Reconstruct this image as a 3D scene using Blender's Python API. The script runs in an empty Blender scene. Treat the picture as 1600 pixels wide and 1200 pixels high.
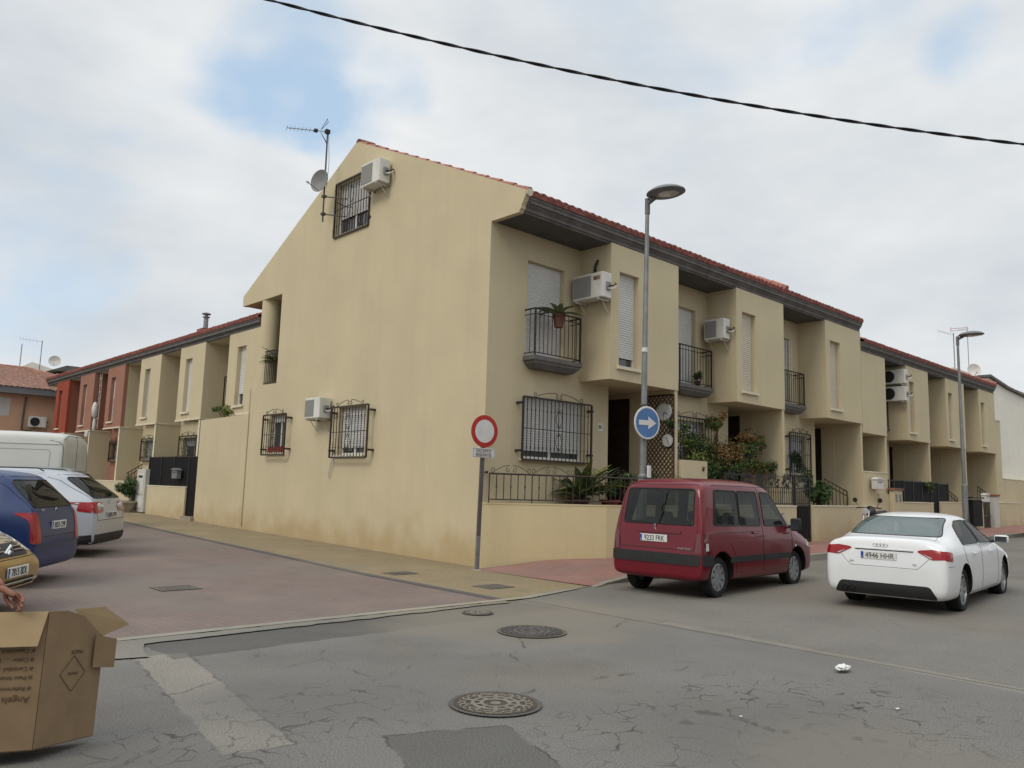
import bpy, bmesh, math, random
from mathutils import Vector, Matrix, noise
from mathutils.bvhtree import BVHTree
R = math.radians
C = bpy.context.scene.collection
sc = bpy.context.scene
random.seed(7)

# ------------------------------------------------------------------ camera
cam_d = bpy.data.cameras.new('camera'); cam = bpy.data.objects.new('camera', cam_d); C.objects.link(cam)
cam_d.sensor_width = 36; cam_d.lens = 1239.5/1600*36; cam_d.clip_end = 3000; cam_d.clip_start = 0.1
rows = [Vector(r) for r in [(0.725576, -0.687552, 0.028497), (-0.110152, -0.075166, 0.991068), (-0.679269, -0.722235, -0.130274)]]
m = Matrix(((rows[0].x, rows[1].x, rows[2].x, -10.018), (rows[0].y, rows[1].y, rows[2].y, -11.380),
            (rows[0].z, rows[1].z, rows[2].z, 1.5), (0, 0, 0, 1)))
cam.matrix_world = m
sc.camera = cam

# ------------------------------------------------------------------ sky, sun, exposure
SUN_EL, SUN_DIR = 44, Vector((-0.96, -0.12, 0))
w = bpy.data.worlds.new("World"); sc.world = w; w.use_nodes = True
nt = w.node_tree; nt.nodes.clear()
def N(t, typ, **k):
    n = t.nodes.new(typ)
    for a, b in k.items():
        if a in ('op',): n.operation = b
        elif a == 'bt': n.blend_type = b
        elif isinstance(a, str) and hasattr(n, a): setattr(n, a, b)
    return n
def L(t, a, b): t.links.new(a, b)
sky = N(nt, 'ShaderNodeTexSky', sky_type='NISHITA'); sky.sun_disc = False
sky.sun_elevation = R(SUN_EL); sky.sun_rotation = math.atan2(SUN_DIR.x, SUN_DIR.y)
tc = N(nt, 'ShaderNodeTexCoord')
mp = N(nt, 'ShaderNodeMapping'); mp.inputs['Scale'].default_value = (1.0, 1.0, 2.3)
L(nt, tc.outputs['Generated'], mp.inputs['Vector'])
n1 = N(nt, 'ShaderNodeTexNoise'); n1.inputs['Scale'].default_value = 2.1; n1.inputs['Detail'].default_value = 7; n1.inputs['Roughness'].default_value = .52
n1.inputs['Distortion'].default_value = .35
L(nt, mp.outputs[0], n1.inputs['Vector'])
n2 = N(nt, 'ShaderNodeTexNoise'); n2.inputs['Scale'].default_value = 3.1; n2.inputs['Detail'].default_value = 6
L(nt, mp.outputs[0], n2.inputs['Vector'])
def spot(d, width, amp):
    v = N(nt, 'ShaderNodeVectorMath', op='DOT_PRODUCT'); nv = N(nt, 'ShaderNodeVectorMath', op='NORMALIZE')
    L(nt, tc.outputs['Generated'], nv.inputs[0]); L(nt, nv.outputs[0], v.inputs[0]); v.inputs[1].default_value = Vector(d).normalized()
    mr = N(nt, 'ShaderNodeMapRange', interpolation_type='SMOOTHSTEP'); L(nt, v.outputs['Value'], mr.inputs['Value'])
    wn = N(nt, 'ShaderNodeTexNoise'); wn.inputs['Scale'].default_value = 7; wn.inputs['Detail'].default_value = 5; L(nt, tc.outputs['Generated'], wn.inputs['Vector'])
    wm = N(nt, 'ShaderNodeMath', op='MULTIPLY_ADD'); L(nt, wn.outputs['Fac'], wm.inputs[0]); wm.inputs[1].default_value = -.9*(1-math.cos(width)); wa = N(nt, 'ShaderNodeMath', op='ADD'); wa.inputs[1].default_value = .45*(1-math.cos(width)); L(nt, v.outputs['Value'], wa.inputs[0]); L(nt, wa.outputs[0], wm.inputs[2]); L(nt, wm.outputs[0], mr.inputs['Value'])
    mr.inputs['From Min'].default_value = math.cos(width); mr.inputs['From Max'].default_value = 1; mr.inputs['To Min'].default_value = 0; mr.inputs['To Max'].default_value = amp
    return mr.outputs[0]
tot = None
for d, wd, am in [((.386,.795,.468),.13,.22),((.40,.79,.43),.07,.10),((.465,.787,.405),.07,.17),((.499,.731,.466),.06,.15),((.818,.31,.485),.11,.19),((.192,.95,.245),.17,.20),((.30,.86,.42),.10,.13),((.775,.381,.504),.08,.12),((.858,.231,.459),.07,.16)]:
    s = spot(d, wd, am)
    if tot is None: tot = s
    else:
        a = N(nt, 'ShaderNodeMath', op='ADD'); L(nt, tot, a.inputs[0]); L(nt, s, a.inputs[1]); tot = a.outputs[0]
sub = N(nt, 'ShaderNodeMath', op='SUBTRACT'); L(nt, n1.outputs['Fac'], sub.inputs[0]); L(nt, tot, sub.inputs[1])
cov = N(nt, 'ShaderNodeMapRange', interpolation_type='SMOOTHSTEP'); L(nt, sub.outputs[0], cov.inputs['Value'])
cov.inputs['From Min'].default_value = .16; cov.inputs['From Max'].default_value = .44
cc = N(nt, 'ShaderNodeValToRGB'); L(nt, n2.outputs['Fac'], cc.inputs['Fac'])
cc.color_ramp.elements[0].position = .30; cc.color_ramp.elements[0].color = (.60, .65, .70, 1)
cc.color_ramp.elements[1].position = .66; cc.color_ramp.elements[1].color = (.86, .875, .88, 1)
sk = N(nt, 'ShaderNodeMix', data_type='RGBA'); sk.blend_type = 'MULTIPLY'; sk.inputs[0].default_value = 1
L(nt, sky.outputs[0], sk.inputs[6]); sk.inputs[7].default_value = (1.0, 1.0, 1.0, 1)
bs = N(nt, 'ShaderNodeBackground'); bs.inputs[1].default_value = .05; L(nt, sk.outputs[2], bs.inputs[0])
bl = N(nt, 'ShaderNodeBackground'); bl.inputs[0].default_value = (.40, .52, .64, 1); bl.inputs[1].default_value = 1.0
ad = N(nt, 'ShaderNodeAddShader'); L(nt, bs.outputs[0], ad.inputs[0]); L(nt, bl.outputs[0], ad.inputs[1])
bc = N(nt, 'ShaderNodeBackground'); sz = N(nt, 'ShaderNodeSeparateXYZ'); L(nt, tc.outputs['Generated'], sz.inputs[0])
zr = N(nt, 'ShaderNodeMapRange', interpolation_type='SMOOTHSTEP'); L(nt, sz.outputs['Z'], zr.inputs['Value']); zr.inputs['From Min'].default_value = .50; zr.inputs['From Max'].default_value = .95; zr.inputs['To Min'].default_value = 1; zr.inputs['To Max'].default_value = 2.1   # overcast sky is brighter overhead
L(nt, zr.outputs[0], bc.inputs[1]); L(nt, cc.outputs[0], bc.inputs[0])
mx = N(nt, 'ShaderNodeMixShader'); L(nt, cov.outputs[0], mx.inputs[0]); L(nt, ad.outputs[0], mx.inputs[1]); L(nt, bc.outputs[0], mx.inputs[2])
wo = N(nt, 'ShaderNodeOutputWorld'); L(nt, mx.outputs[0], wo.inputs[0])

sd = bpy.data.lights.new('sun', 'SUN'); sd.energy = 1.35; sd.angle = R(22); sd.color = (1, .93, .80)
so = bpy.data.objects.new('sun', sd); C.objects.link(so)
sv = SUN_DIR.normalized()*math.cos(R(SUN_EL)) + Vector((0, 0, math.sin(R(SUN_EL))))
so.rotation_euler = sv.to_track_quat('Z', 'Y').to_euler()
so.location = (-20, 10, 30)
sc.view_settings.view_transform = 'Standard'; sc.view_settings.look = 'None'
sc.view_settings.exposure = 0.0; sc.view_settings.gamma = 1

# ------------------------------------------------------------------ helpers
def tag(o, label=None, cat=None, group=None, kind=None):
    if label: o['label'] = label
    if cat: o['category'] = cat
    if group: o['group'] = group
    if kind: o['kind'] = kind
    return o
def thing(name, label, cat, loc=(0, 0, 0), rz=0, group=None, rot=None):
    o = bpy.data.objects.new(name, None); C.objects.link(o); o.location = loc
    o.rotation_euler = rot if rot else (0, 0, rz)
    return tag(o, label, cat, group)
class MB:
    """collects faces with materials; build() links them as one mesh object"""
    def __init__(s): s.v = []; s.f = []; s.m = []; s.mats = []; s.sm = []
    def mi(s, m):
        if m not in s.mats: s.mats.append(m)
        return s.mats.index(m)
    def add(s, vs, fs, m=None, smooth=False):
        b = len(s.v); s.v += [tuple(v) for v in vs]; k = s.mi(m)
        for f in fs: s.f.append([b+i for i in f]); s.m.append(k); s.sm.append(smooth)
    def box(s, a, b, m=None, M=None):
        x0, y0, z0 = a; x1, y1, z1 = b
        v = [Vector((x, y, z)) for z in (z0, z1) for y in (y0, y1) for x in (x0, x1)]
        if M: v = [M @ p for p in v]
        s.add(v, [(0, 2, 3, 1), (4, 5, 7, 6), (0, 1, 5, 4), (2, 6, 7, 3), (0, 4, 6, 2), (1, 3, 7, 5)], m)
    def bbox(s, a, b, r=.01, m=None, M=None):
        """box with chamfered edges"""
        bm = bmesh.new(); bmesh.ops.create_cube(bm, size=1)
        for v in bm.verts: v.co = Vector([(a[i]+b[i])/2 + v.co[i]*(b[i]-a[i]) for i in range(3)])
        bmesh.ops.bevel(bm, geom=bm.edges[:], offset=r, segments=2, profile=.5, affect='EDGES')
        s.frombm(bm, m, M); bm.free()
    def frombm(s, bm, m=None, M=None, smooth=False):
        bm.verts.ensure_lookup_table(); bm.verts.index_update()
        s.add([(M @ v.co if M else v.co.copy()) for v in bm.verts], [[v.index for v in f.verts] for f in bm.faces], m, smooth)
    def prism(s, pts, d, m=None, M=None):
        """pts: planar polygon (3D), extruded by vector d"""
        n = len(pts); d = Vector(d); P = [Vector(p) for p in pts]
        v = P+[p+d for p in P]
        if M: v = [M @ p for p in v]
        s.add(v, [list(range(n))[::-1], list(range(n, 2*n))]+[(i, (i+1) % n, n+(i+1) % n, n+i) for i in range(n)], m)
    def tube(s, pts, r, m=None, n=8, M=None, cap=True):
        P = [Vector(p) for p in pts]; rr = r if isinstance(r, (list, tuple)) else [r]*len(P)
        t0 = (P[1]-P[0]).normalized(); up = Vector((0, 0, 1)) if abs(t0.z) < .9 else Vector((1, 0, 0))
        a = t0.cross(up).normalized(); vs = []
        for i, p in enumerate(P):
            t = (P[min(i+1, len(P)-1)]-P[max(i-1, 0)]).normalized()
            a = (a-t*a.dot(t)).normalized(); b = t.cross(a)
            for k in range(n):
                q = 2*math.pi*k/n
                vs.append(p+(a*math.cos(q)+b*math.sin(q))*rr[i])
        if M: vs = [M @ v for v in vs]
        fs = [(i*n+k, i*n+(k+1) % n, (i+1)*n+(k+1) % n, (i+1)*n+k) for i in range(len(P)-1) for k in range(n)]
        if cap: fs += [list(range(n))[::-1], [(len(P)-1)*n+k for k in range(n)]]
        s.add(vs, fs, m, n > 5)
    def lathe(s, prof, m=None, n=24, M=None, smooth=True, cap=True):
        """prof: list (r,z) round local z"""
        vs = [Vector((r*math.cos(2*math.pi*k/n), r*math.sin(2*math.pi*k/n), z)) for r, z in prof for k in range(n)]
        if M: vs = [M @ v for v in vs]
        fs = [(i*n+k, i*n+(k+1) % n, (i+1)*n+(k+1) % n, (i+1)*n+k) for i in range(len(prof)-1) for k in range(n)]
        if cap: fs += [list(range(n))[::-1], [(len(prof)-1)*n+k for k in range(n)]]
        s.add(vs, fs, m, smooth)
    def build(s, name, parent=None, loc=None, sharp=35):
        me = bpy.data.meshes.new(name); me.from_pydata(s.v, [], s.f); me.update()
        for m in s.mats: me.materials.append(m)
        me.polygons.foreach_set('material_index', s.m); me.polygons.foreach_set('use_smooth', s.sm)
        if any(s.sm): me.set_sharp_from_angle(angle=R(sharp))
        o = bpy.data.objects.new(name, me); C.objects.link(o)
        if parent: o.parent = parent
        if loc: o.location = loc
        return o
def copy_tree(o, parent=None):
    c = o.copy(); C.objects.link(c); c.parent = parent
    for ch in o.children: copy_tree(ch, c)
    return c
def rotM(axis, a, at=(0, 0, 0)): return Matrix.Translation(at) @ Matrix.Rotation(a, 4, axis)
def hgt(x, y):
    return .012*min(max(x, 0), 60) + .0145*min(max(y, 0), 60)
def sstep(t): t = min(1, max(0, t)); return t*t*(3-2*t)

# ------------------------------------------------------------------ materials
def mat(name, base, rough=.8, var=.12, vscale=3.0, metal=0, bump=0, bscale=60, spec=.3, stain=None, coat=0, detail=5, second=None):
    """base colour broken up by noise; optional stains (colour, amount, scale vector)"""
    m_ = bpy.data.materials.new(name); m_.use_nodes = True; t = m_.node_tree; p = t.nodes['Principled BSDF']
    tcn = N(t, 'ShaderNodeTexCoord'); src = tcn.outputs['Object']
    n = N(t, 'ShaderNodeTexNoise'); n.inputs['Scale'].default_value = vscale; n.inputs['Detail'].default_value = detail; L(t, src, n.inputs['Vector'])
    rp = N(t, 'ShaderNodeValToRGB'); rp.color_ramp.elements[0].position = .3; rp.color_ramp.elements[1].position = .7
    rp.color_ramp.elements[0].color = tuple(c*(1-var) for c in base)+(1,); rp.color_ramp.elements[1].color = tuple(min(1, c*(1+var)) for c in base)+(1,)
    L(t, n.outputs['Fac'], rp.inputs[0]); col = rp.outputs[0]
    if stain:
        for sc_, am, scl, lo, hi in stain:
            mp_ = N(t, 'ShaderNodeMapping'); mp_.inputs['Scale'].default_value = scl; L(t, src, mp_.inputs[0])
            n3 = N(t, 'ShaderNodeTexNoise'); n3.inputs['Scale'].default_value = 1; n3.inputs['Detail'].default_value = 6; n3.inputs['Roughness'].default_value = .6; L(t, mp_.outputs[0], n3.inputs['Vector'])
            mr = N(t, 'ShaderNodeMapRange'); mr.inputs['From Min'].default_value = lo; mr.inputs['From Max'].default_value = hi; mr.inputs['To Max'].default_value = am
            L(t, n3.outputs['Fac'], mr.inputs['Value'])
            mxx = N(t, 'ShaderNodeMix', data_type='RGBA'); L(t, mr.outputs[0], mxx.inputs[0]); L(t, col, mxx.inputs[6]); mxx.inputs[7].default_value = tuple(sc_)+(1,); col = mxx.outputs[2]
    L(t, col, p.inputs['Base Color']); p.inputs['Roughness'].default_value = rough; p.inputs['Metallic'].default_value = metal
    p.inputs['Specular IOR Level'].default_value = spec
    if coat: p.inputs['Coat Weight'].default_value = coat; p.inputs['Coat Roughness'].default_value = .04
    if bump:
        nb = N(t, 'ShaderNodeTexNoise'); nb.inputs['Scale'].default_value = bscale; nb.inputs['Detail'].default_value = 4; L(t, src, nb.inputs['Vector'])
        b = N(t, 'ShaderNodeBump'); b.inputs['Strength'].default_value = bump; b.inputs['Distance'].default_value = .02; L(t, nb.outputs['Fac'], b.inputs['Height']); L(t, b.outputs[0], p.inputs['Normal'])
    return m_
def wallmat(name, base, dirt, damp=.35, world=True):
    """painted render: soft blotches, faint vertical runs, a damp brownish band with a ragged edge at the foot"""
    m_ = mat(name, base, rough=.92, var=.045, vscale=.9, bump=.35, bscale=90, spec=.15,
             stain=[(tuple(c*.80 for c in base), .28, (2.6, 2.6, .14), .50, .80), (dirt, .13, (.45, .45, .35), .55, .8), (tuple(c*.86 for c in base), .5, (9, 9, 9), .58, .8), (tuple(min(1, c*1.12) for c in base), .22, (1.3, 1.3, .9), .55, .75), (tuple(c*.74 for c in base), .42, (7, 7, .22), .64, .80)])
    t = m_.node_tree; p = t.nodes['Principled BSDF']; col = p.inputs['Base Color'].links[0].from_socket
    g = N(t, 'ShaderNodeNewGeometry'); sx = N(t, 'ShaderNodeSeparateXYZ'); L(t, g.outputs['Position'], sx.inputs[0])
    nz = N(t, 'ShaderNodeTexNoise'); nz.inputs['Scale'].default_value = 1.6; nz.inputs['Detail'].default_value = 7; L(t, g.outputs['Position'], nz.inputs['Vector'])
    ma = N(t, 'ShaderNodeMath', op='MULTIPLY_ADD'); L(t, nz.outputs['Fac'], ma.inputs[0]); ma.inputs[1].default_value = -1.5; L(t, sx.outputs['Z'], ma.inputs[2])
    mr = N(t, 'ShaderNodeMapRange', interpolation_type='SMOOTHSTEP'); L(t, ma.outputs[0], mr.inputs['Value'])
    mr.inputs['From Min'].default_value = -.75; mr.inputs['From Max'].default_value = .15; mr.inputs['To Min'].default_value = damp; mr.inputs['To Max'].default_value = 0
    mxx = N(t, 'ShaderNodeMix', data_type='RGBA'); L(t, mr.outputs[0], mxx.inputs[0]); L(t, col, mxx.inputs[6]); mxx.inputs[7].default_value = tuple(dirt)+(1,)
    L(t, mxx.outputs[2], p.inputs['Base Color'])
    return m_
M = {}
M['cream'] = wallmat('cream_render', (.545, .470, .315), (.40, .27, .13), .62)
M['yellow'] = wallmat('yellow_render', (.66, .56, .34), (.50, .38, .16), .15)
M['salmon'] = wallmat('salmon_render', (.31, .16, .115), (.25, .12, .08), .2)
M['darksalmon'] = wallmat('brown_render', (.27, .115, .075), (.2, .1, .07), .2)
M['red'] = wallmat('red_render', (.29, .068, .042), (.25, .08, .05), .2)
M['orange'] = wallmat('orange_render', (.56, .35, .235), (.3, .18, .1), .2)
M['white_wall'] = wallmat('white_render', (.78, .75, .66), (.55, .48, .36), .2)
M['soffit'] = mat('grey_soffit_paint', (.085, .082, .080), .8, .15, 2, bump=.1)
M['cornice'] = mat('grey_cornice_paint', (.13, .123, .118), .75, .18, 3, bump=.1, stain=[((.06, .055, .05), .5, (3, 3, .4), .5, .7)])
M['tile'] = mat('terracotta_tile', (.21, .062, .048), .8, .45, 9, bump=.3, bscale=30, stain=[((.12, .07, .055), .6, (6, 6, 6), .5, .68), ((.34, .15, .11), .5, (4.8, 4.8, 4.8), .52, .7)])
M['tile_old'] = mat('old_tile', (.21, .105, .075), .85, .5, 7, bump=.3, stain=[((.09, .07, .06), .6, (3, 3, 3), .5, .68), ((.34, .22, .15), .5, (5, 5, 5), .55, .7)])
M['tile_pale'] = mat('pale_ridge_tile', (.33, .15, .115), .8, .3, 8, bump=.3, stain=[((.2, .12, .09), .5, (5, 5, 5), .5, .7)])
def stripes(name, base, dark, period, axis='Z', rough=.6, duty=.12):
    m_ = mat(name, base, rough, .05, 2, spec=.3); t = m_.node_tree; p = t.nodes['Principled BSDF']; col = p.inputs['Base Color'].links[0].from_socket
    tcn = N(t, 'ShaderNodeTexCoord'); sx = N(t, 'ShaderNodeSeparateXYZ'); L(t, tcn.outputs['Object'], sx.inputs[0])
    md = N(t, 'ShaderNodeMath', op='MULTIPLY'); L(t, sx.outputs[axis], md.inputs[0]); md.inputs[1].default_value = 1/period
    fr = N(t, 'ShaderNodeMath', op='FRACT'); L(t, md.outputs[0], fr.inputs[0])
    ls = N(t, 'ShaderNodeMath', op='LESS_THAN'); L(t, fr.outputs[0], ls.inputs[0]); ls.inputs[1].default_value = duty
    mxx = N(t, 'ShaderNodeMix', data_type='RGBA'); L(t, ls.outputs[0], mxx.inputs[0]); L(t, col, mxx.inputs[6]); mxx.inputs[7].default_value = tuple(dark)+(1,)
    L(t, mxx.outputs[2], p.inputs['Base Color'])
    b = N(t, 'ShaderNodeBump'); b.inputs['Strength'].default_value = .5; b.inputs['Distance'].default_value = .01; L(t, fr.outputs[0], b.inputs['Height']); L(t, b.outputs[0], p.inputs['Normal'])
    return m_
M['shutter'] = stripes('white_roller_shutter', (.62, .62, .60), (.40, .40, .39), .05)
M['shutter_cream'] = stripes('cream_roller_shutter', (.60, .55, .44), (.42, .38, .30), .05)
M['shutter_grey'] = stripes('grey_roller_shutter', (.42, .42, .42), (.26, .26, .26), .05)
M['frame_w'] = mat('white_window_frame', (.66, .65, .61), .45, .04)
M['stone'] = mat('pale_sill', (.62, .56, .43), .8, .1, 4)
M['iron'] = mat('dark_iron', (.022, .020, .019), .5, .25, 8, spec=.4)
M['iron_br'] = mat('brown_iron', (.042, .027, .020), .5, .25, 8, spec=.4)
M['black_metal'] = mat('black_sheet_metal', (.009, .009, .010), .7, .2, 1.5, spec=.15)
M['glass'] = mat('window_glass', (.035, .042, .046), .06, .2, 1, spec=.8)
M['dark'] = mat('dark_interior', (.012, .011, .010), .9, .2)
M['door'] = mat('dark_wood_door', (.032, .020, .014), .5, .25, 6)
M['white_plastic'] = mat('white_plastic', (.62, .61, .57), .5, .08, 3, stain=[((.40, .38, .33), .4, (4, 4, 1.5), .5, .75)])
M['offwhite'] = mat('offwhite_plastic', (.50, .49, .45), .55, .08, 3)
M['grey_plastic'] = mat('grey_plastic', (.20, .20, .195), .6, .1, 3)
M['vent'] = stripes('ac_grille', (.33, .33, .31), (.17, .17, .16), .022, 'Z', .6, .4)
M['galv'] = mat('galvanised_steel', (.21, .215, .22), .5, .18, 5, metal=.35, spec=.5, stain=[((.12, .12, .12), .5, (8, 8, 1), .5, .7)])
M['galv_dark'] = mat('dull_steel', (.105, .10, .095), .6, .2, 5, metal=.3)
M['lampgrey'] = mat('grey_lamp_paint', (.15, .155, .165), .45, .1, 5)
M['chrome'] = mat('chrome', (.55, .56, .57), .15, .05, 5, metal=1)
M['silver_trim'] = mat('silver_trim', (.42, .43, .44), .35, .05, 5, metal=.6)
M['pot'] = mat('terracotta_pot', (.13, .055, .038), .8, .25, 5)
M['pot_dark'] = mat('dark_pot', (.05, .025, .02), .7, .25, 5)
M['pot_red'] = mat('red_pot', (.25, .03, .025), .6, .2, 5)
M['concrete'] = mat('planter_concrete', (.30, .26, .20), .9, .2, 4, bump=.3)
def leafmat(name, c, var=.45): 
    m_ = mat(name, c, .6, var, 6, spec=.25); p = m_.node_tree.nodes['Principled BSDF']
    p.inputs['Subsurface Weight'].default_value = 0; return m_
M['leaf'] = leafmat('green_leaf', (.055, .10, .028)); M['leaf_dark'] = leafmat('dark_leaf', (.025, .052, .018)); M['leaf_y'] = leafmat('yellow_leaf', (.15, .16, .035))
M['leaf_red'] = leafmat('red_leaf', (.20, .055, .025)); M['leaf_or'] = leafmat('orange_leaf', (.19, .095, .035)); M['leaf_agave'] = leafmat('agave_leaf', (.13, .16, .085), .3)
M['bark'] = mat('bark', (.09, .06, .04), .9, .3, 8, bump=.4)
M['lattice'] = mat('brown_lattice', (.085, .045, .028), .7, .3, 5)
M['sign_red'] = mat('sign_red', (.38, .028, .022), .45, .12, 3); M['sign_white'] = mat('sign_white', (.60, .60, .585), .45, .06, 3, stain=[((.42, .42, .40), .4, (9, 9, 3), .5, .7)])
M['sign_blue'] = mat('sign_blue', (.075, .17, .36), .4, .1, 3); M['ink'] = mat('black_ink', (.02, .02, .022), .6, .1)
M['plate_white'] = mat('plate_white', (.62, .62, .60), .45, .05); M['plate_blue'] = mat('plate_blue', (.03, .06, .30), .4, .05)
M['tyre'] = mat('tyre_rubber', (.016, .016, .016), .85, .25, 10, bump=.2)
M['rim'] = mat('wheel_silver', (.33, .34, .35), .35, .1, 5, metal=.5); M['hub_dark'] = mat('wheel_dark', (.03, .03, .03), .6, .1)
M['trim'] = mat('black_plastic_trim', (.022, .022, .023), .6, .15, 8); M['rubber'] = mat('window_rubber', (.012, .012, .012), .5, .1)
M['seat'] = mat('grey_seat_cloth', (.045, .045, .05), .9, .15, 20); M['hivis'] = mat('green_safety_vest', (.20, .62, .05), .7, .1)
M['red_lens'] = mat('red_lamp_lens', (.27, .008, .012), .2, .15, 20, spec=.4, coat=.2); M['dark_lens'] = mat('dark_red_lens', (.10, .008, .012), .12, .2, 20, spec=.6, coat=.5)
M['clear_lens'] = mat('clear_lamp_lens', (.48, .49, .50), .12, .15, 30, spec=.7, coat=.5); M['amber'] = mat('amber_lens', (.5, .16, .03), .2, .1)
def paint(name, c, metal=.0, rough=.32, var=.03):
    return mat(name, c, rough, var, 1.5, metal=metal, spec=.35, coat=.42, bump=.0, stain=[(tuple(k*.7+.02 for k in c), .22, (1.5, 1.5, 5), .45, .8)])
M['p_red'] = paint('red_car_paint', (.135, .004, .012), .1); M['p_white'] = paint('white_car_paint', (.68, .69, .70)); M['p_blue'] = paint('blue_car_paint', (.006, .024, .098), .05, .42); M['p_blue'].node_tree.nodes['Principled BSDF'].inputs['Coat Weight'].default_value = .22
M['p_silver'] = paint('silver_car_paint', (.38, .40, .44), .15, .4); M['p_gold'] = paint('gold_car_paint', (.33, .21, .065), .45); M['p_van'] = paint('white_van_paint', (.50, .51, .485), 0, .5)
M['p_dark'] = paint('dark_grey_car_paint', (.02, .021, .024), .3); M['p_green'] = paint('grey_green_car_paint', (.10, .115, .10), .4)
M['cardboard'] = mat('brown_cardboard', (.235, .16, .092), .9, .1, 6, bump=.12, bscale=12, stain=[((.15, .10, .06), .5, (3, 3, 1.2), .5, .75)])
M['cardboard_in'] = mat('cardboard_inside', (.36, .26, .145), .9, .08, 6); M['print'] = mat('brown_print', (.085, .055, .035), .9, .1)
M['skin'] = mat('skin', (.21, .088, .055), .55, .12, 12, spec=.35); M['shirt'] = mat('dark_red_shirt', (.07, .012, .014), .9, .15, 10, bump=.2); M['jeans'] = mat('blue_jeans', (.03, .045, .085), .9, .2, 20, bump=.2)
M['hair'] = mat('dark_hair', (.015, .01, .008), .7, .2); M['shoe'] = mat('dark_shoe', (.02, .018, .017), .6, .1)
M['paper'] = mat('white_paper', (.66, .66, .64), .8, .08, 15); M['cable'] = mat('black_cable', (.012, .012, .014), .6, .1)
# tinted see-through car glass
gm = bpy.data.materials.new('car_glass'); gm.use_nodes = True; t = gm.node_tree; p = t.nodes['Principled BSDF']
p.inputs['Base Color'].default_value = (.03, .035, .035, 1); p.inputs['Roughness'].default_value = .03; p.inputs['Specular IOR Level'].default_value = .9
tr = N(t, 'ShaderNodeBsdfTransparent'); tr.inputs[0].default_value = (.50, .56, .53, 1); mxs = N(t, 'ShaderNodeMixShader'); mxs.inputs[0].default_value = .36
L(t, tr.outputs[0], mxs.inputs[1]); L(t, p.outputs[0], mxs.inputs[2]); L(t, mxs.outputs[0], t.nodes['Material Output'].inputs[0]); M['carglass'] = gm
gm2 = gm.copy(); gm2.name = 'pale_car_glass'; M['paleglass'] = gm2
for nn in gm2.node_tree.nodes:
    if nn.type == 'BSDF_PRINCIPLED': nn.inputs['Base Color'].default_value = (.11, .15, .15, 1)
    if nn.type == 'MIX_SHADER': nn.inputs[0].default_value = .72
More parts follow.
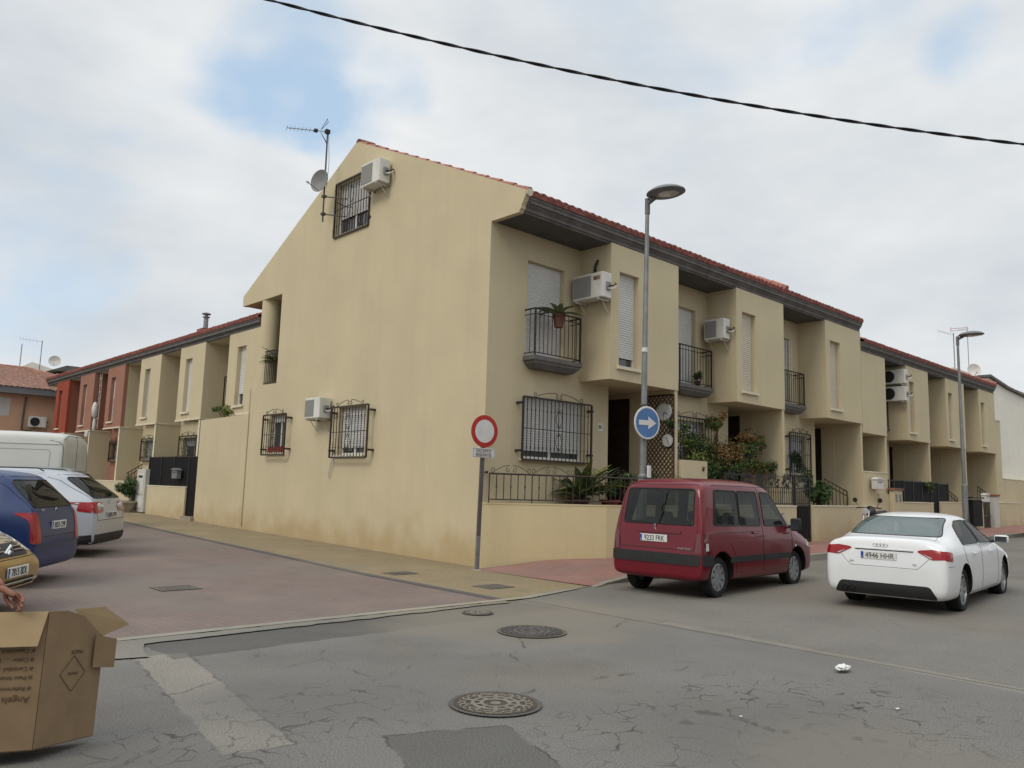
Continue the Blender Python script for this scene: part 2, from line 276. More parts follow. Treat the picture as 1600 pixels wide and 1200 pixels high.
# ------------------------------------------------------------------ ground, roads, pavements
def add_cracks(m_, col_in, p, scale, width, thr, colr=(.028, .026, .024), amt=.85, smask=None):
    t = m_.node_tree; g = N(t, 'ShaderNodeNewGeometry')
    nd = N(t, 'ShaderNodeTexNoise'); nd.inputs['Scale'].default_value = 2.2; nd.inputs['Detail'].default_value = 5; L(t, g.outputs['Position'], nd.inputs['Vector'])
    va = N(t, 'ShaderNodeVectorMath', op='MULTIPLY_ADD'); L(t, nd.outputs['Color'], va.inputs[0]); va.inputs[1].default_value = (.55, .55, 0); L(t, g.outputs['Position'], va.inputs[2])
    mp_ = N(t, 'ShaderNodeMapping'); mp_.inputs['Scale'].default_value = (scale, scale, .001); L(t, va.outputs[0], mp_.inputs[0])
    vo = N(t, 'ShaderNodeTexVoronoi', feature='DISTANCE_TO_EDGE'); vo.inputs['Scale'].default_value = 1; L(t, mp_.outputs[0], vo.inputs['Vector'])
    nw = N(t, 'ShaderNodeTexNoise'); nw.inputs['Scale'].default_value = 5; nw.inputs['Detail'].default_value = 3; L(t, g.outputs['Position'], nw.inputs['Vector'])
    wd = N(t, 'ShaderNodeMapRange'); L(t, nw.outputs['Fac'], wd.inputs['Value']); wd.inputs['From Min'].default_value = .42; wd.inputs['From Max'].default_value = .72; wd.inputs['To Min'].default_value = .0005; wd.inputs['To Max'].default_value = width
    dv = N(t, 'ShaderNodeMath', op='DIVIDE'); L(t, vo.outputs['Distance'], dv.inputs[0]); L(t, wd.outputs[0], dv.inputs[1])
    ln = N(t, 'ShaderNodeMapRange'); L(t, dv.outputs[0], ln.inputs['Value']); ln.inputs['From Min'].default_value = .5; ln.inputs['From Max'].default_value = 1.3; ln.inputs['To Min'].default_value = 1; ln.inputs['To Max'].default_value = 0
    nm = N(t, 'ShaderNodeTexNoise'); nm.inputs['Scale'].default_value = .45; nm.inputs['Detail'].default_value = 3; L(t, g.outputs['Position'], nm.inputs['Vector'])
    mk = N(t, 'ShaderNodeMapRange'); L(t, nm.outputs['Fac'], mk.inputs['Value']); mk.inputs['From Min'].default_value = thr; mk.inputs['From Max'].default_value = thr+.08; mk.inputs['To Max'].default_value = amt
    fac = mk.outputs[0]
    for c, rad in (smask or []):
        ds = N(t, 'ShaderNodeVectorMath', op='DISTANCE'); L(t, g.outputs['Position'], ds.inputs[0]); ds.inputs[1].default_value = c
        a2 = N(t, 'ShaderNodeMath', op='MULTIPLY_ADD'); L(t, nm.outputs['Fac'], a2.inputs[0]); a2.inputs[1].default_value = rad*1.5; L(t, ds.outputs['Value'], a2.inputs[2])
        rr = N(t, 'ShaderNodeMapRange'); L(t, a2.outputs[0], rr.inputs['Value']); rr.inputs['From Min'].default_value = rad*1.3; rr.inputs['From Max'].default_value = rad*1.9; rr.inputs['To Min'].default_value = amt; rr.inputs['To Max'].default_value = 0
        mxm = N(t, 'ShaderNodeMath', op='MAXIMUM'); L(t, fac, mxm.inputs[0]); L(t, rr.outputs[0], mxm.inputs[1]); fac = mxm.outputs[0]
    mu = N(t, 'ShaderNodeMath', op='MULTIPLY'); L(t, ln.outputs[0], mu.inputs[0]); L(t, fac, mu.inputs[1])
    mxx = N(t, 'ShaderNodeMix', data_type='RGBA'); L(t, mu.outputs[0], mxx.inputs[0]); L(t, col_in, mxx.inputs[6]); mxx.inputs[7].default_value = tuple(colr)+(1,)
    return mxx.outputs[2]
def asphalt(name, base, crack=True, speck=.2, smask=None, boxes=()):
    m_ = mat(name, base, .88, .10, .55, bump=.45, bscale=130, spec=.25, detail=7,
             stain=[(tuple(c*.72 for c in base), .6, (.5, .5, .5), .52, .70), (tuple(c*1.18 for c in base), .5, (.33, .8, .5), .55, .72), (tuple(c*.6 for c in base), .5, (2.6, 2.6, 2.6), .60, .75), ((base[0]*1.12, base[1]*1.0, base[2]*.84), .5, (.24, .24, .3), .5, .66)])
    t = m_.node_tree; p = t.nodes['Principled BSDF']; col = p.inputs['Base Color'].links[0].from_socket
    g = N(t, 'ShaderNodeNewGeometry')
    n = N(t, 'ShaderNodeTexNoise'); n.inputs['Scale'].default_value = 85; n.inputs['Detail'].default_value = 2; L(t, g.outputs['Position'], n.inputs['Vector'])
    mr = N(t, 'ShaderNodeMapRange'); L(t, n.outputs['Fac'], mr.inputs['Value']); mr.inputs['From Min'].default_value = .3; mr.inputs['From Max'].default_value = .7; mr.inputs['To Min'].default_value = 1-speck*1.6; mr.inputs['To Max'].default_value = 1+speck*1.6
    mu = N(t, 'ShaderNodeVectorMath', op='MULTIPLY'); L(t, col, mu.inputs[0]); L(t, mr.outputs[0], mu.inputs[1]); col = mu.outputs[0]
    for cx_, cy_, ang, hx, hy, tint, edge in boxes:      # old trench fills and patches, flush with the road
        sb_ = N(t, 'ShaderNodeVectorMath', op='SUBTRACT'); L(t, g.outputs['Position'], sb_.inputs[0]); sb_.inputs[1].default_value = (cx_, cy_, 0)
        vr = N(t, 'ShaderNodeVectorRotate'); vr.rotation_type = 'Z_AXIS'; vr.inputs['Angle'].default_value = R(-ang); L(t, sb_.outputs[0], vr.inputs['Vector'])
        ab = N(t, 'ShaderNodeVectorMath', op='ABSOLUTE'); L(t, vr.outputs[0], ab.inputs[0]); s2 = N(t, 'ShaderNodeVectorMath', op='SUBTRACT'); L(t, ab.outputs[0], s2.inputs[0]); s2.inputs[1].default_value = (hx, hy, 0)
        sx = N(t, 'ShaderNodeSeparateXYZ'); L(t, s2.outputs[0], sx.inputs[0]); mxm = N(t, 'ShaderNodeMath', op='MAXIMUM'); L(t, sx.outputs['X'], mxm.inputs[0]); L(t, sx.outputs['Y'], mxm.inputs[1])
        nz = N(t, 'ShaderNodeTexNoise'); nz.inputs['Scale'].default_value = 4.5; nz.inputs['Detail'].default_value = 8; nz.inputs['Roughness'].default_value = .65; L(t, g.outputs['Position'], nz.inputs['Vector'])
        ma = N(t, 'ShaderNodeMath', op='MULTIPLY_ADD'); L(t, nz.outputs['Fac'], ma.inputs[0]); ma.inputs[1].default_value = .14; L(t, mxm.outputs[0], ma.inputs[2])
        mr = N(t, 'ShaderNodeMapRange', interpolation_type='SMOOTHSTEP'); L(t, ma.outputs[0], mr.inputs['Value']); mr.inputs['From Min'].default_value = .045; mr.inputs['From Max'].default_value = .085; mr.inputs['To Min'].default_value = .88; mr.inputs['To Max'].default_value = 0
        mv = N(t, 'ShaderNodeVectorMath', op='MULTIPLY'); L(t, col, mv.inputs[0]); mv.inputs[1].default_value = tint
        mxx = N(t, 'ShaderNodeMix', data_type='RGBA'); L(t, mr.outputs[0], mxx.inputs[0]); L(t, col, mxx.inputs[6]); L(t, mv.outputs[0], mxx.inputs[7]); col = mxx.outputs[2]
        e1 = N(t, 'ShaderNodeMath', op='SUBTRACT'); L(t, ma.outputs[0], e1.inputs[0]); e1.inputs[1].default_value = .072; e2 = N(t, 'ShaderNodeMath', op='ABSOLUTE'); L(t, e1.outputs[0], e2.inputs[0])
        e3 = N(t, 'ShaderNodeMapRange'); L(t, e2.outputs[0], e3.inputs['Value']); e3.inputs['From Min'].default_value = .004; e3.inputs['From Max'].default_value = .018; e3.inputs['To Min'].default_value = edge; e3.inputs['To Max'].default_value = 0
        nb = N(t, 'ShaderNodeTexNoise'); nb.inputs['Scale'].default_value = 2.5; nb.inputs['Detail'].default_value = 4; L(t, g.outputs['Position'], nb.inputs['Vector']); e4 = N(t, 'ShaderNodeMapRange'); L(t, nb.outputs['Fac'], e4.inputs['Value']); e4.inputs['From Min'].default_value = .42; e4.inputs['From Max'].default_value = .58
        e5 = N(t, 'ShaderNodeMath', op='MULTIPLY'); L(t, e3.outputs[0], e5.inputs[0]); L(t, e4.outputs[0], e5.inputs[1])
        mxx = N(t, 'ShaderNodeMix', data_type='RGBA'); L(t, e5.outputs[0], mxx.inputs[0]); L(t, col, mxx.inputs[6]); mxx.inputs[7].default_value = (.05, .047, .042, 1); col = mxx.outputs[2]
    if crack:
        col = add_cracks(m_, col, p, 4.6, .055, .70, smask=smask, amt=.95, colr=(.035, .033, .030))
        col = add_cracks(m_, col, p, .55, .004, .52, amt=.5, colr=(.05, .047, .043))
    for c, rad, tint, am in (((-5.3, -8.6, 0), 1.5, tuple(k*.80 for k in base), .7), ((-7.1, -6.2, 0), 1.1, tuple(k*.82 for k in base), .6), ((-8.5, -6.9, 0), .8, tuple(k*.80 for k in base), .6), ((-3.3, -4.5, 0), 2.3, (base[0]*1.25, base[1]*1.16, base[2]*1.02), .8), ((2.5, -5.4, 0), 3.0, (base[0]*1.12, base[1]*1.04, base[2]*.95), .7), ((-5.2, -9.5, 0), 1.3, (base[0]*1.15, base[1]*1.1, base[2]*1.0), .6)):
        ds = N(t, 'ShaderNodeVectorMath', op='DISTANCE'); L(t, g.outputs['Position'], ds.inputs[0]); ds.inputs[1].default_value = c
        nn = N(t, 'ShaderNodeTexNoise'); nn.inputs['Scale'].default_value = .8; nn.inputs['Detail'].default_value = 6; L(t, g.outputs['Position'], nn.inputs['Vector'])
        a2 = N(t, 'ShaderNodeMath', op='MULTIPLY_ADD'); L(t, nn.outputs['Fac'], a2.inputs[0]); a2.inputs[1].default_value = rad*1.2; L(t, ds.outputs['Value'], a2.inputs[2])
        rr = N(t, 'ShaderNodeMapRange', interpolation_type='SMOOTHSTEP'); L(t, a2.outputs[0], rr.inputs['Value']); rr.inputs['From Min'].default_value = rad*.9; rr.inputs['From Max'].default_value = rad*1.6; rr.inputs['To Min'].default_value = am; rr.inputs['To Max'].default_value = 0
        mxx = N(t, 'ShaderNodeMix', data_type='RGBA'); mxx.blend_type = 'MIX'; L(t, rr.outputs[0], mxx.inputs[0]); L(t, col, mxx.inputs[6]); mxx.inputs[7].default_value = tuple(tint)+(1,)
        mu2 = N(t, 'ShaderNodeVectorMath', op='MULTIPLY'); L(t, mxx.outputs[2], mu2.inputs[0]); mu2.inputs[1].default_value = (1, 1, 1); col = mu2.outputs[0]
    L(t, col, p.inputs['Base Color']); return m_
M['asphalt'] = asphalt('worn_asphalt', (.155, .148, .137), True, .21, [((-5.6, -8.3, 0), .95), ((-7.0, -6.3, 0), .8), ((-4.6, -8.8, 0), 1.3), ((-8.3, -6.9, 0), .7)], [(-7.56, -5.62, -9.3, .21, 1.42, (1.46, 1.42, 1.34), .7), (-4.85, -3.97, 1.5, 2.45, .42, (.58, .59, .60), .7), (-7.12, -8.36, -21.9, .40, 1.05, (.64, .65, .66), .8), (-3.9, -5.28, 0, .52, .48, (.85, .86, .86), .3), (-2.40, -9.1, -4.2, .10, 3.4, (1.30, 1.27, 1.2), .35)])
M['asphalt_dark'] = asphalt('dark_patch_asphalt', (.092, .090, .086), False, .1)
M['asphalt_warm'] = asphalt('warm_patch_asphalt', (.185, .170, .148), False, .1)
M['concrete_strip'] = asphalt('pale_concrete_strip', (.185, .175, .152), False, .12)
M['kerb'] = asphalt('kerb_concrete', (.255, .24, .205), False, .08)
def pavers(name, a, b, mortar, sx, sy, sc_=1, grime=(.14, .125, .11)):
    m_ = mat(name, a, .85, .1, .5, spec=.2, bump=.15); t = m_.node_tree; p = t.nodes['Principled BSDF']
    g = N(t, 'ShaderNodeNewGeometry'); mp_ = N(t, 'ShaderNodeMapping'); L(t, g.outputs['Position'], mp_.inputs[0]); mp_.inputs['Rotation'].default_value = (0, 0, R(90))
    br = N(t, 'ShaderNodeTexBrick'); L(t, mp_.outputs[0], br.inputs['Vector']); br.inputs['Scale'].default_value = 1; br.inputs['Brick Width'].default_value = sx; br.inputs['Row Height'].default_value = sy
    br.inputs['Mortar Size'].default_value = .004*sc_; br.inputs['Color1'].default_value = a+(1,); br.inputs['Color2'].default_value = b+(1,); br.inputs['Mortar'].default_value = mortar+(1,)
    col = br.outputs['Color']
    for am, s1, lo, hi, cc_ in ((.75, .38, .46, .64, grime), (.5, 2.0, .55, .75, tuple(c*.7 for c in grime)), (.35, .9, .5, .7, tuple(c*1.35 for c in a))):
        n = N(t, 'ShaderNodeTexNoise'); n.inputs['Scale'].default_value = s1; n.inputs['Detail'].default_value = 7; L(t, g.outputs['Position'], n.inputs['Vector'])
        mr = N(t, 'ShaderNodeMapRange'); L(t, n.outputs['Fac'], mr.inputs['Value']); mr.inputs['From Min'].default_value = lo; mr.inputs['From Max'].default_value = hi; mr.inputs['To Max'].default_value = am
        mxx = N(t, 'ShaderNodeMix', data_type='RGBA'); L(t, mr.outputs[0], mxx.inputs[0]); L(t, col, mxx.inputs[6]); mxx.inputs[7].default_value = tuple(cc_)+(1,); col = mxx.outputs[2]
    L(t, col, p.inputs['Base Color']); return m_
M['paver'] = pavers('street_pavers', (.182, .138, .122), (.165, .128, .116), (.12, .10, .09), .2, .1, 1, (.165, .148, .130))
M['paver_y'] = pavers('footway_pavers', (.245, .195, .118), (.225, .180, .11), (.15, .122, .085), .2, .1, 1, (.205, .172, .115))
M['paver_p'] = pavers('sidewalk_pavers', (.30, .155, .13), (.27, .14, .12), (.16, .10, .09), .2, .2, 1, (.20, .14, .12))
M['band'] = pavers('edge_band', (.105, .095, .10), (.09, .085, .09), (.07, .06, .06), .2, .1)
M['earth'] = mat('dry_ground', (.22, .19, .14), .95, .25, .2)
def sheet(name, poly, off, m_, kind='structure', label=None, sk=None, cuts=(), zf=None, edge=0):
    bm = bmesh.new(); bm.faces.new([bm.verts.new((x, y, 0)) for x, y in poly])
    for nx, ny, d in [(1, 0, 0), (1, 0, 60), (0, 1, 0), (0, 1, 60)]+list(cuts):
        bmesh.ops.bisect_plane(bm, geom=bm.verts[:]+bm.edges[:]+bm.faces[:], plane_co=(nx*d, ny*d, 0), plane_no=(nx, ny, 0))
    zz = zf or hgt
    for v in bm.verts: v.co.z = zz(v.co.x, v.co.y)+off
    bmesh.ops.recalc_face_normals(bm, faces=bm.faces[:])
    for f in bm.faces:
        if f.normal.z < 0: f.normal_flip()
    if edge:
        r = bmesh.ops.extrude_face_region(bm, geom=bm.faces[:])
        for v in [e for e in r['geom'] if isinstance(e, bmesh.types.BMVert)]: pass
        tops = [e for e in r['geom'] if isinstance(e, bmesh.types.BMVert)]
        oth = set(bm.verts)-set(tops)
        for v in oth: v.co.z -= edge
    me = bpy.data.meshes.new(name); bm.to_mesh(me); bm.free(); me.materials.append(m_)
    o = bpy.data.objects.new(name, me); C.objects.link(o); tag(o, label, kind=kind); return o
def ragged(pts, amp=.03, step=.12, seed=1):
    r = random.Random(seed); out = []
    for i in range(len(pts)):
        a = Vector(pts[i]); b = Vector(pts[(i+1) % len(pts)]); n = max(1, int((b-a).length/step)); nn = Vector((-(b-a).y, (b-a).x)).normalized()
        for k in range(n): out.append(tuple(a+(b-a)*k/n+nn*(r.uniform(-amp, amp) if k else 0)))
    return out
sheet('ground', [(-400, -400), (400, -400), (400, 400), (-400, 400)], -.03, M['earth'])
sheet('road', [(-60, -60), (90, -60), (90, -2.9), (-.8, -2.9), (-1.4, -3.45), (-60, -3.45)], 0, M['asphalt'])
sheet('road_lane', ragged([(-2.25, -2.95), (60, -2.95), (60, -11), (-2.45, -11)], .002, .3, 3), .003, asphalt('road_lane_asphalt', (.165, .155, .138), True, .17, None, [(-2.40, -9.1, -4.2, .10, 3.4, (1.24, 1.22, 1.18), .35)]))
sheet('paved_street', [(-40, -3.4), (-2.62, -3.4), (-2.30, 8), (-1.9, 22), (-1.9, 60), (-40, 60)], .008, M['paver'])
sheet('footway', [(-2.5, -3.4), (-.35, -3.0), (-.3, -.3), (0.1, -.05), (.3, 60), (-1.78, 60), (-1.78, 22), (-2.18, 8)], .010, M['paver_y'])
sheet('footway_edge_band', [(-2.64, -3.4), (-2.48, -3.4), (-2.16, 8), (-1.76, 22), (-1.76, 60), (-1.92, 60), (-1.92, 22), (-2.32, 8)], .014, M['band'])
sheet('street_threshold', [(-12, -3.52), (-2.1, -3.46), (-.75, -3.12), (-.6, -3.0), (-2.2, -3.33), (-12, -3.38)], .016, M['kerb'])
def walkz(x, y):
    # ramps up from the corner to a kerb-high pavement
    return hgt(x, y)+.125*sstep((x+.3)/1.9)
wc = [(1, 0, k*.3) for k in range(0, 8)]
sheet('sidewalk', [(-.30, -.35), (-.05, -.1), (2.3, -.85), (70, -.85), (70, -2.80), (.2, -2.80), (-.28, -3.0)], .012, M['paver_p'], cuts=wc, zf=walkz)
sheet('kerb', [(-.30, -3.0), (.2, -2.80), (70, -2.80), (70, -2.95), (.15, -2.95), (-.35, -3.12)], .014, M['kerb'], cuts=wc, zf=walkz, edge=.3)
0 and sheet('gutter_asphalt', ragged([(-7.15, -3.56), (-2.3, -3.50), (-1.7, -3.3), (-2.0, -3.75), (-3.7, -4.35), (-7.2, -4.42)], .035, .15, 5), .008, M['asphalt_dark'])
sheet('threshold_concrete', ragged([(-12, -3.52), (-2.6, -3.47), (-2.6, -3.60), (-7.3, -3.74), (-7.45, -4.3), (-8.2, -4.1), (-12, -4.0)], .025, .15, 8), .012, M['concrete_strip'])
0 and sheet('concrete_trench_strip', ragged([(-7.55, -4.25), (-7.12, -4.22), (-7.62, -7.0), (-7.93, -6.95)], .018, .11, 9), .009, M['concrete_strip'])
0 and sheet('road_patch', ragged([(-7.14, -7.36), (-6.5, -7.36), (-6.62, -8.1), (-7.0, -9.4), (-8.2, -9.2), (-7.45, -7.7)], .02, .12, 11), .007, M['asphalt_dark'])
0 and sheet('road_seam', ragged([(-2.10, -5.6), (-2.19, -5.6), (-2.50, -7.9), (-2.50, -9.4), (-2.55, -14), (-2.28, -14), (-2.33, -9.4), (-2.37, -7.9)], .018, .2, 12), .010, M['concrete_strip'])
sheet('road_repair', ragged([(1.0, -8.9), (.6, -9.6), (-1.2, -10.9), (-1.7, -13), (-.6, -12), (.4, -10.6)], .1, .3, 13), .010, M['asphalt_warm'])
0 and sheet('road_repair', ragged([(-4.6, -3.9), (-2.5, -3.9), (-2.35, -6.2), (-4.2, -6.3), (-5.0, -5.2)], .08, .25, 14), .004, M['asphalt_warm'])
# long cracks: thin ragged dark strips lying in the asphalt
M['crack'] = mat('dark_crack', (.055, .050, .046), .95, .3, 20)
def crack(pts, wd, seed):
    r = random.Random(seed); mb = MB(); P = []
    for i in range(len(pts)-1):
        a = Vector(pts[i]); b = Vector(pts[i+1]); n = max(2, int((b-a).length/.05))
        for k in range(n): P.append(a+(b-a)*k/n+Vector((r.uniform(-.012, .012), r.uniform(-.012, .012))))
    for i in range(len(P)-1):
        if r.random() < .25 or noise.noise(Vector((P[i].x*2.2, P[i].y*2.2, seed))) < -.12: continue
        d = (P[i+1]-P[i]); nn = Vector((-d.y, d.x)).normalized(); w1 = wd*r.uniform(.1, .6); w2 = wd*r.uniform(.1, .6)
        q = [P[i]+nn*w1, P[i]-nn*w1, P[i+1]-nn*w2, P[i+1]+nn*w2]
        mb.add([(v.x, v.y, hgt(v.x, v.y)+.0125) for v in q], [(0, 1, 2, 3)], M['crack'])
    return tag(mb.build('road_crack'), kind='structure')
crack([(-5.75, -7.05), (-5.2, -7.0), (-4.7, -7.1), (-4.1, -7.3), (-3.7, -7.2)], .014, 1)
crack([(-5.3, -7.9), (-5.0, -8.3), (-5.1, -8.7), (-4.7, -9.3)], .015, 2)
crack([(-4.2, -5.4), (-4.6, -5.9), (-4.9, -6.0), (-5.1, -6.5)], .010, 3)
crack([(-2.3, -5.3), (-2.9, -5.6), (-3.6, -5.4)], .010, 4)
crack([(-6.2, -6.0), (-5.4, -5.6), (-4.9, -5.95)], .008, 5)
0 and crack([(-7.1, -4.5), (-7.4, -5.8), (-7.62, -7.05)], .012, 6)
0 and crack([(-7.6, -4.6), (-7.75, -5.6), (-7.98, -7.0)], .010, 7)
crack([(-8.6, -6.9), (-8.1, -6.6), (-7.9, -6.7)], .009, 8)
0 and crack([(-7.0, -9.3), (-6.7, -8.3), (-6.5, -7.4), (-7.1, -7.34)], .010, 9)
crack([(-7.3, -3.74), (-5, -3.64), (-2.6, -3.55)], .008, 10)
0 and crack([(-7.2, -4.44), (-5.2, -4.4), (-3.7, -4.37)], .011, 11)
crack([(-12, -3.37), (-7, -3.38), (-2.4, -3.36), (-1.2, -3.15)], .022, 12)
crack([(-1.6, -3.3), (.5, -4.4), (2.2, -5.9), (3.4, -7.2)], .006, 13)

# ------------------------------------------------------------------ building helpers
TF = lambda u, z, d=0: Vector((u, -d, z))
def tf_y(y0): return lambda u, z, d=0: Vector((u, y0-d, z))
def tf_x(x0): return lambda u, z, d=0: Vector((x0-d, u, z))
def panel(mb, u0, u1, z0, z1, holes, T, t, m_):
    us = sorted({u0, u1}|{h[i] for h in holes for i in (0, 1) if u0 < h[i] < u1}); zs = sorted({z0, z1}|{h[i] for h in holes for i in (2, 3) if z0 < h[i] < z1})
    sol = lambda i, j: 0 <= i < len(us)-1 and 0 <= j < len(zs)-1 and not any(h[0] < (us[i]+us[i+1])/2 < h[1] and h[2] < (zs[j]+zs[j+1])/2 < h[3] for h in holes)
    for i in range(len(us)-1):
        for j in range(len(zs)-1):
            if not sol(i, j): continue
            a, b, c, d = us[i], us[i+1], zs[j], zs[j+1]
            mb.add([T(a, c), T(b, c), T(b, d), T(a, d)], [(0, 1, 2, 3)], m_); mb.add([T(a, c, -t), T(b, c, -t), T(b, d, -t), T(a, d, -t)], [(3, 2, 1, 0)], m_)
            for (di, dj, p_, q_) in ((-1, 0, (a, c), (a, d)), (1, 0, (b, c), (b, d)), (0, -1, (a, c), (b, c)), (0, 1, (a, d), (b, d))):
                if not sol(i+di, j+dj): mb.add([T(*p_), T(*q_), T(*q_, -t), T(*p_, -t)], [(0, 1, 2, 3)], m_)
def tbox(mb, T, u0, u1, z0, z1, d0, d1, m_):
    v = [T(u, z, d) for z in (z0, z1) for d in (d0, d1) for u in (u0, u1)]
    mb.add(v, [(0, 2, 3, 1), (4, 5, 7, 6), (0, 1, 5, 4), (2, 6, 7, 3), (0, 4, 6, 2), (1, 3, 7, 5)], m_)
def spiral(cu, cz, r, a0, turns, n=14): return [(cu+r*(1-.75*k/n)*math.cos(a0+turns*2*math.pi*k/n), cz+r*(1-.75*k/n)*math.sin(a0+turns*2*math.pi*k/n)) for k in range(n+1)]
def grille(mb, T, u0, u1, z0, z1, n, m_, d=.13, crest=True, mid=True, r=.010, standoff=True, knobs=True):
    fr = .018
    for a in (u0, u1): tbox(mb, T, a-fr, a+fr, z0, z1, d-fr, d+fr, m_)
    for a in (z0, z1): tbox(mb, T, u0+fr, u1-fr, a-fr, a+fr, d-fr, d+fr, m_)
    if mid: tbox(mb, T, u0+fr, u1-fr, (z0+z1)/2-.008, (z0+z1)/2+.008, d-.008, d+.008, m_)
    uc = (u0+u1)/2; sp = (u1-u0)/(n+1)
    for k in range(1, n+1):
        u = u0+sp*k
        mb.tube([T(u, z0+fr, d), T(u, z1-fr, d)], r, m_, 5)
        if knobs:
            for zz in (z0+(z1-z0)*.2, z0+(z1-z0)*.8): mb.tube([T(u, zz-.02, d), T(u, zz, d), T(u, zz+.02, d)], [r, r*2.1, r], m_, 5)
    zm = (z0+z1)/2; w = sp*.9; hh = (z1-z0)*.30      # central scrolled motif
    for sg in (1, -1):
        for s2 in (1, -1):
            pts = [(uc+s2*w*.9*math.sin(math.pi*q/8), zm+sg*(.05+hh*q/8)) for q in range(9)]
            mb.tube([T(a, b, d+.012) for a, b in pts], .007, m_, 5)
            mb.tube([T(a, b, d+.012) for a, b in spiral(uc+s2*w*.5, zm+sg*(.05+hh), .05, 0 if s2 < 0 else math.pi, .9*s2*sg)], .006, m_, 4)
            mb.tube([T(a, b, d+.012) for a, b in spiral(uc+s2*w*.5, zm+sg*.07, .045, 0 if s2 < 0 else math.pi, -.9*s2*sg)], .006, m_, 4)
    if crest:
        W_ = (u1-u0)*.32
        for s2 in (1, -1):
            pts = [(uc+s2*(.03+W_*q/10), z1+.02+.13*math.cos(q/10*math.pi/2)**.8*(1 if q else .6)) for q in range(11)]
            mb.tube([T(a, b, d) for a, b in pts], .008, m_, 5)
            mb.tube([T(a, b, d) for a, b in spiral(uc+s2*(W_+.03), z1+.075, .055, -math.pi/2, .9*s2)], .007, m_, 5)
            mb.tube([T(a, b, d) for a, b in spiral(uc+s2*.05, z1+.06, .045, math.pi/2, -.9*s2)], .007, m_, 5)
    if standoff:
        for a in (u0, u1):
            sg = -1 if a == u0 else 1
            for zz in (z0+(z1-z0)*.14, z0+(z1-z0)*.9): tbox(mb, T, min(a, a+sg*.07), max(a, a+sg*.07), zz-.022, zz+.022, 0, d, m_)
def window(parent, T, u0, u1, z0, z1, shut=1.0, shm='shutter', sill=True, grill=None, label=None, deep=.12, mull=True, silldrop=0, box=0):
    """hole (u0,u1,z0,z1): glass pane with frame, roller shutter, sill and grille as children"""
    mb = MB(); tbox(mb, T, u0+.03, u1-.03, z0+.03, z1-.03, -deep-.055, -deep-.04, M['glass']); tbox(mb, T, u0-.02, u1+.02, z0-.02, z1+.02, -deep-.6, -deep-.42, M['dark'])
    o = mb.build('window', parent); tag(o, label)
    f = MB()
    for a, b, c, d in ((u0, u0+.05, z0, z1), (u1-.05, u1, z0, z1), (u0+.05, u1-.05, z0, z0+.05), (u0+.05, u1-.05, z1-.05, z1)): tbox(f, T, a, b, c, d, -deep-.065, -deep, M['frame_w'])
    if mull and u1-u0 > .7: tbox(f, T, (u0+u1)/2-.03, (u0+u1)/2+.03, z0+.05, z1-.05, -deep-.06, -deep-.01, M['frame_w'])
    f.build('frame', o)
    if shut > 0:
        s_ = MB(); zb_ = z1-(z1-z0)*shut; n = max(2, int((z1-zb_)/.05)); step = (z1-zb_)/n
        for k in range(n):
            a = zb_+k*step
            s_.add([T(u0+.02, a, -deep+.002), T(u1-.02, a, -deep+.002), T(u1-.02, a+step*.5, -deep+.013), T(u0+.02, a+step*.5, -deep+.013), T(u1-.02, a+step, -deep+.002), T(u0+.02, a+step, -deep+.002)], [(0, 1, 2, 3), (3, 2, 4, 5)], M[shm])
        tbox(s_, T, u0+.02, u1-.02, zb_-.035, zb_, -deep-.002, -deep+.016, M[shm])
        s_.build('shutter', o)
    if sill:
        q = MB(); tbox(q, T, u0-.07, u1+.07, z0-.045-silldrop, z0-.003, -deep, .06, M['stone']); q.build('sill', o)
    if grill:
        g = MB(); gu0, gu1, gz0, gz1, n, mm, dd = grill[:7]; grille(g, T, gu0, gu1, gz0, gz1, n, M[mm], d=dd, crest=len(grill) < 8); g.build('grille', o)
    return o
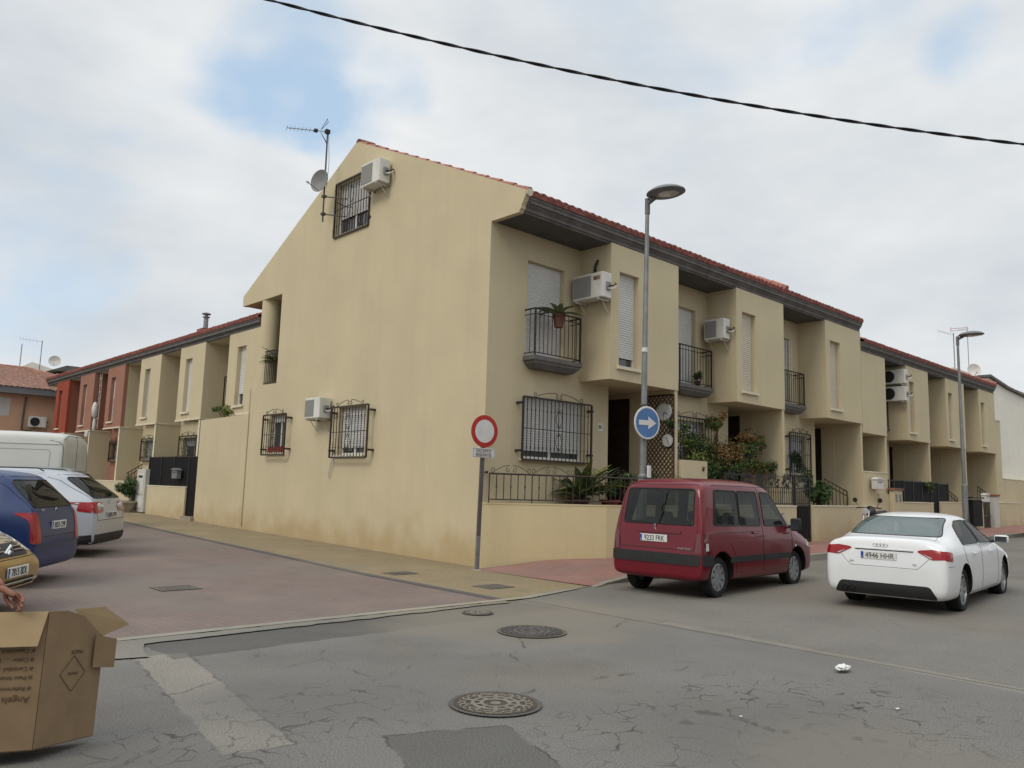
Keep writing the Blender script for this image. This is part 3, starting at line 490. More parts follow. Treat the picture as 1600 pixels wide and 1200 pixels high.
def tiles(name, parent, x0, x1, prof, m_, pitch=.21, amp=.055, eave_ends=(True, True), course=.38):
    """barrel-tile roof over local x, prof = [(y,z) eave .. ridge .. eave]; every course steps up a little, cover tiles close at the eaves"""
    mb = MB(); n = max(1, round((x1-x0)/pitch)); pt = (x1-x0)/n; K = 6
    xs = [x0+pt*(i+k/K) for i in range(n) for k in range(K)]+[x1]
    rnd = random.Random(hash(name) % 99+int(x0*10))
    rows_ = []
    for s_ in range(len(prof)-1):
        a = Vector(prof[s_]); b = Vector(prof[s_+1]); ln = (b-a).length; nn = max(1, int(ln/course)); up = b.y > a.y
        for k in range(nn):
            p_ = a+(b-a)*k/nn; q_ = a+(b-a)*(k+1)/nn
            rows_.append((p_, .026 if up else 0, k)); rows_.append((q_, 0 if up else .026, k))
    nx = len(xs); vs = []
    jit = {}
    for p_, l, k in rows_:
        for i, x in enumerate(xs):
            c = i//K; j = jit.setdefault((c, k, p_.x > prof[1][0]), rnd.uniform(-.006, .008))
            h = amp*abs(math.sin(math.pi*(x-x0)/pt))**.75
            vs.append((x, p_.x, p_.y+l+h+j))
    fs = [(r_*nx+i, r_*nx+i+1, (r_+1)*nx+i+1, (r_+1)*nx+i) for r_ in range(len(rows_)-1) for i in range(nx-1)]
    mb.add(vs, fs, m_, True)
    for e, (on, r_) in enumerate(zip(eave_ends, (0, len(rows_)-1))):
        if on:
            p_ = rows_[r_][0]; b = len(vs)
            v2 = [vs[r_*nx+i] for i in range(nx)]+[(x, p_.x+(.02 if e == 0 else -.02), p_.y-.045) for x in xs]
            mb.add(v2, [(i, i+1, nx+i+1, nx+i) for i in range(nx-1)], m_)
    # boarding under the tiles
    P = [Vector(q) for q in prof]
    pts = [(x0+.002, q.x, q.y-.05) for q in P]+[(x0+.002, q.x, q.y-.17) for q in P[::-1]]
    mb.prism([(a, b+(.06 if i in (0, len(pts)-1) else (-.06 if i in (len(P)-1, len(P)) else 0)), c) for i, (a, b, c) in enumerate(pts)], (x1-x0-.004, 0, 0), M['cornice'])
    return mb.build(name, parent, sharp=50)
def cornice(parent, x0, x1, zt, ze, y_in=-.82):
    """stepped grey plaster cornice under the tiles and the soffit behind it"""
    s_ = ze-zt; y = y_in
    pr = [(y+.01, zt), (y, zt), (y-.012, zt+.10*s_), (y-.045, zt+.12*s_), (y-.045, zt+.22*s_), (y-.03, zt+.24*s_), (y-.035, zt+.30*s_), (y-.075, zt+.42*s_), (y-.12, zt+.70*s_), (y-.14, zt+.74*s_), (y-.14, zt+.93*s_), (y+.01, zt+.93*s_)]
    mb = MB(); mb.prism([(x0, a, b) for a, b in pr], (x1-x0, 0, 0), M['cornice']); return mb.build('cornice', parent)
def soffit(parent, x0, x1, zt, y0=-.81, y1=-.0, m_='soffit'):
    mb = MB(); mb.box((x0, y0, zt+.0), (x1, y1, zt+.05), M[m_]); return mb.build('soffit', parent)
def balcony(parent, x0, x1, zb, zr, proj=.34, railm='iron', bars=7):
    mb = MB(); z1 = zb+.245
    lv = [(.16, .12, 0), (.05, .03, .10), (.045, .03, .13), (.0, 0, .16), (0, 0, .245)]
    vs = []; 
    for ix, iy, dz in lv: vs += [(x0+ix, 0.0, zb+dz), (x0+ix, -(proj-iy), zb+dz), (x1-ix, -(proj-iy), zb+dz), (x1-ix, 0.0, zb+dz)]
    fs = [(i*4+k, i*4+(k+1) % 4, (i+1)*4+(k+1) % 4, (i+1)*4+k) for i in range(len(lv)-1) for k in range(4)]+[(3, 2, 1, 0), (16, 17, 18, 19)]
    mb.add(vs, fs, M['cornice']); o = mb.build('balcony', parent)
    r = MB(); m_ = M[railm]; a, b, y = x0+.04, x1-.04, -(proj-.04); zt_ = zr
    path = [(a, 0, 0), (a, y, 0), (b, y, 0), (b, 0, 0)]
    for zz, rr in ((zt_, .018), (zt_-.11, .010), (z1+.06, .012)):
        for i in range(3):
            p_, q_ = Vector(path[i]), Vector(path[i+1]); r.tube([p_+Vector((0, 0, zz)), q_+Vector((0, 0, zz))], rr, m_, 6)
    for (px, py) in ((a, y), (b, y)): r.box((px-.016, py-.016, z1), (px+.016, py+.016, zt_+.01), m_)
    nx = int((b-a)/.115)
    for k in range(1, nx): x = a+(b-a)*k/nx; r.tube([(x, y, z1+.05), (x, y, zt_-.01)], .0085, m_, 5)
    ny = int(-y/.115)
    for xx in (a, b):
        for k in range(1, ny): yy = y*k/ny; r.tube([(xx, yy, z1+.05), (xx, yy, zt_-.01)], .0085, m_, 5)
    r.build('railing', o); return o
def house(name, label, loc, rz, P, zb, zt, ze, xb, xp, gw, dw, bw, cols=('cream', 'cream', 'cream'), x_left=0, group=None, ridge=(5.19, 9.98), back=(11.1, 6.93), gst=None, dst=(1, 'shutter', False), bst=(1, 'shutter'), roofx=None, tilem='tile', bal=True, doorlab=None, z0=-.3, fin=True, pf=1.0, cornx=None, edge_trim=False):
    h = thing(name, label, 'house', loc, rz, group)
    wm, bm_, fm = (M[c] for c in cols[:3]); BY = -.87
    mb = MB(); T0 = tf_y(0); TB = tf_y(BY)
    holes = []
    if gw: holes.append(gw)
    panel(mb, x_left, xp, z0, zb, holes, T0, .2, wm)                        # ground-floor front wall
    panel(mb, x_left, xb, zb, zt, [dw] if dw else [], T0, .2, wm)           # upper recessed wall
    # porch: side walls, back wall and floor
    mb.box((xp-.02, .2, z0), (xp, 1.45, zb), wm); mb.box((P-.14, .0, z0), (P-.0, 1.45, zb), fm)
    panel(mb, xp, P-.14, z0, zb, [(xp+.06, P-.2, pf, zb-.35)], tf_y(1.3), .15, wm)
    mb.box((xp, .0, z0), (P-.14, 1.3, pf), wm)
    mb.build('wall', h)
    d_ = MB(); tbox(d_, tf_y(1.3), xp+.06, P-.2, pf, zb-.35, -.12, -.06, M['door']);  # front door, widened across the back wall to darken the deep porch
    for zz in (.2, 1.1): tbox(d_, tf_y(1.3), xp+.16, min(xp+.86, P-.3), pf+zz, pf+zz+.75, -.06, -.045, M['door'])
    do = d_.build('door', h); d2 = MB(); d2.box((P-.165, .42, pf), (P-.141, 1.28, zb-.12), M['door']); d2.box((P-.175, .50, pf+.1), (P-.166, .84, pf+1.9), M['door']); d2.box((P-.175, .90, pf+.1), (P-.166, 1.2, pf+1.9), M['door']); d2.build('dark_side_panel', h); k_ = MB(); k_.tube([(xp+.2, 1.3, pf+1.0), (xp+.2, 1.32, pf+1.0)], .02, M['chrome'], 8); k_.build('handle', do)  # dark panel added on the side wall to darken the deep porch
    if fin:
        f = MB(); f.box((P-.12, BY+.02, z0), (P-.001, -.001, zb), fm); f.build('side_fin', h)
    # projecting bay
    b = MB(); panel(b, xb, P+(.0 if fin else 0), zb, zt+.02, [bw] if bw else [], TB, .14, bm_)
    b.box((xb, BY+.14, zb), (xb+.14, 0, zt+.02), bm_); b.box((P-.14, BY+.14, zb), (P, 0, zt+.02), M[cols[3]] if len(cols) > 3 else bm_); b.box((xb+.14, BY+.14, zb), (P-.14, 1.3, zb+.15), bm_)
    bo = b.build('bay', h)
    if bw: window(bo, TB, *bw, shut=bst[0], shm=bst[1], deep=.13, silldrop=.02, mull=False)
    if gw: window(h, T0, *gw, **(gst or {}))
    if dw:
        window(h, T0, *dw, shut=dst[0], shm=dst[1], sill=False, mull=True)
        if bal:
            balcony(h, *(bal if isinstance(bal, tuple) else (dw[0]-.6, dw[1]-.12)), dw[2]-.24, dw[2]+.96)
    rx = roofx or (x_left, P)
    if edge_trim:
        e_ = MB(); e_.box((xb-.02, BY-.022, zb-.045), (P+.02, BY-.002, zb+.01), M['stone']); e_.box((P+.002, BY-.002, zb-.045), (P+.02, -.02, zb+.0), M['stone']); e_.box((P-.125, BY+.0, .6), (P+.004, BY+.018, zb-.046), M['stone']); e_.build('edge_trim', h)
    soffit(h, x_left, xb, zt, m_='cream' if edge_trim else 'soffit'); cornice(h, *(cornx or rx), zt, ze)
    prof = [(-1.0, ze), ridge, back]
    tiles('roof', h, *rx, prof, M[tilem], eave_ends=(True, False))
    # plain rear and party walls closing the volume
    r = MB(); r.box((x_left, 9.9, z0), (P, 10.1, 6.3 if ridge[1] > 9 else zt-.1), wm); r.box((P-.06, 1.6, z0), (P-.005, 9.8, zt-.3), wm); r.build('rear_wall', h)
    return h
# ------------------------------------------------------------------ first terrace: corner house and two neighbours
GW = (.80, 2.95, 2.10, 3.36)
def gst(crest=True, shut=.86, u0=.72, u1=3.0, d=.14): return dict(shut=shut, grill=(u0, u1, 2.05, 3.36, 16, 'iron', d))
kw = dict(P=4.96, zb=3.82, zt=6.73, ze=7.08, xb=2.52, xp=3.52, dw=(.90, 2.0, 4.15, 6.17), bw=(2.80, 3.47, 4.12, 6.17), group='cream terraced houses with grey eaves')
h1 = house('corner_house', 'big cream corner house with tall blank gable end wall, window grilles and satellite dish', (.14, 0, 0), 0, gw=(.86, 2.72, 2.10, 3.36), gst=dict(shut=.84, grill=(.74, 2.80, 2.07, 3.32, 17, 'iron', .14)), dst=(1, 'shutter', False), bst=(.88, 'shutter'), x_left=-.02, roofx=(.02, 4.96), cornx=(-.02, 4.96), pf=1.05, bal=(.82, 2.25), **kw)
h2 = house('terraced_house', 'cream terraced house directly right of the corner house, behind the reddish leafy tree', (5.10, 0, 0), 0, gw=(.80, 2.40, 2.15, 3.30), gst=dict(shut=.9, grill=(.72, 2.75, 2.1, 3.36, 14, 'iron', .15)), dst=(1, 'shutter', False), bst=(1, 'shutter_cream'), bal=(.84, 2.30), **kw)
h3 = house('terraced_house', 'cream terraced house at the far end of the taller row, behind the ornate iron gate', (10.06, 0, 0), 0, gw=(1.8, 2.9, 2.15, 3.30), gst=dict(shut=.5, shm='shutter_grey', grill=(1.7, 2.98, 2.1, 3.36, 10, 'iron', .12)), dst=(1, 'shutter', False), bst=(1, 'shutter_cream'), bal=(.84, 2.30), **kw)
# iron screen in front of the third house's balcony door
mb = MB(); T_ = tf_y(0)
for k in range(8): mb.tube([T_(.95+k*.15, 4.2, .06), T_(.95+k*.15, 6.1, .06)], .012, M['frame_w'], 5)
for k in range(9):
    mb.tube([T_(a, b, .06) for a, b in spiral(1.9, 4.5+k*.19, .07, 0, .8)], .008, M['frame_w'], 4)
mb.build('door_grille', h3)
# gable end wall of the corner house (its west face is the plane x = 0)
def cutbox(u0, u1, z0, z1): 
    bm = bmesh.new(); bmesh.ops.create_cube(bm, size=1)
    for v in bm.verts: v.co = Vector((v.co.x*1.0, (u0+u1)/2+v.co.y*(u1-u0), (z0+z1)/2+v.co.z*(z1-z0)))
    me = bpy.data.meshes.new('cut'); bm.to_mesh(me); bm.free(); o = bpy.data.objects.new('cut', me); C.objects.link(o); return o
def boolean(o, cutters, op='DIFFERENCE', mode='INDEX'):
    for c in cutters:
        n0 = len(o.data.polygons)
        for k in range(4):      # nudge the cutter and retry if the solver loses the shell
            md = o.modifiers.new('b', 'BOOLEAN'); md.operation = op; md.object = c; md.solver = 'EXACT'; md.material_mode = mode
            c.location = (.0007*k, .0005*k, .0009*k)
            bpy.context.view_layer.update(); dg = bpy.context.evaluated_depsgraph_get(); me = bpy.data.meshes.new_from_object(o.evaluated_get(dg)); o.modifiers.clear()
            if len(me.polygons) > n0*.6: old = o.data; o.data = me; bpy.data.meshes.remove(old); break
            bpy.data.meshes.remove(me)
    for c in cutters: bpy.data.objects.remove(c)
gpoly = [(.0, -.3), (.0, 6.73), (-.79, 6.73), (-.80, 6.77), (-.84, 6.80), (-.85, 6.86), (-.93, 6.99), (-.95, 7.04), (-.97, 7.13), (2.1, 8.58), (5.12, 9.96), (5.27, 9.96), (8.2, 8.45), (11.12, 6.95), (11.10, 6.65), (8.64, 6.65), (8.64, 4.16), (10.12, 4.16), (10.12, -.3)]
mb = MB(); mb.prism([(0, a, b) for a, b in gpoly], (.12, 0, 0), M['cream'])
gb = mb.build('gable_wall'); boolean(gb, [cutbox(4.50, 5.98, 7.72, 9.06), cutbox(4.13, 5.32, 2.17, 3.30), cutbox(7.97, 8.83, 2.26, 3.28)])
gb.parent = h1; gb.matrix_parent_inverse = Matrix.Translation((-.14, 0, 0))
TGx = lambda u, z, d=0: Vector((-.14-d, u, z))
window(h1, TGx, 4.50, 5.98, 7.72, 9.06, shut=.66, grill=(4.44, 6.02, 7.66, 9.08, 12, 'iron_br', .03, False), sill=False, label='attic window behind a plain iron grille')
window(h1, TGx, 4.13, 5.32, 2.17, 3.30, shut=.82, grill=(3.80, 5.38, 2.10, 3.29, 11, 'iron_br', .16))
wq = window(h1, TGx, 7.97, 8.83, 2.26, 3.28, shut=.16, grill=(7.66, 8.93, 2.20, 3.27, 9, 'iron_br', .16))
q = MB(); q.box((-.05, 7.98, 2.28), (.0, 8.75, 2.42), M['pot_red'], Matrix.Translation((-.14, 0, 0))); q.build('flower_box', wq)
# loggia at the back of the gable: floor, back wall, ceiling, round column, railing
lg = MB(); off = Matrix.Translation((-.14, 0, 0))
lg.box((.12, 8.64, 3.9), (2.3, 10.12, 4.14), M['cream'], off); lg.box((2.1, 8.64, 4.14), (2.3, 12.6, 6.6), M['cream'], off); lg.box((.13, 8.2, 6.66), (2.3, 11.1, 6.75), M['cream'], off)
lg.box((.12, 8.52, 4.14), (2.3, 8.64, 6.65), M['cream'], off); lg.box((1.0, 10.9, 6.2), (2.1, 11.1, 6.66), M['cream'], off)
lg.build('loggia', h1)
cl = MB(); cl.lathe([(.27, 4.16), (.27, 6.66)], M['cream'], 28, Matrix.Translation((.14, 9.78, 0))); cl.build('column', h1)
rl = MB()
for zz, rr in ((4.22, .014), (5.02, .014), (5.12, .018)): rl.tube([(.0-.08, 8.66, zz), (-.08, 9.52, zz)], rr, M['iron'], 6)
for k in range(9): rl.tube([(-.08, 8.70+k*.1, 4.18), (-.08, 8.70+k*.1, 5.12)], .010, M['iron'], 5)
rl.build('railing', h1)
# verge tiles on the right-hand slope of the gable and the ridge cap
vt = MB(); a = Vector((-.06, 5.2, 9.97)); b = Vector((-.06, -.95, 7.12)); n = 15; d = (b-a)/n
for k in range(n):
    p_ = a+d*k; q_ = a+d*(k+1.08); vt.tube([p_+Vector((0, 0, .005)), q_+Vector((0, 0, .02))], [.058, .075], M['tile_pale'], 10)
vt.tube([b+Vector((0, .02, -.02)), b+Vector((0, -.05, -.03))], [.075, .075], M['stone'], 10)
vt.build('verge_tiles', h1)
vt = MB()
for k in range(12): p_ = Vector((-.1+k*.42, 5.2, 9.99)); vt.tube([p_, p_+Vector((.45, 0, .015))], [.10, .12], M['tile'], 10)
vt.build('ridge_tiles', h1)
vt = MB(); a = Vector((0, -.98, 7.17)); b = Vector((0, 3.2, 9.12)); n = 10; d = (b-a)/n
for k in range(n): vt.tube([a+d*k, a+d*(k+1.06)], [.10, .12], M['tile_pale'], 10)
vt.build('verge_tiles', h3)
# east gable of the third house, above the lower row
mb = MB(); mb.prism([(4.90, a, b) for a, b in gpoly[:13]+[(11.1, 6.65), (10.12, 6.65), (10.12, -.3)]], (.09, 0, 0), M['cream']); mb.build('gable_wall', h3)
# house number plate
pl = MB(); pl.box((3.15, -.012, 2.80), (3.33, -.001, 2.98), M['white_plastic']); np_ = pl.build('number_plate', h1)
def text(body, size, m_, parent, Mx, name='lettering', ext=.0015, sx=1, align='CENTER'):
    cu = bpy.data.curves.new('t', 'FONT'); cu.body = body; cu.size = size; cu.extrude = ext; cu.align_x = align; cu.align_y = 'CENTER'
    o = bpy.data.objects.new('t', cu); C.objects.link(o); bpy.context.view_layer.update()
    me = bpy.data.meshes.new_from_object(o.evaluated_get(bpy.context.evaluated_depsgraph_get())); bpy.data.objects.remove(o); bpy.data.curves.remove(cu)
    for v in me.vertices: v.co.x *= sx
    me.transform(Mx); me.materials.clear(); me.materials.append(m_)
    r = bpy.data.objects.new(name, me); C.objects.link(r); r.parent = parent; return r
FY = Matrix(((1, 0, 0, 0), (0, 0, -1, 0), (0, 1, 0, 0), (0, 0, 0, 1)))      # text plane facing -y, x to the right
text('80', .12, M['ink'], np_, Matrix.Translation((3.24, -.014, 2.89)) @ FY)

# ------------------------------------------------------------------ second, lower terrace on the right
kw2 = dict(P=3.88, zb=3.55, zt=6.13, ze=6.47, xb=1.80, xp=2.35, ridge=(4.9, 9.0), back=(9.9, 6.6), gw=None)
def h2nd(lab, x, **k):
    a = dict(kw2); a.update(dw=(.35, 1.35, 3.95, 5.6), bw=(2.05, 2.50, 3.83, 5.62), dst=(1, 'shutter_grey', False), bst=(1, 'shutter_cream'), bal=(.28, 1.62), pf=1.2, group='lower cream terraced houses further along the street'); a.update(k)
    return house('terraced_house', lab, (x, 0, 0), 0, **a)
h4 = h2nd('narrow front of the first lower cream house, squeezed against the taller terrace', 13.02+.0, xb=2.02, xp=2.5, dw=None, x_left=2.0, roofx=(2.01, 3.88), cornx=(2.0, 3.88), bw=None)
h5 = h2nd('lower cream house with two stacked air conditioners on its bay', 16.90)
h6 = h2nd('lower cream house in the middle of the row, behind the black panel gate', 20.78, dst=(.6, 'shutter_grey', False))
h7 = h2nd('last lower cream house at the far right, beside the tall white building', 24.66)
# fittings on the last house: low annexe
an = MB(); an.box((3.885, -.85, -.3), (4.6, 3, 5.0), M['cream']); an.box((3.87, -.87, 5.0), (4.62, 3, 5.05), M['stone']); an.build('annexe', h7)
vt = MB(); a = Vector((3.84, -.98, 6.55)); b = Vector((3.84, 3.2, 8.3)); n = 10; d = (b-a)/n
for k in range(n): vt.tube([a+d*k, a+d*(k+1.06)], [.10, .12], M['tile_pale'], 10)
vt.build('verge_tiles', h7)

# ------------------------------------------------------------------ terrace along the left street (fronts face -x)
cols_l = [('cream',)*3, ('cream',)*3, ('cream',)*3, ('salmon', 'salmon', 'cream', 'cream'), ('salmon', 'salmon', 'cream', 'darksalmon'), ('red', 'red', 'cream', 'darksalmon')]
labs = ['cream terraced house behind the tall garden wall, nearest the corner house on the left street', 'cream terraced house above the black gate with the vine-topped window grille', 'cream terraced house with a metal flue on the roof, third on the left street',
        'salmon-fronted terraced house next to the last cream one on the left street', 'salmon terraced house with a white figure hanging in its recess', 'red terraced house at the far end of the left street']
lw = []
for k in range(6):
    dz = -.10+.0
    h = house('terraced_house', labs[k], (.97, 10.0+3.88*(k+1), dz), -math.pi/2, P=3.88, zb=3.55, zt=6.00, ze=6.32, xb=1.80, xp=2.75, ridge=(4.6, 8.6), back=(9.5, 6.4),
              gw=(.35, 1.75, 2.3, 3.05), gst=dict(shut=(.5, .35, .9, .4, .4, .4)[k], shm='shutter_grey', grill=(.28, 1.82, 2.25, 3.1, 10, 'iron', .12)),
              dw=(.35, 1.35, 3.95, 5.7), bw=(2.42, 3.0, 3.80, 5.58) if k == 0 else (2.30, 2.85, 3.80, 5.60), dst=(.8, 'shutter', False), bst=((.78, 1, .95, .45, .45, 1)[k], 'shutter' if k != 2 else 'shutter_grey'), bal=(.28, 1.62), pf=1.1,
              cols=cols_l[k], edge_trim=True, group='terraced houses along the left street', z0=-.3)
    lw.append(h)
# flue
fl = MB(); fl.box((1.55, 1.2, 6.9), (2.15, 1.65, 7.55), M['tile']); fo = fl.build('chimney', lw[2])
fp = MB(); fp.lathe([(.09, 7.5), (.09, 8.02), (.14, 8.03), (.14, 8.06), (.07, 8.07), (.07, 8.14), (.17, 8.15), (.17, 8.19), (.02, 8.24)], M['galv'], 16, Matrix.Translation((1.85, 1.42, 0))); fp.build('flue', fo)
# hanging figure in the recess of the salmon house (white Father-Christmas-like shape on a rope ladder is left generic)
fg = thing('rope_ladder', 'white rope ladder with a pale cloth bundle hanging beside a salmon bay', 'decoration', (.04, 24.45, 0))
q = MB()
for dy in (-.12, .12): q.tube([(0, dy, 5.75), (0.02, dy*.8, 4.9), (0, dy, 3.45)], .012, M['white_plastic'], 5)
for k in range(8): q.tube([(0, -.12, 3.6+k*.28), (0, .12, 3.6+k*.28)], .012, M['white_plastic'], 5)
q.build('ladder', fg)
q = MB(); q.lathe([(.02, 3.9), (.10, 4.0), (.12, 4.3), (.08, 4.5), (.03, 4.56)], M['white_plastic'], 14, Matrix.Translation((-.12, 0, 0))); q.lathe([(.02, 3.35), (.07, 3.45), (.06, 3.8), (.02, 3.95)], M['white_plastic'], 10, Matrix.Translation((-.08, .05, 0))); q.build('bundle', fg)

# ------------------------------------------------------------------ air conditioners
def aircon(label, loc, rz, w=.78, h=.56, dep=.30, fan=False, pipe=None, badge=None, grp='air-conditioner units on the house walls'):
    a = thing('air_conditioner', label, 'air conditioner', loc, rz, grp)     # local: back at y=0, front faces -y, bottom at z=0
    b = MB(); b.bbox((-w/2, -dep-.06, 0), (w/2, -.06, h), .015, M['white_plastic']); b.build('casing', a)
    g = MB()
    if fan:
        T_ = Matrix.Translation((-w*.16, -dep-.062, h/2)) @ Matrix.Rotation(R(90), 4, 'X')
        g.lathe([(h*.40, .0), (h*.41, .012), (h*.37, .012), (h*.36, .003), (.03, .002), (.0, .006)], M['trim'], 28, T_)
        for k in range(1, 6): g.lathe([(h*.40*k/6, .010), (h*.40*k/6+.006, .014), (h*.40*k/6+.012, .010)], M['hub_dark'], 28, T_, cap=False)
    else: g.box((-w/2+.03, -dep-.068, .05), (w*.12, -dep-.0605, h-.05), M['vent'])
    g.build('fan_grille', a)
    if badge: q = MB(); q.box((w*.2, -dep-.064, h*.70), (w*.42, -dep-.0605, h*.86), M[badge]); q.build('badge', a)
    for sx in (-w*.36, w*.36): br = MB(); br.box((sx-.015, -dep-.08, -.045), (sx+.015, 0, -.012), M['offwhite']); br.box((sx-.015, -.03, -.045), (sx+.015, 0, h*.55), M['offwhite']); br.tube([(sx, -.02, -.30), (sx, -dep*.8, -.04)], .01, M['offwhite'], 5); br.build('bracket', a)
    pp = MB(); x = w/2
    pp.bbox((x, -.25, h*.30), (x+.035, -.12, h*.62), .008, M['grey_plastic'])
    for k, dz in enumerate((.0, .06)): pp.tube([(x+.03, -.2, h*.35+dz), (x+.12, -.17, h*.33+dz), (x+.13, -.08, h*.42+dz), (x+.05, -.0, h*.52+dz)], .014, M['trim'] if k else M['white_plastic'], 6)
    if pipe: pp.tube(pipe, .012, M['white_plastic'], 6)
    pp.build('pipes', a); return a
WX = -math.pi/2       # unit on a wall that faces -x
aircon('white air conditioner high on the gable, overlapping the attic window grille', (0, 3.95, 8.45), WX)
aircon('white air conditioner between two low gable window grilles, its cable hanging down', (0, 5.98, 3.05), WX, w=.72, h=.50, pipe=[(.42, -.05, .2), (.44, -.03, -.3), (.52, -.02, -.7), (.56, -.03, -1.1), (.42, -.04, -1.42), (.38, -.03, -1.3), (.5, -.03, -.95)])
aircon('white air conditioner with a rusty badge on the side of the corner house bay', (2.66, -.52, 5.50), WX, w=.84, h=.54, badge='tile_old')
aircon('off-white air conditioner beside the second balcony of the taller row', (7.62, -.44, 5.40), WX, w=.58, h=.52)
aircon('upper air conditioner of the stacked pair on the lower row', (18.70, -.55, 5.48), WX, w=.82, h=.50, fan=True)
aircon('lower air conditioner of the stacked pair on the lower row', (18.70, -.55, 4.88), WX, w=.82, h=.50, fan=True)
# thin bent pipe above the corner-house unit
q = MB(); q.tube([(2.64, -.45, 6.02), (2.60, -.48, 6.25), (2.63, -.52, 6.42)], .02, M['trim'], 6); q.tube([(2.64, -.38, 6.02), (2.61, -.44, 6.3), (2.63, -.5, 6.42)], .015, M['galv_dark'], 6)
tag(q.build('pipe_bend'), 'dark bent pipes rising from the corner house air conditioner', 'pipe')

# ------------------------------------------------------------------ antennas and dishes
def yagi(mb, p0, p1, m_, n=9, el=.12, back=True):
    p0 = Vector(p0); p1 = Vector(p1); d = (p1-p0).normalized(); s_ = d.cross(Vector((0, 0, 1))).normalized()
    mb.tube([p0, p1], .010, m_, 5)
    for k in range(n): c = p0+(p1-p0)*(.25+.75*k/(n-1)); mb.tube([c-s_*el*.4+Vector((0, 0, -el*.5)), c+s_*el*.4+Vector((0, 0, el*.5))], .005, m_, 4)
    if back:
        for sg in (1, -1):
            c = p0+(p1-p0)*.17; v = [c+Vector((0, 0, sg*.03)), c+Vector((0, 0, sg*.30))-d*.16+s_*.10, c+Vector((0, 0, sg*.30))-d*.16-s_*.10]
            for i in range(3): mb.tube([v[i], v[(i+1) % 3]], .007, m_, 4)
            for q_ in (.35, .6, .8):
                mb.tube([v[0].lerp(v[1], q_), v[0].lerp(v[2], q_)], .005, m_, 4)
ant = thing('tv_antenna', 'tall mast with a comb-like television aerial fixed to the gable beside the attic window', 'antenna', (-.4, 5.95, 7.99))
q = MB(); q.tube([(0, 0, 0), (0, .02, 2.42)], .022, M['galv_dark'], 8)
for z in (.20, .66): q.tube([(0, .0, z), (.2, -.2, z-.03), (.42, -.42, z-.06)], .016, M['galv_dark'], 6); q.box((-.05, -.05, z-.03), (.05, .05, z+.03), M['galv_dark'])
q.tube([(.15, -.38, .45), (.25, -.48, .38), (.42, -.5, .36)], .012, M['trim'], 5); q.tube([(.03, .02, 2.35), (.08, 0, 1.6), (.05, -.01, .9)], .006, M['trim'], 4)
q.build('mast', ant)
q = MB(); yagi(q, (0, .02, 2.38), (-.82, .62, 2.40), M['galv_dark'], 9, .2); q.box((-.06, -.03, 2.33), (.05, .07, 2.43), M['trim']); q.box((-.28, .15, 2.35), (-.2, .23, 2.42), M['trim']); q.build('aerial', ant)
dish_prof = [(0, 0), (.10, .008), (.18, .028), (.25, .055), (.29, .078), (.295, .080), (.288, .090), (.24, .066), (.16, .034), (0, .012)]
def dish(label, loc, dirv, s=1, arm=.35, m_='offwhite'):
    o = thing('satellite_dish', label, 'satellite dish', loc, group='satellite dishes on the roofs')
    d = Vector(dirv).normalized(); Q = d.to_track_quat('Z', 'Y').to_matrix().to_4x4()
    q = MB(); q.lathe([(r_*s, z*s) for r_, z in dish_prof], M[m_], 32, Q, cap=False); q.build('reflector', o)
    q = MB(); a = Q @ Vector((0, -.27*s, .04)); b = Q @ Vector((0, -.20*s, arm)); q.tube([a, b], .011, M['galv'], 6); q.tube([b, b+(Q @ Vector((0, 0, .05))-Q @ Vector((0, 0, 0)))*-1.4], .028, M['offwhite'], 8); q.build('feed_arm', o); return o
dish('grey satellite dish on the mast beside the attic window of the gable', (-.44, 6.05, 9.05), (-.95, -.28, .05), 1.0, .5, 'grey_plastic')
a2 = thing('tv_antenna', 'distant mast with red and white aerial rods above the far right roofs', 'antenna', (28.2, -.05, 6.75))
q = MB(); q.tube([(0, 0, 0), (0, 0, 2.42)], .014, M['galv'], 6); q.build('mast', a2)
q = MB()
for dz in (.0, .10): q.tube([(0, 0, 2.28+dz), (-.15, .62, 2.28+dz)], .010, M['sign_red'] if dz else M['galv'], 5)
q.tube([(-.15, .62, 2.22), (-.15, .62, 2.46)], .010, M['sign_red'], 5); yagi(q, (.02, -.05, 2.33), (-.05, .35, 2.33), M['sign_white'], 4, .34, False); q.build('aerial', a2)
dish('white satellite dish standing on the far right roof', (28.1, -.25, 7.18), (-.75, -.6, .15), .95, .4, 'white_plastic')

# ------------------------------------------------------------------ walls, gates and railings of the front gardens
def wallbox(name, label, a, b, m_='cream', cap=True, cat='wall', grp='low garden walls'):
    t_ = thing(name, label, cat, ((a[0]+b[0])/2, (a[1]+b[1])/2, 0), group=grp); Mo = Matrix.Translation((-(a[0]+b[0])/2, -(a[1]+b[1])/2, 0))
    q = MB(); q.box(a, (b[0], b[1], b[2]-(.035 if cap else 0)), M[m_], Mo); q.build('wall', t_)
    if cap: q = MB(); q.bbox((a[0]-.01, a[1]-.015, b[2]-.035), (b[0]+.01, b[1]+.015, b[2]), .006, M[m_] if cap == 2 else M['stone'], Mo); q.build('coping', t_)
    return t_
# corner wall: runs obliquely out from the gable foot, then along the pavement
t_ = thing('garden_wall', 'freshly painted yellow low wall at the street corner, carrying the iron railing', 'wall', (0, 0, 0), group='low garden walls')
q = MB(); q.prism([(.0, -.005, -.3), (2.5, -.955, -.3), (5.15, -.955, -.3), (5.15, -.78, -.3), (2.55, -.78, -.3), (.02, .16, -.3)], (0, 0, 1.49), M['yellow']); q.build('wall', t_)
q = MB(); q.prism([(.0, -.012, 1.19), (2.5, -.962, 1.19), (5.15, -.962, 1.19), (5.15, -.77, 1.19), (2.55, -.77, 1.19), (.02, .17, 1.19)], (0, 0, .028), M['yellow']); q.build('coping', t_)
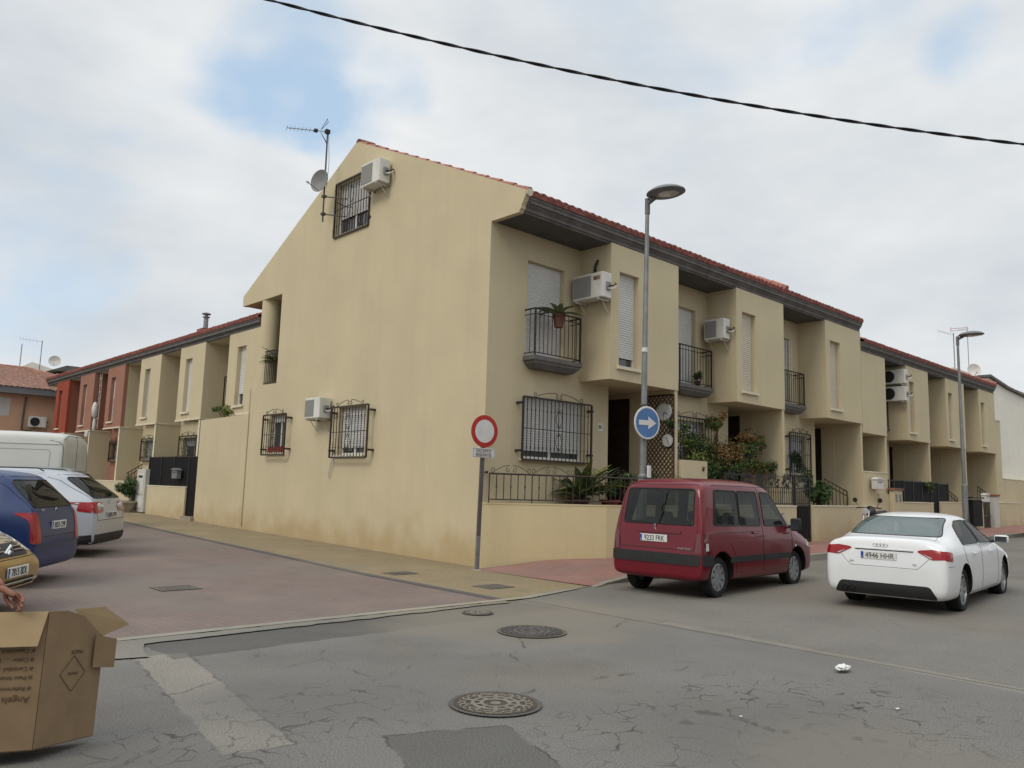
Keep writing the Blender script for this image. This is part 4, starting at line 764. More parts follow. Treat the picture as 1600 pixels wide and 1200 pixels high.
# raised terrace behind it
q = MB(); q.prism([(.14, -.002, .2), (2.5, -.775, .2), (4.9, -.775, .2), (4.9, -.002, .2)], (0, 0, .88), M['concrete']); tag(q.build('terrace'), 'raised front terrace floor behind the yellow corner wall', 'terrace', kind='structure')
rl = thing('railing', 'black iron railing with scrolled top on the yellow corner wall', 'railing', (0, 0, 0))
q = MB(); P0 = Vector((.10, -.07, 0)); P1 = Vector((2.5, -.93, 0)); P2 = Vector((5.05, -.93, 0))
def along(s_):
    l1 = (P1-P0).length
    return P0+(P1-P0)*(s_/l1) if s_ < l1 else P1+(P2-P1)*((s_-l1)/(P2-P1).length)
Ltot = (P1-P0).length+(P2-P1).length
for zz, rr in ((1.285, .013), (1.77, .020)):
    for a, b in ((P0, P1), (P1, P2)): q.tube([a+Vector((0, 0, zz)), b+Vector((0, 0, zz))], rr, M['iron_br'], 6)
q.lathe([(.0, -.03), (.03, -.02), (.035, 0), (.03, .02), (0, .03)], M['iron_br'], 10, Matrix.Translation(P0+Vector((-.06, .02, 1.79))))
n = 34
for k in range(n+1):
    p_ = along(Ltot*k/n); q.tube([p_+Vector((0, 0, 1.22 if k % 6 == 0 else 1.285)), p_+Vector((0, 0, 1.77))], .012 if k % 6 == 0 else .0095, M['iron_br'], 5)
    if k % 2: q.tube([p_+Vector((0, 0, 1.50)), p_+Vector((0, 0, 1.525)), p_+Vector((0, 0, 1.55))], [.008, .02, .008], M['iron_br'], 6)
q.build('rails', rl)
q = MB(); TA = lambda s_, z: along(s_)+Vector((0, 0, z))
for k in range(6):
    c = .45+k*.86
    for sg in (1, -1):
        pts = [(c+sg*(.03+.36*j/8), 1.79+.145*math.cos(j/8*math.pi/2)) for j in range(9)]
        q.tube([TA(a, b) for a, b in pts], .006, M['iron_br'], 4); q.tube([TA(a, b) for a, b in spiral(c+sg*.37, 1.845, .055, -math.pi/2, .95*sg)], .006, M['iron_br'], 4); q.tube([TA(a, b) for a, b in spiral(c+sg*.065, 1.845, .055, math.pi/2, -1.0*sg)], .006, M['iron_br'], 4)
q.build('scrolls', rl)
wallbox('wall_pillar', 'plain cream block of wall between the lattice and the reddish tree, taller than the low walls', (5.16, -.97, -.3), (6.12, -.80, 2.25), cap=False, grp=None)
wallbox('garden_wall', 'low cream wall with an intercom panel, left of the ornate iron gate', (6.13, -.96, -.3), (10.44, -.80, 1.255))
wallbox('garden_wall', 'long low cream wall right of the ornate iron gate, behind the white car', (11.42, -.96, -.3), (15.85, -.80, 1.27))
wallbox('garden_wall', 'short stepped cream wall with a tiled cap beside the white mailbox', (15.86, -.97, -.3), (17.25, -.78, 1.66), cap=False)
wallbox('parapet_block', 'cream parapet block under the narrow lower house front', (14.95, -.90, -.3), (16.75, -.70, 2.35), grp=None)
wallbox('garden_wall', 'low cream wall below the long black panel fence, left of the black door', (17.26, -.96, -.3), (20.60, -.80, 1.42))
wallbox('garden_wall', 'low cream wall right of the black door, beside the far lamp post', (21.36, -.96, -.3), (26.1, -.80, 1.46))
wallbox('garden_wall', 'far low cream wall beyond the white gate post', (28.0, -.96, -.3), (31.5, -.80, 1.5))
wallbox('boundary_wall', 'high plain beige wall at the foot of the tall white building', (29.35, -.75, -.3), (60, -.5, 2.55), grp=None)
# intercom
q = MB(); q.bbox((9.6, -.985, .83), (9.72, -.965, 1.06), .004, M['grey_plastic'])
for k in range(4): q.box((9.62, -.99, .86+k*.045), (9.70, -.985, .885+k*.045), M['plate_white'])
tag(q.build('intercom'), 'small brown intercom panel on the wall left of the ornate gate', 'intercom')
# ornate railing and gate
def ornate(name, label, x0, x1, z0, z1, y=-.88, cat='railing', low=None, seed=3):
    o = thing(name, label, cat, ((x0+x1)/2, y, 0)); cx_ = (x0+x1)/2; r = random.Random(seed)
    q = MB()
    for zz in (z0+.03, z1-.30, z1-.02): q.box((x0-cx_, -.012, zz-.012), (x1-cx_, .012, zz+.012), M['iron'])
    n = int((x1-x0)/.115)
    for k in range(n+1):
        xx = x0-cx_+(x1-x0)*k/n; q.tube([(xx, 0, z0), (xx, 0, z1-.30)], .009, M['iron'], 5); q.tube([(xx, 0, z0+.3), (xx, 0, z0+.33), (xx, 0, z0+.36)], [.009, .02, .009], M['iron'], 5)
    for xx in (x0-cx_, x1-cx_): q.box((xx-.02, -.02, (low if low is not None else z0)), (xx+.02, .02, z1+.02), M['iron'])
    q.build('bars', o)
    q = MB(); m_ = max(1, round((x1-x0)/.75)); wseg = (x1-x0)/m_
    for s_ in range(m_):
        c = x0-cx_+wseg*(s_+.5)
        for k in range(46):
            a = r.uniform(0, 2*math.pi); rr = r.uniform(.02, 1)**.5; px = c+math.cos(a)*rr*wseg*.42; pz = z1-.15+math.sin(a)*rr*.17
            t0 = r.uniform(0, 6.28); q.tube([(px+.035*math.cos(t0+j*.9), 0, pz+.035*math.sin(t0+j*.9)) for j in range(5)], .007, M['iron'], 4)
            v = [Vector((px, r.uniform(-.01, .01), pz))+Vector((math.cos(t0+j*2.1)*.03, 0, math.sin(t0+j*2.1)*.03)) for j in range(3)]; q.add(v, [(0, 1, 2)], M['iron'])
        for k in range(7): q.tube([(c-.18+.06*k, 0, z1-.02), (c-.18+.06*k+r.uniform(-.03, .03), 0, z1+.10-.02*abs(k-3))], .009, M['iron'], 4)
    q.build('wrought_leaves', o)
    if low is not None:
        q = MB()
        for k in range(9): xx = x0-cx_+.06+(x1-x0-.12)*k/8; q.tube([(xx, 0, low+.05), (xx, 0, z0-.02)], .012, M['iron'], 5)
        for zz in (low+.06, z0-.03): q.box((x0-cx_, -.012, zz-.014), (x1-cx_, .012, zz+.014), M['iron'])
        q.box((x0-cx_+.02, .014, low+.08), (x1-cx_-.02, .02, z0-.04), M['black_metal']); q.build('gate_leaf', o)
    return o
ornate('railing', 'ornate black iron railing with leafy wrought panels beside the reddish tree', 7.0, 10.42, 1.27, 2.02)
ornate('iron_gate', 'tall ornate black iron garden gate with a leafy top panel', 10.52, 11.34, 1.28, 2.02, cat='gate', low=.27, seed=8)
q = MB(); q.box((10.35, -1.25, .0), (11.6, -.97, .24), M['stone']); tag(q.build('door_step'), 'pale stone step in front of the ornate iron gate', 'step')
def stairrail(label, x0, x1, z0, z1, zb, y=-.45):
    o = thing('stair_railing', label, 'railing', (x0, y, 0), group='sloping stair railings'); q = MB(); l = x1-x0
    for dz in (0, -.14): q.tube([(0, 0, z0+dz), (l, 0, z1+dz)], .018, M['iron_br'], 6)
    for k in range(7): f = k/6; q.tube([(l*f, 0, zb), (l*f, 0, z0+(z1-z0)*f)], .012 if k < 6 else .02, M['iron_br'], 5)
    q.build('rails', o)
stairrail('brown stair railing sloping down beside the bush behind the ornate gate', 13.2, 14.72, 2.05, 1.70, 1.0)
stairrail('sloping stair railing left of the far lamp post', 22.4, 24.2, 2.12, 1.62, 1.2, -.6)
stairrail('sloping stair railing at the far end beside the white gate post', 26.7, 28.7, 2.12, 1.70, 1.2, -.6)
# black sheet fence and door on the right
def sheetfence(name, label, a, b, z0, z1, axis, at, cat='fence', posts=3, grp=None):
    o = thing(name, label, cat, ((a+b)/2, at, 0) if axis == 'x' else (at, (a+b)/2, 0), group=grp); h_ = (b-a)/2; q = MB()
    S = (lambda u0, u1, d0, d1, c, d: ((u0, d0, c), (u1, d1, d))) if axis == 'x' else (lambda u0, u1, d0, d1, c, d: ((d0, u0, c), (d1, u1, d)))
    q.box(*S(-h_, h_, -.012, .012, z0, z1), M['black_metal']); q.build('panel', o)
    q = MB()
    for k in range(posts): u = -h_+2*h_*k/(posts-1); q.box(*S(u-.02, u+.02, -.03, .03, z0, z1+.01), M['iron'])
    q.box(*S(-h_, h_, -.022, .022, z1-.03, z1), M['iron']); q.build('frame', o); return o
sheetfence('panel_fence', 'long black sheet-metal fence along the far garden wall', 17.3, 20.60, 1.44, 2.14, 'x', -.86, posts=5)
sheetfence('metal_gate', 'black sheet-metal door between two low walls on the right street', 20.62, 21.34, .35, 2.14, 'x', -.86, 'gate', 2)
sheetfence('panel_fence', 'short black sheet-metal fence right of the black door', 21.36, 22.4, 1.48, 2.12, 'x', -.86, posts=2)
bf = thing('bar_fence', 'short run of black bars at the left end of the long black fence', 'fence', (16.6, -.86, 0)); q = MB()
for k in range(7): q.tube([(-.45+.15*k, 0, 1.66), (-.45+.15*k, 0, 2.13)], .014, M['iron'], 5)
for zz in (1.70, 2.12): q.box((-.5, -.012, zz-.015), (.65, .012, zz+.015), M['iron'])
q.build('bars', bf)
def mailbox(label, loc, rz, w=.36, h=.34, m_='white_plastic'):
    o = thing('mailbox', label, 'mailbox', loc, rz, 'mailboxes by the gates'); q = MB(); q.bbox((-w/2, -.16, 0), (w/2, 0, h*.86), .012, M[m_]); q.build('box_body', o)
    q = MB(); q.prism([(-w/2-.03, -.19, h*.83), (-w*.3, -.19, h*.98), (0, -.19, h*1.04), (w*.3, -.19, h*.98), (w/2+.03, -.19, h*.83)], (0, .2, 0), M[m_]); q.build('lid', o)
    q = MB(); q.box((-w*.32, -.166, h*.58), (w*.32, -.161, h*.63), M['trim']); q.build('slot', o); return o
mailbox('white mailbox with a curved lid, left of the long black fence', (15.55, -.98, 1.80), 0, .55, .36)
mailbox('pale letterbox on the wall by the far white gate post', (26.05, -.98, 1.50), 0, .5, .34)
mailbox('dented metal letterbox on the black gate of the left street', (.0, 15.0, 1.5), WX, .42, .33, 'galv')
cb = thing('meter_cabinet', 'dark cabinet with a flat top behind the far lamp post', 'cabinet', (24.6, -1.02, 0)); q = MB(); q.bbox((-.55, -.18, .55), (.55, .04, 1.56), .01, M['black_metal']); q.build('cabinet_body', cb); q = MB(); q.box((-.68, -.22, 1.62), (.68, .06, 1.68), M['iron']); q.build('top', cb)
cb = thing('meter_cabinet', 'pale pillar with two small meter doors behind the white car roof', 'cabinet', (17.0, -1.0, 0)); q = MB(); q.bbox((-.35, -.12, .0), (.35, .03, 1.80), .01, M['cream']); q.box((-.42, -.16, 1.80), (.42, .05, 1.86), M['tile_old']); q.build('cabinet_body', cb)
q = MB(); q.box((-.24, -.13, 1.42), (-.08, -.121, 1.66), M['grey_plastic']); q.box((.08, -.13, 1.42), (.24, -.121, 1.66), M['grey_plastic']); q.build('meter_door', cb)
gp = thing('gate_post', 'white brick-faced gate post with a dark barred gate leaf beside it, far right', 'post', (27.5, -.9, 0)); q = MB(); q.bbox((-.32, -.16, .0), (.32, .16, 1.74), .01, M['offwhite']); q.box((-.36, -.2, 1.74), (.36, .2, 1.82), M['darksalmon']); q.build('post_body', gp)
q = MB()
for k in range(6): q.tube([(-1.25+k*.16, 0, .4), (-1.25+k*.16, 0, 1.5)], .02, M['iron_br'], 5)
for zz in (.45, .95, 1.48): q.box((-1.3, -.02, zz-.03), (-.38, .02, zz+.03), M['iron_br'])
q.build('gate_leaf', gp)
# left street: tall garden wall, black gate, low walls, cabinet, arch
t_ = thing('garden_wall', 'tall plain cream garden wall joining the gable end on the left street', 'wall', (0, 11.9, 0)); q = MB()
q.prism([(.002, 10.121-11.9, -.3), (.002, 13.55-11.9, -.3), (.002, 13.55-11.9, 3.35), (.002, 10.121-11.9, 3.39)], (.2, 0, 0), M['cream']); q.build('wall', t_)
q = MB(); q.tube([(-.02, 10.15, .25), (-.02, 10.15, 4.1)], .022, M['cream'], 8); tag(q.build('drain_pipe'), 'thin painted pipe down the joint between gable and tall garden wall', 'pipe')
wallbox('garden_wall', 'low cream wall under the black gate panel on the left street', (-.02, 14.32, -.2), (.16, 17.75, 1.25), grp='low walls of the left street')
wallbox('garden_wall', 'low cream wall beyond the potted shrub on the left street', (-.02, 19.5, -.2), (.16, 24.8, 1.36), grp='low walls of the left street')
wallbox('garden_wall', 'far low cream wall behind the white van', (-.02, 25.9, -.2), (.16, 33, 1.4), grp='low walls of the left street')
sheetfence('panel_fence', 'black sheet-metal fence above the low wall on the left street', 14.34, 17.9, 1.27, 2.23, 'y', .06, posts=4)
sheetfence('metal_gate', 'narrow black sheet-metal door at the end of the tall garden wall', 13.57, 14.31, .36, 2.22, 'y', .06, 'gate', 2)
q = MB(); q.box((-.12, 13.5, .1), (.15, 14.3, .33), M['concrete']); tag(q.build('door_step'), 'low step under the narrow black door of the left street', 'step')
cb = thing('meter_cabinet', 'white meter cabinet beside the potted shrub on the left street', 'cabinet', (0, 18.2, 0)); q = MB(); q.bbox((-.1, -.42, .3), (.15, .42, 1.80), .01, M['offwhite']); q.build('cabinet_body', cb)
q = MB(); q.box((-.112, -.3, .95), (-.101, .3, 1.65), M['white_plastic']); q.box((-.112, -.3, .45), (-.101, .3, .85), M['white_plastic']); q.box((-.118, -.2, 1.5), (-.113, .2, 1.58), M['trim']); q.build('meter_door', cb)
ar = thing('iron_gate', 'small arched black iron gate behind the potted shrub', 'gate', (.05, 19.05, 0)); q = MB()
q.tube([(0, -.36, .4), (0, -.36, 1.2), (0, -.25, 1.42), (0, 0, 1.55), (0, .25, 1.42), (0, .36, 1.2), (0, .36, .4)], .02, M['iron'], 6)
for k in range(6): q.tube([(0, -.27+.11*k, .4), (0, -.27+.11*k, 1.38)], .012, M['iron'], 5)
q.box((-.01, -.34, .45), (.01, .34, 1.0), M['black_metal']); q.build('gate_leaf', ar)
o = thing('stair_railing', 'sloping stair railing behind the low wall of the left street', 'railing', (.5, 21.0, 0), group='sloping stair railings'); q = MB()
for dz in (0, -.14): q.tube([(0, -1.0, 2.0+dz), (0, 1.1, 1.55+dz)], .018, M['iron_br'], 6)
for k in range(7): q.tube([(0, -1.0+.35*k, 1.0), (0, -1.0+.35*k, 2.0-.45*k/6)], .012, M['iron_br'], 5)
q.build('rails', o)

# ------------------------------------------------------------------ buildings beyond
wb = thing('white_building', 'tall plain white building beyond the end of the right-hand terrace', 'building', (30, 0, 0)); q = MB()
q.prism([(-.62, -.45, 2.55), (30, -.45, 2.55), (30, -.45, 5.6), (1.9, -.45, 6.75), (-.62, -.45, 7.0)], (0, 14, 0), M['white_wall']); q.build('wall', wb)
q = MB(); q.prism([(-.75, -.6, 7.02), (1.9, -.6, 6.77), (30, -.6, 5.62), (30, -.6, 5.7), (1.9, -.6, 6.87), (-.75, -.6, 7.12)], (0, 14.2, 0), M['cornice']); q.build('roof', wb)
q = MB(); q.box((9.0, 4.0, 6.0), (34, 16, 8.9), M['white_wall']); q.box((8.9, 3.9, 8.9), (34.1, 16.1, 9.05), M['stone']); q.build('rooftop_storey', wb)
dish('small white satellite dish on the tall white building', (40.6, 3.5, 8.1), (-.6, -.7, .3), 1.2, .4, 'white_plastic')
a3 = thing('tv_antenna', 'thin aerial mast on top of the white building at the right edge', 'antenna', (41, 4.5, 9.05)); q = MB(); q.tube([(0, 0, 0), (0, 0, 2.4)], .03, M['galv'], 6); yagi(q, (0, 0, 2.3), (-1.4, .4, 2.35), M['galv'], 5, .3, False); q.build('mast', a3)
ob = thing('orange_house', 'orange house with a hipped old-tile roof closing the end of the left street', 'house', (-2.8, 36, .2)); q = MB()
panel(q, -9, 7.0, .3, 5.45, [(.0, 1.95, 4.25, 5.22)], tf_y(0), .25, M['orange']); q.box((-9, .0, .3), (-8.9, 9, 5.45), M['orange']); q.box((6.9, .25, .3), (7.0, 9, 5.45), M['orange']); q.box((-8.85, -.03, 3.05), (6.95, -.005, 3.35), M['white_wall']); q.build('wall', ob)
window(ob, tf_y(0), .0, 1.95, 4.25, 5.22, shut=.95, sill=False)
q = MB(); q.box((-9.5, -.55, 5.40), (7.5, .1, 5.72), M['lampgrey']); q.build('cornice', ob)
rf = MB(); v = [(-9.6, -.6, 5.72), (7.6, -.6, 5.72), (7.6, 10, 5.72), (-9.6, 10, 5.72), (-5.2, 4.4, 7.3), (3.4, 4.4, 7.3)]
NX = 90
def corr(a, b, c, d, n, m_):   # a,b eave ends; d,c ridge ends: corrugated slope
    a, b, c, d = map(Vector, (a, b, c, d)); vs = []; rows2 = 14
    nn = (b-a).cross(d-a).normalized(); nn = nn if nn.z > 0 else -nn
    for r_ in range(rows2+1):
        f = r_/rows2; l = a.lerp(d, f); r2 = b.lerp(c, f)
        for k in range(n*4+1):
            s_ = k/(n*4); ph = (a.lerp(b, 0)-l).length
            vs.append(l.lerp(r2, s_)+nn*(.05*abs(math.sin(math.pi*(l.lerp(r2, s_)-a).dot((b-a).normalized())/.25))))
    w_ = n*4+1; rf.add(vs, [(r_*w_+k, r_*w_+k+1, (r_+1)*w_+k+1, (r_+1)*w_+k) for r_ in range(rows2) for k in range(n*4)], m_, False)
corr(v[0], v[1], v[5], v[4], 68, M['tile_old']); corr(v[1], v[2], v[5], v[5], 40, M['tile_old']); rf.add(v, [(2, 3, 4, 5), (3, 0, 4)], M['tile_old'])
rf.tube([v[1], v[5]], .1, M['tile_pale'], 8); rf.tube([v[5], v[4]], .1, M['tile_pale'], 8); rf.build('roof', ob)
dp = MB(); dp.tube([(2.55, -.1, 5.3), (2.5, -.1, 3.6), (3.0, -.1, 3.5)], .05, M['galv_dark'], 6); dp.build('drain_pipe', ob)
aircon('air conditioner on the orange house at the end of the left street', (.35, 36, 3.95), 0, w=.8, h=.55, fan=True)
sb = thing('white_building', 'pale rooftop storey with aerials rising behind the orange house', 'building', (3.42, 52, 0)); q = MB(); q.prism([(-2.4, 0, 3), (3, 0, 3), (3, 0, 8.5), (-.2, 0, 9.35), (-1.6, 0, 8.45), (-2.4, 0, 8.3)], (0, 6, 0), M['white_wall']); q.build('wall', sb)
db = thing('dark_roofed_building', 'building with a flat dark roof edge behind the left terrace roofs', 'building', (7.4, 50, 0)); q = MB(); q.box((-3, 0, 3), (9, 8, 8.5), M['white_wall']); q.build('wall', db)
q = MB(); q.prism([(-3.5, -.6, 8.65), (-2.6, -.6, 9.05), (9.5, -.6, 9.05), (9.5, -.6, 8.5)], (0, 9, 0), M['cornice']); q.build('roof', db)
for k, (x, y, z, lab) in enumerate([(3.5, 51, 9.1, 'aerial with horizontal rods above the orange house roof'), (2.2, 50.5, 8.6, 'thin bare mast above the orange house roof')]):
    a3 = thing('tv_antenna', lab, 'antenna', (x, y, z)); q = MB(); q.tube([(0, 0, -.6), (0, 0, 1.7)], .03, M['galv'], 5); q.build('mast', a3)
    if k == 0: q = MB(); yagi(q, (0, 0, 1.6), (-1.3, .4, 1.7), M['galv'], 6, .4, False); q.build('aerial', a3)
dish('pale satellite dish above the orange house roof', (4.15, 49.9, 9.3), (-.4, -.9, .2), 1.3, .4, 'offwhite')

# unseen houses added behind the viewer, reflected in paint and glass, shading the street
def block(lab, x0, y0, x1, y1, z, m_):
    b = thing('house', lab, 'house', ((x0+x1)/2, (y0+y1)/2, 0)); hx, hy = (x1-x0)/2, (y1-y0)/2; q = MB()
    q.box((-hx, -hy, -.3), (hx, hy, z), m_); q.build('wall', b); q = MB()
    for s_ in (-1, 1): q.prism([(-hx-.3, s_*(hy+.3), z), (hx+.3, s_*(hy+.3), z), (hx+.3, 0, z+1.8), (-hx-.3, 0, z+1.8)], (0, 0, .1), M['tile'])
    q.build('roof', b)
    for k in range(int(hx)-1):
        for zz in (1.0, 3.9): q = MB(); q.box((-hx+1+k*2.2, hy, zz), (-hx+2.1+k*2.2, hy+.03, zz+1.3), M['glass']); q.build('window', b)
block('long pale terrace added unseen behind the viewer, to be reflected in paint and glass', -6, -34, 44, -25, 5.6, M['white_wall'])
block('orange terrace added unseen behind the viewer, left of the pale one', -40, -30, -20, -22, 5.6, M['orange'])
# ------------------------------------------------------------------ cars: x forward from the rear bumper, y to the left, z up
def ring(st, crown):
    x, zb, zs, zt, wb, ws, wt = st
    h_ = zt-zs
    half = [(0, zb), (wb*.70, zb), (wb*.985, zb+.012), (ws*.992, zb+(zs-zb)*.16), (ws, zb+(zs-zb)*.55), (ws*.992, zb+(zs-zb)*.88), (ws*.962, zs+.012*min(1, h_/.2)), (wt+(ws-wt)*.42, zs+h_*.50), (wt+.012, zt-.12*min(1, h_/.3)), (wt*.93, zt-.02*min(1, h_/.3)), (wt*.55, zt+crown*.75), (0, zt+crown)]
    pts = [(x, -y, z) for y, z in half[1:-1]][::-1]
    full = [(x, y, z) for y, z in half]+[(x, -y, z) for y, z in half[1:-1]][::-1]
    return full
def car_body(stations, crown, m_, sub=2):
    bm = bmesh.new(); rs = []
    for st in stations: rs.append([bm.verts.new(p) for p in ring(st[:7], crown if len(st) < 8 else st[7])])
    n = len(rs[0])
    for a, b in zip(rs, rs[1:]):
        for k in range(n): bm.faces.new((a[k], a[(k+1) % n], b[(k+1) % n], b[k]))
    for r_, flip in ((rs[0], 0), (rs[-1], 1)):
        for k in range(0, n//2-0):
            a, b, c, d = r_[k], r_[k+1], r_[(n-k-1) % n], r_[(n-k) % n]
            f = [v for i, v in enumerate((a, b, c, d)) if v not in (a, b, c, d)[:i]]
            if len(set(f)) > 2:
                try: bm.faces.new(f if flip else f[::-1])
                except ValueError: pass
    bmesh.ops.recalc_face_normals(bm, faces=bm.faces[:])
    me = bpy.data.meshes.new('body'); bm.to_mesh(me); bm.free(); me.materials.append(m_); o = bpy.data.objects.new('body', me); C.objects.link(o)
    for p_ in me.polygons: p_.use_smooth = True
    s_ = o.modifiers.new('s', 'SUBSURF'); s_.levels = sub; s_.render_levels = sub
    bpy.context.view_layer.update(); dg = bpy.context.evaluated_depsgraph_get(); m2 = bpy.data.meshes.new_from_object(o.evaluated_get(dg)); o.modifiers.clear(); o.data = m2; return o
def mesh_obj(name, bm, m_=None):
    me = bpy.data.meshes.new(name); bm.to_mesh(me); bm.free()
    if m_: me.materials.append(m_)
    o = bpy.data.objects.new(name, me); C.objects.link(o); return o
class Car:
    def __init__(s, name, label, loc, heading, scale, stations, crown, paintm, group='cars', sub=2, slope=(0, 0)):
        s.root = thing(name, label, 'car', loc, R(heading)); s.root.scale = scale if isinstance(scale, tuple) else (scale,)*3
        s.body = car_body(stations, crown, paintm, sub); s.paint = paintm
        s.L = stations[-1][0]
        bm = bmesh.new(); bm.from_mesh(s.body.data); s.bvh = BVHTree.FromBMesh(bm); bm.free()
        s.body.parent = s.root
    def hit(s, side, a, b):
        """side: R/L (a=x,b=z), B back (a=y,b=z), F front, T top (a=x,b=y)"""
        o, d = {'R': (Vector((a, -3, b)), Vector((0, 1, 0))), 'L': (Vector((a, 3, b)), Vector((0, -1, 0))), 'B': (Vector((-3, a, b)), Vector((1, 0, 0))), 'F': (Vector((s.L+3, a, b)), Vector((-1, 0, 0))), 'T': (Vector((a, b, 4)), Vector((0, 0, -1)))}[side]
        l, nrm, i, dd = s.bvh.ray_cast(o, d)
        if l is None: return None, None
        if nrm.dot(d) > 0: nrm = -nrm
        return l, nrm
    def patch(s, name, side, poly, off, m_, step=.06, thick=0, parent=None, smooth=True, rnd=0):
        if rnd: poly = roundpoly(poly, rnd)
        bm = bmesh.new(); bm.faces.new([bm.verts.new((a, b, 0)) for a, b in poly])
        lo = [min(p[i] for p in poly) for i in (0, 1)]; hi = [max(p[i] for p in poly) for i in (0, 1)]
        for ax in (0, 1):
            n = int((hi[ax]-lo[ax])/step)
            for k in range(1, n+1):
                co = [0, 0, 0]; no = [0, 0, 0]; co[ax] = lo[ax]+(hi[ax]-lo[ax])*k/(n+1); no[ax] = 1
                bmesh.ops.bisect_plane(bm, geom=bm.verts[:]+bm.edges[:]+bm.faces[:], plane_co=co, plane_no=no)
        bad = []
        for v in bm.verts:
            l, nr = s.hit(side, v.co.x, v.co.y)
            if l is None: bad.append(v)
            else: v.co = l+nr*off
        if bad: bmesh.ops.delete(bm, geom=bad, context='VERTS')
        bmesh.ops.recalc_face_normals(bm, faces=bm.faces[:])
        if bm.faces:
            f0 = bm.faces[:][0]; dirv = {'R': Vector((0, -1, 0)), 'L': Vector((0, 1, 0)), 'B': Vector((-1, 0, 0)), 'F': Vector((1, 0, 0)), 'T': Vector((0, 0, 1))}[side]
            if f0.normal.dot(dirv) < 0: bmesh.ops.reverse_faces(bm, faces=bm.faces[:])
        if thick:
            r_ = bmesh.ops.solidify(bm, geom=bm.faces[:], thickness=thick)
        o = mesh_obj(name, bm, m_); o.parent = parent or s.root
        if smooth:
            for p_ in o.data.polygons: p_.use_smooth = True
            o.data.set_sharp_from_angle(angle=R(40))
        return o
    def line(s, mb, side, pts, r, m_, step=.05, off=0, closed=False, n=5):
        P = []
        pts = list(pts)+([pts[0]] if closed else [])
        for (a, b), (c, d) in zip(pts, pts[1:]):
            k_ = max(1, int(math.hypot(c-a, d-b)/step))
            for k in range(k_): P.append((a+(c-a)*k/k_, b+(d-b)*k/k_))
        P.append(pts[-1]); Q = []
        for a, b in P:
            l, nr = s.hit(side, a, b)
            if l is not None and (not Q or (l+nr*off-Q[-1]).length > .004): Q.append(l+nr*off)
        if len(Q) > 1: mb.tube(Q, r, m_, n)
    def finish_cut(s, cutters):
        cutters = cutters[::-1]
        s.body.parent = None; boolean(s.body, cutters, mode='TRANSFER'); s.body.parent = s.root; s.body.data.set_sharp_from_angle(angle=R(32))
def roundpoly(poly, r, n=4):
    out = []; N_ = len(poly)
    for i in range(N_):
        p_, a, b = Vector(poly[i]), Vector(poly[i-1]), Vector(poly[(i+1) % N_]); u = (a-p_); v = (b-p_); ru = min(r, u.length*.45); rv = min(r, v.length*.45); A = p_+u.normalized()*ru; B = p_+v.normalized()*rv
        for k in range(n+1): t_ = k/n; out.append(tuple(A*(1-t_)**2+p_*2*t_*(1-t_)+B*t_*t_))
    return out
def mirror(poly): return [(-a, b) for a, b in poly][::-1]
def prismcut(pts3, d, m_):
    mb = MB(); mb.prism(pts3, d, m_); me = bpy.data.meshes.new('cut'); me.from_pydata(mb.v, [], mb.f); me.materials.append(m_); bm = bmesh.new(); bm.from_mesh(me); bmesh.ops.recalc_face_normals(bm, faces=bm.faces[:]); bm.to_mesh(me); bm.free()
    o = bpy.data.objects.new('cut', me); C.objects.link(o); return o
def loftcut(secs, m_):
    """secs: list of equal-length rings"""
    bm = bmesh.new(); rs = [[bm.verts.new(p) for p in r_] for r_ in secs]; n = len(rs[0])
    for a, b in zip(rs, rs[1:]):
        for k in range(n): bm.faces.new((a[k], a[(k+1) % n], b[(k+1) % n], b[k]))
    bm.faces.new(rs[0][::-1]); bm.faces.new(rs[-1]); bmesh.ops.recalc_face_normals(bm, faces=bm.faces[:]); return mesh_obj('cut', bm, m_)
def cylcut(x, z, r, y0, y1, m_):
    bm = bmesh.new(); bmesh.ops.create_cone(bm, cap_ends=True, segments=40, radius1=r, radius2=r, depth=y1-y0); bmesh.ops.rotate(bm, verts=bm.verts[:], matrix=Matrix.Rotation(R(90), 3, 'X')); bmesh.ops.translate(bm, verts=bm.verts[:], vec=(x, (y0+y1)/2, z)); return mesh_obj('cut', bm, m_)
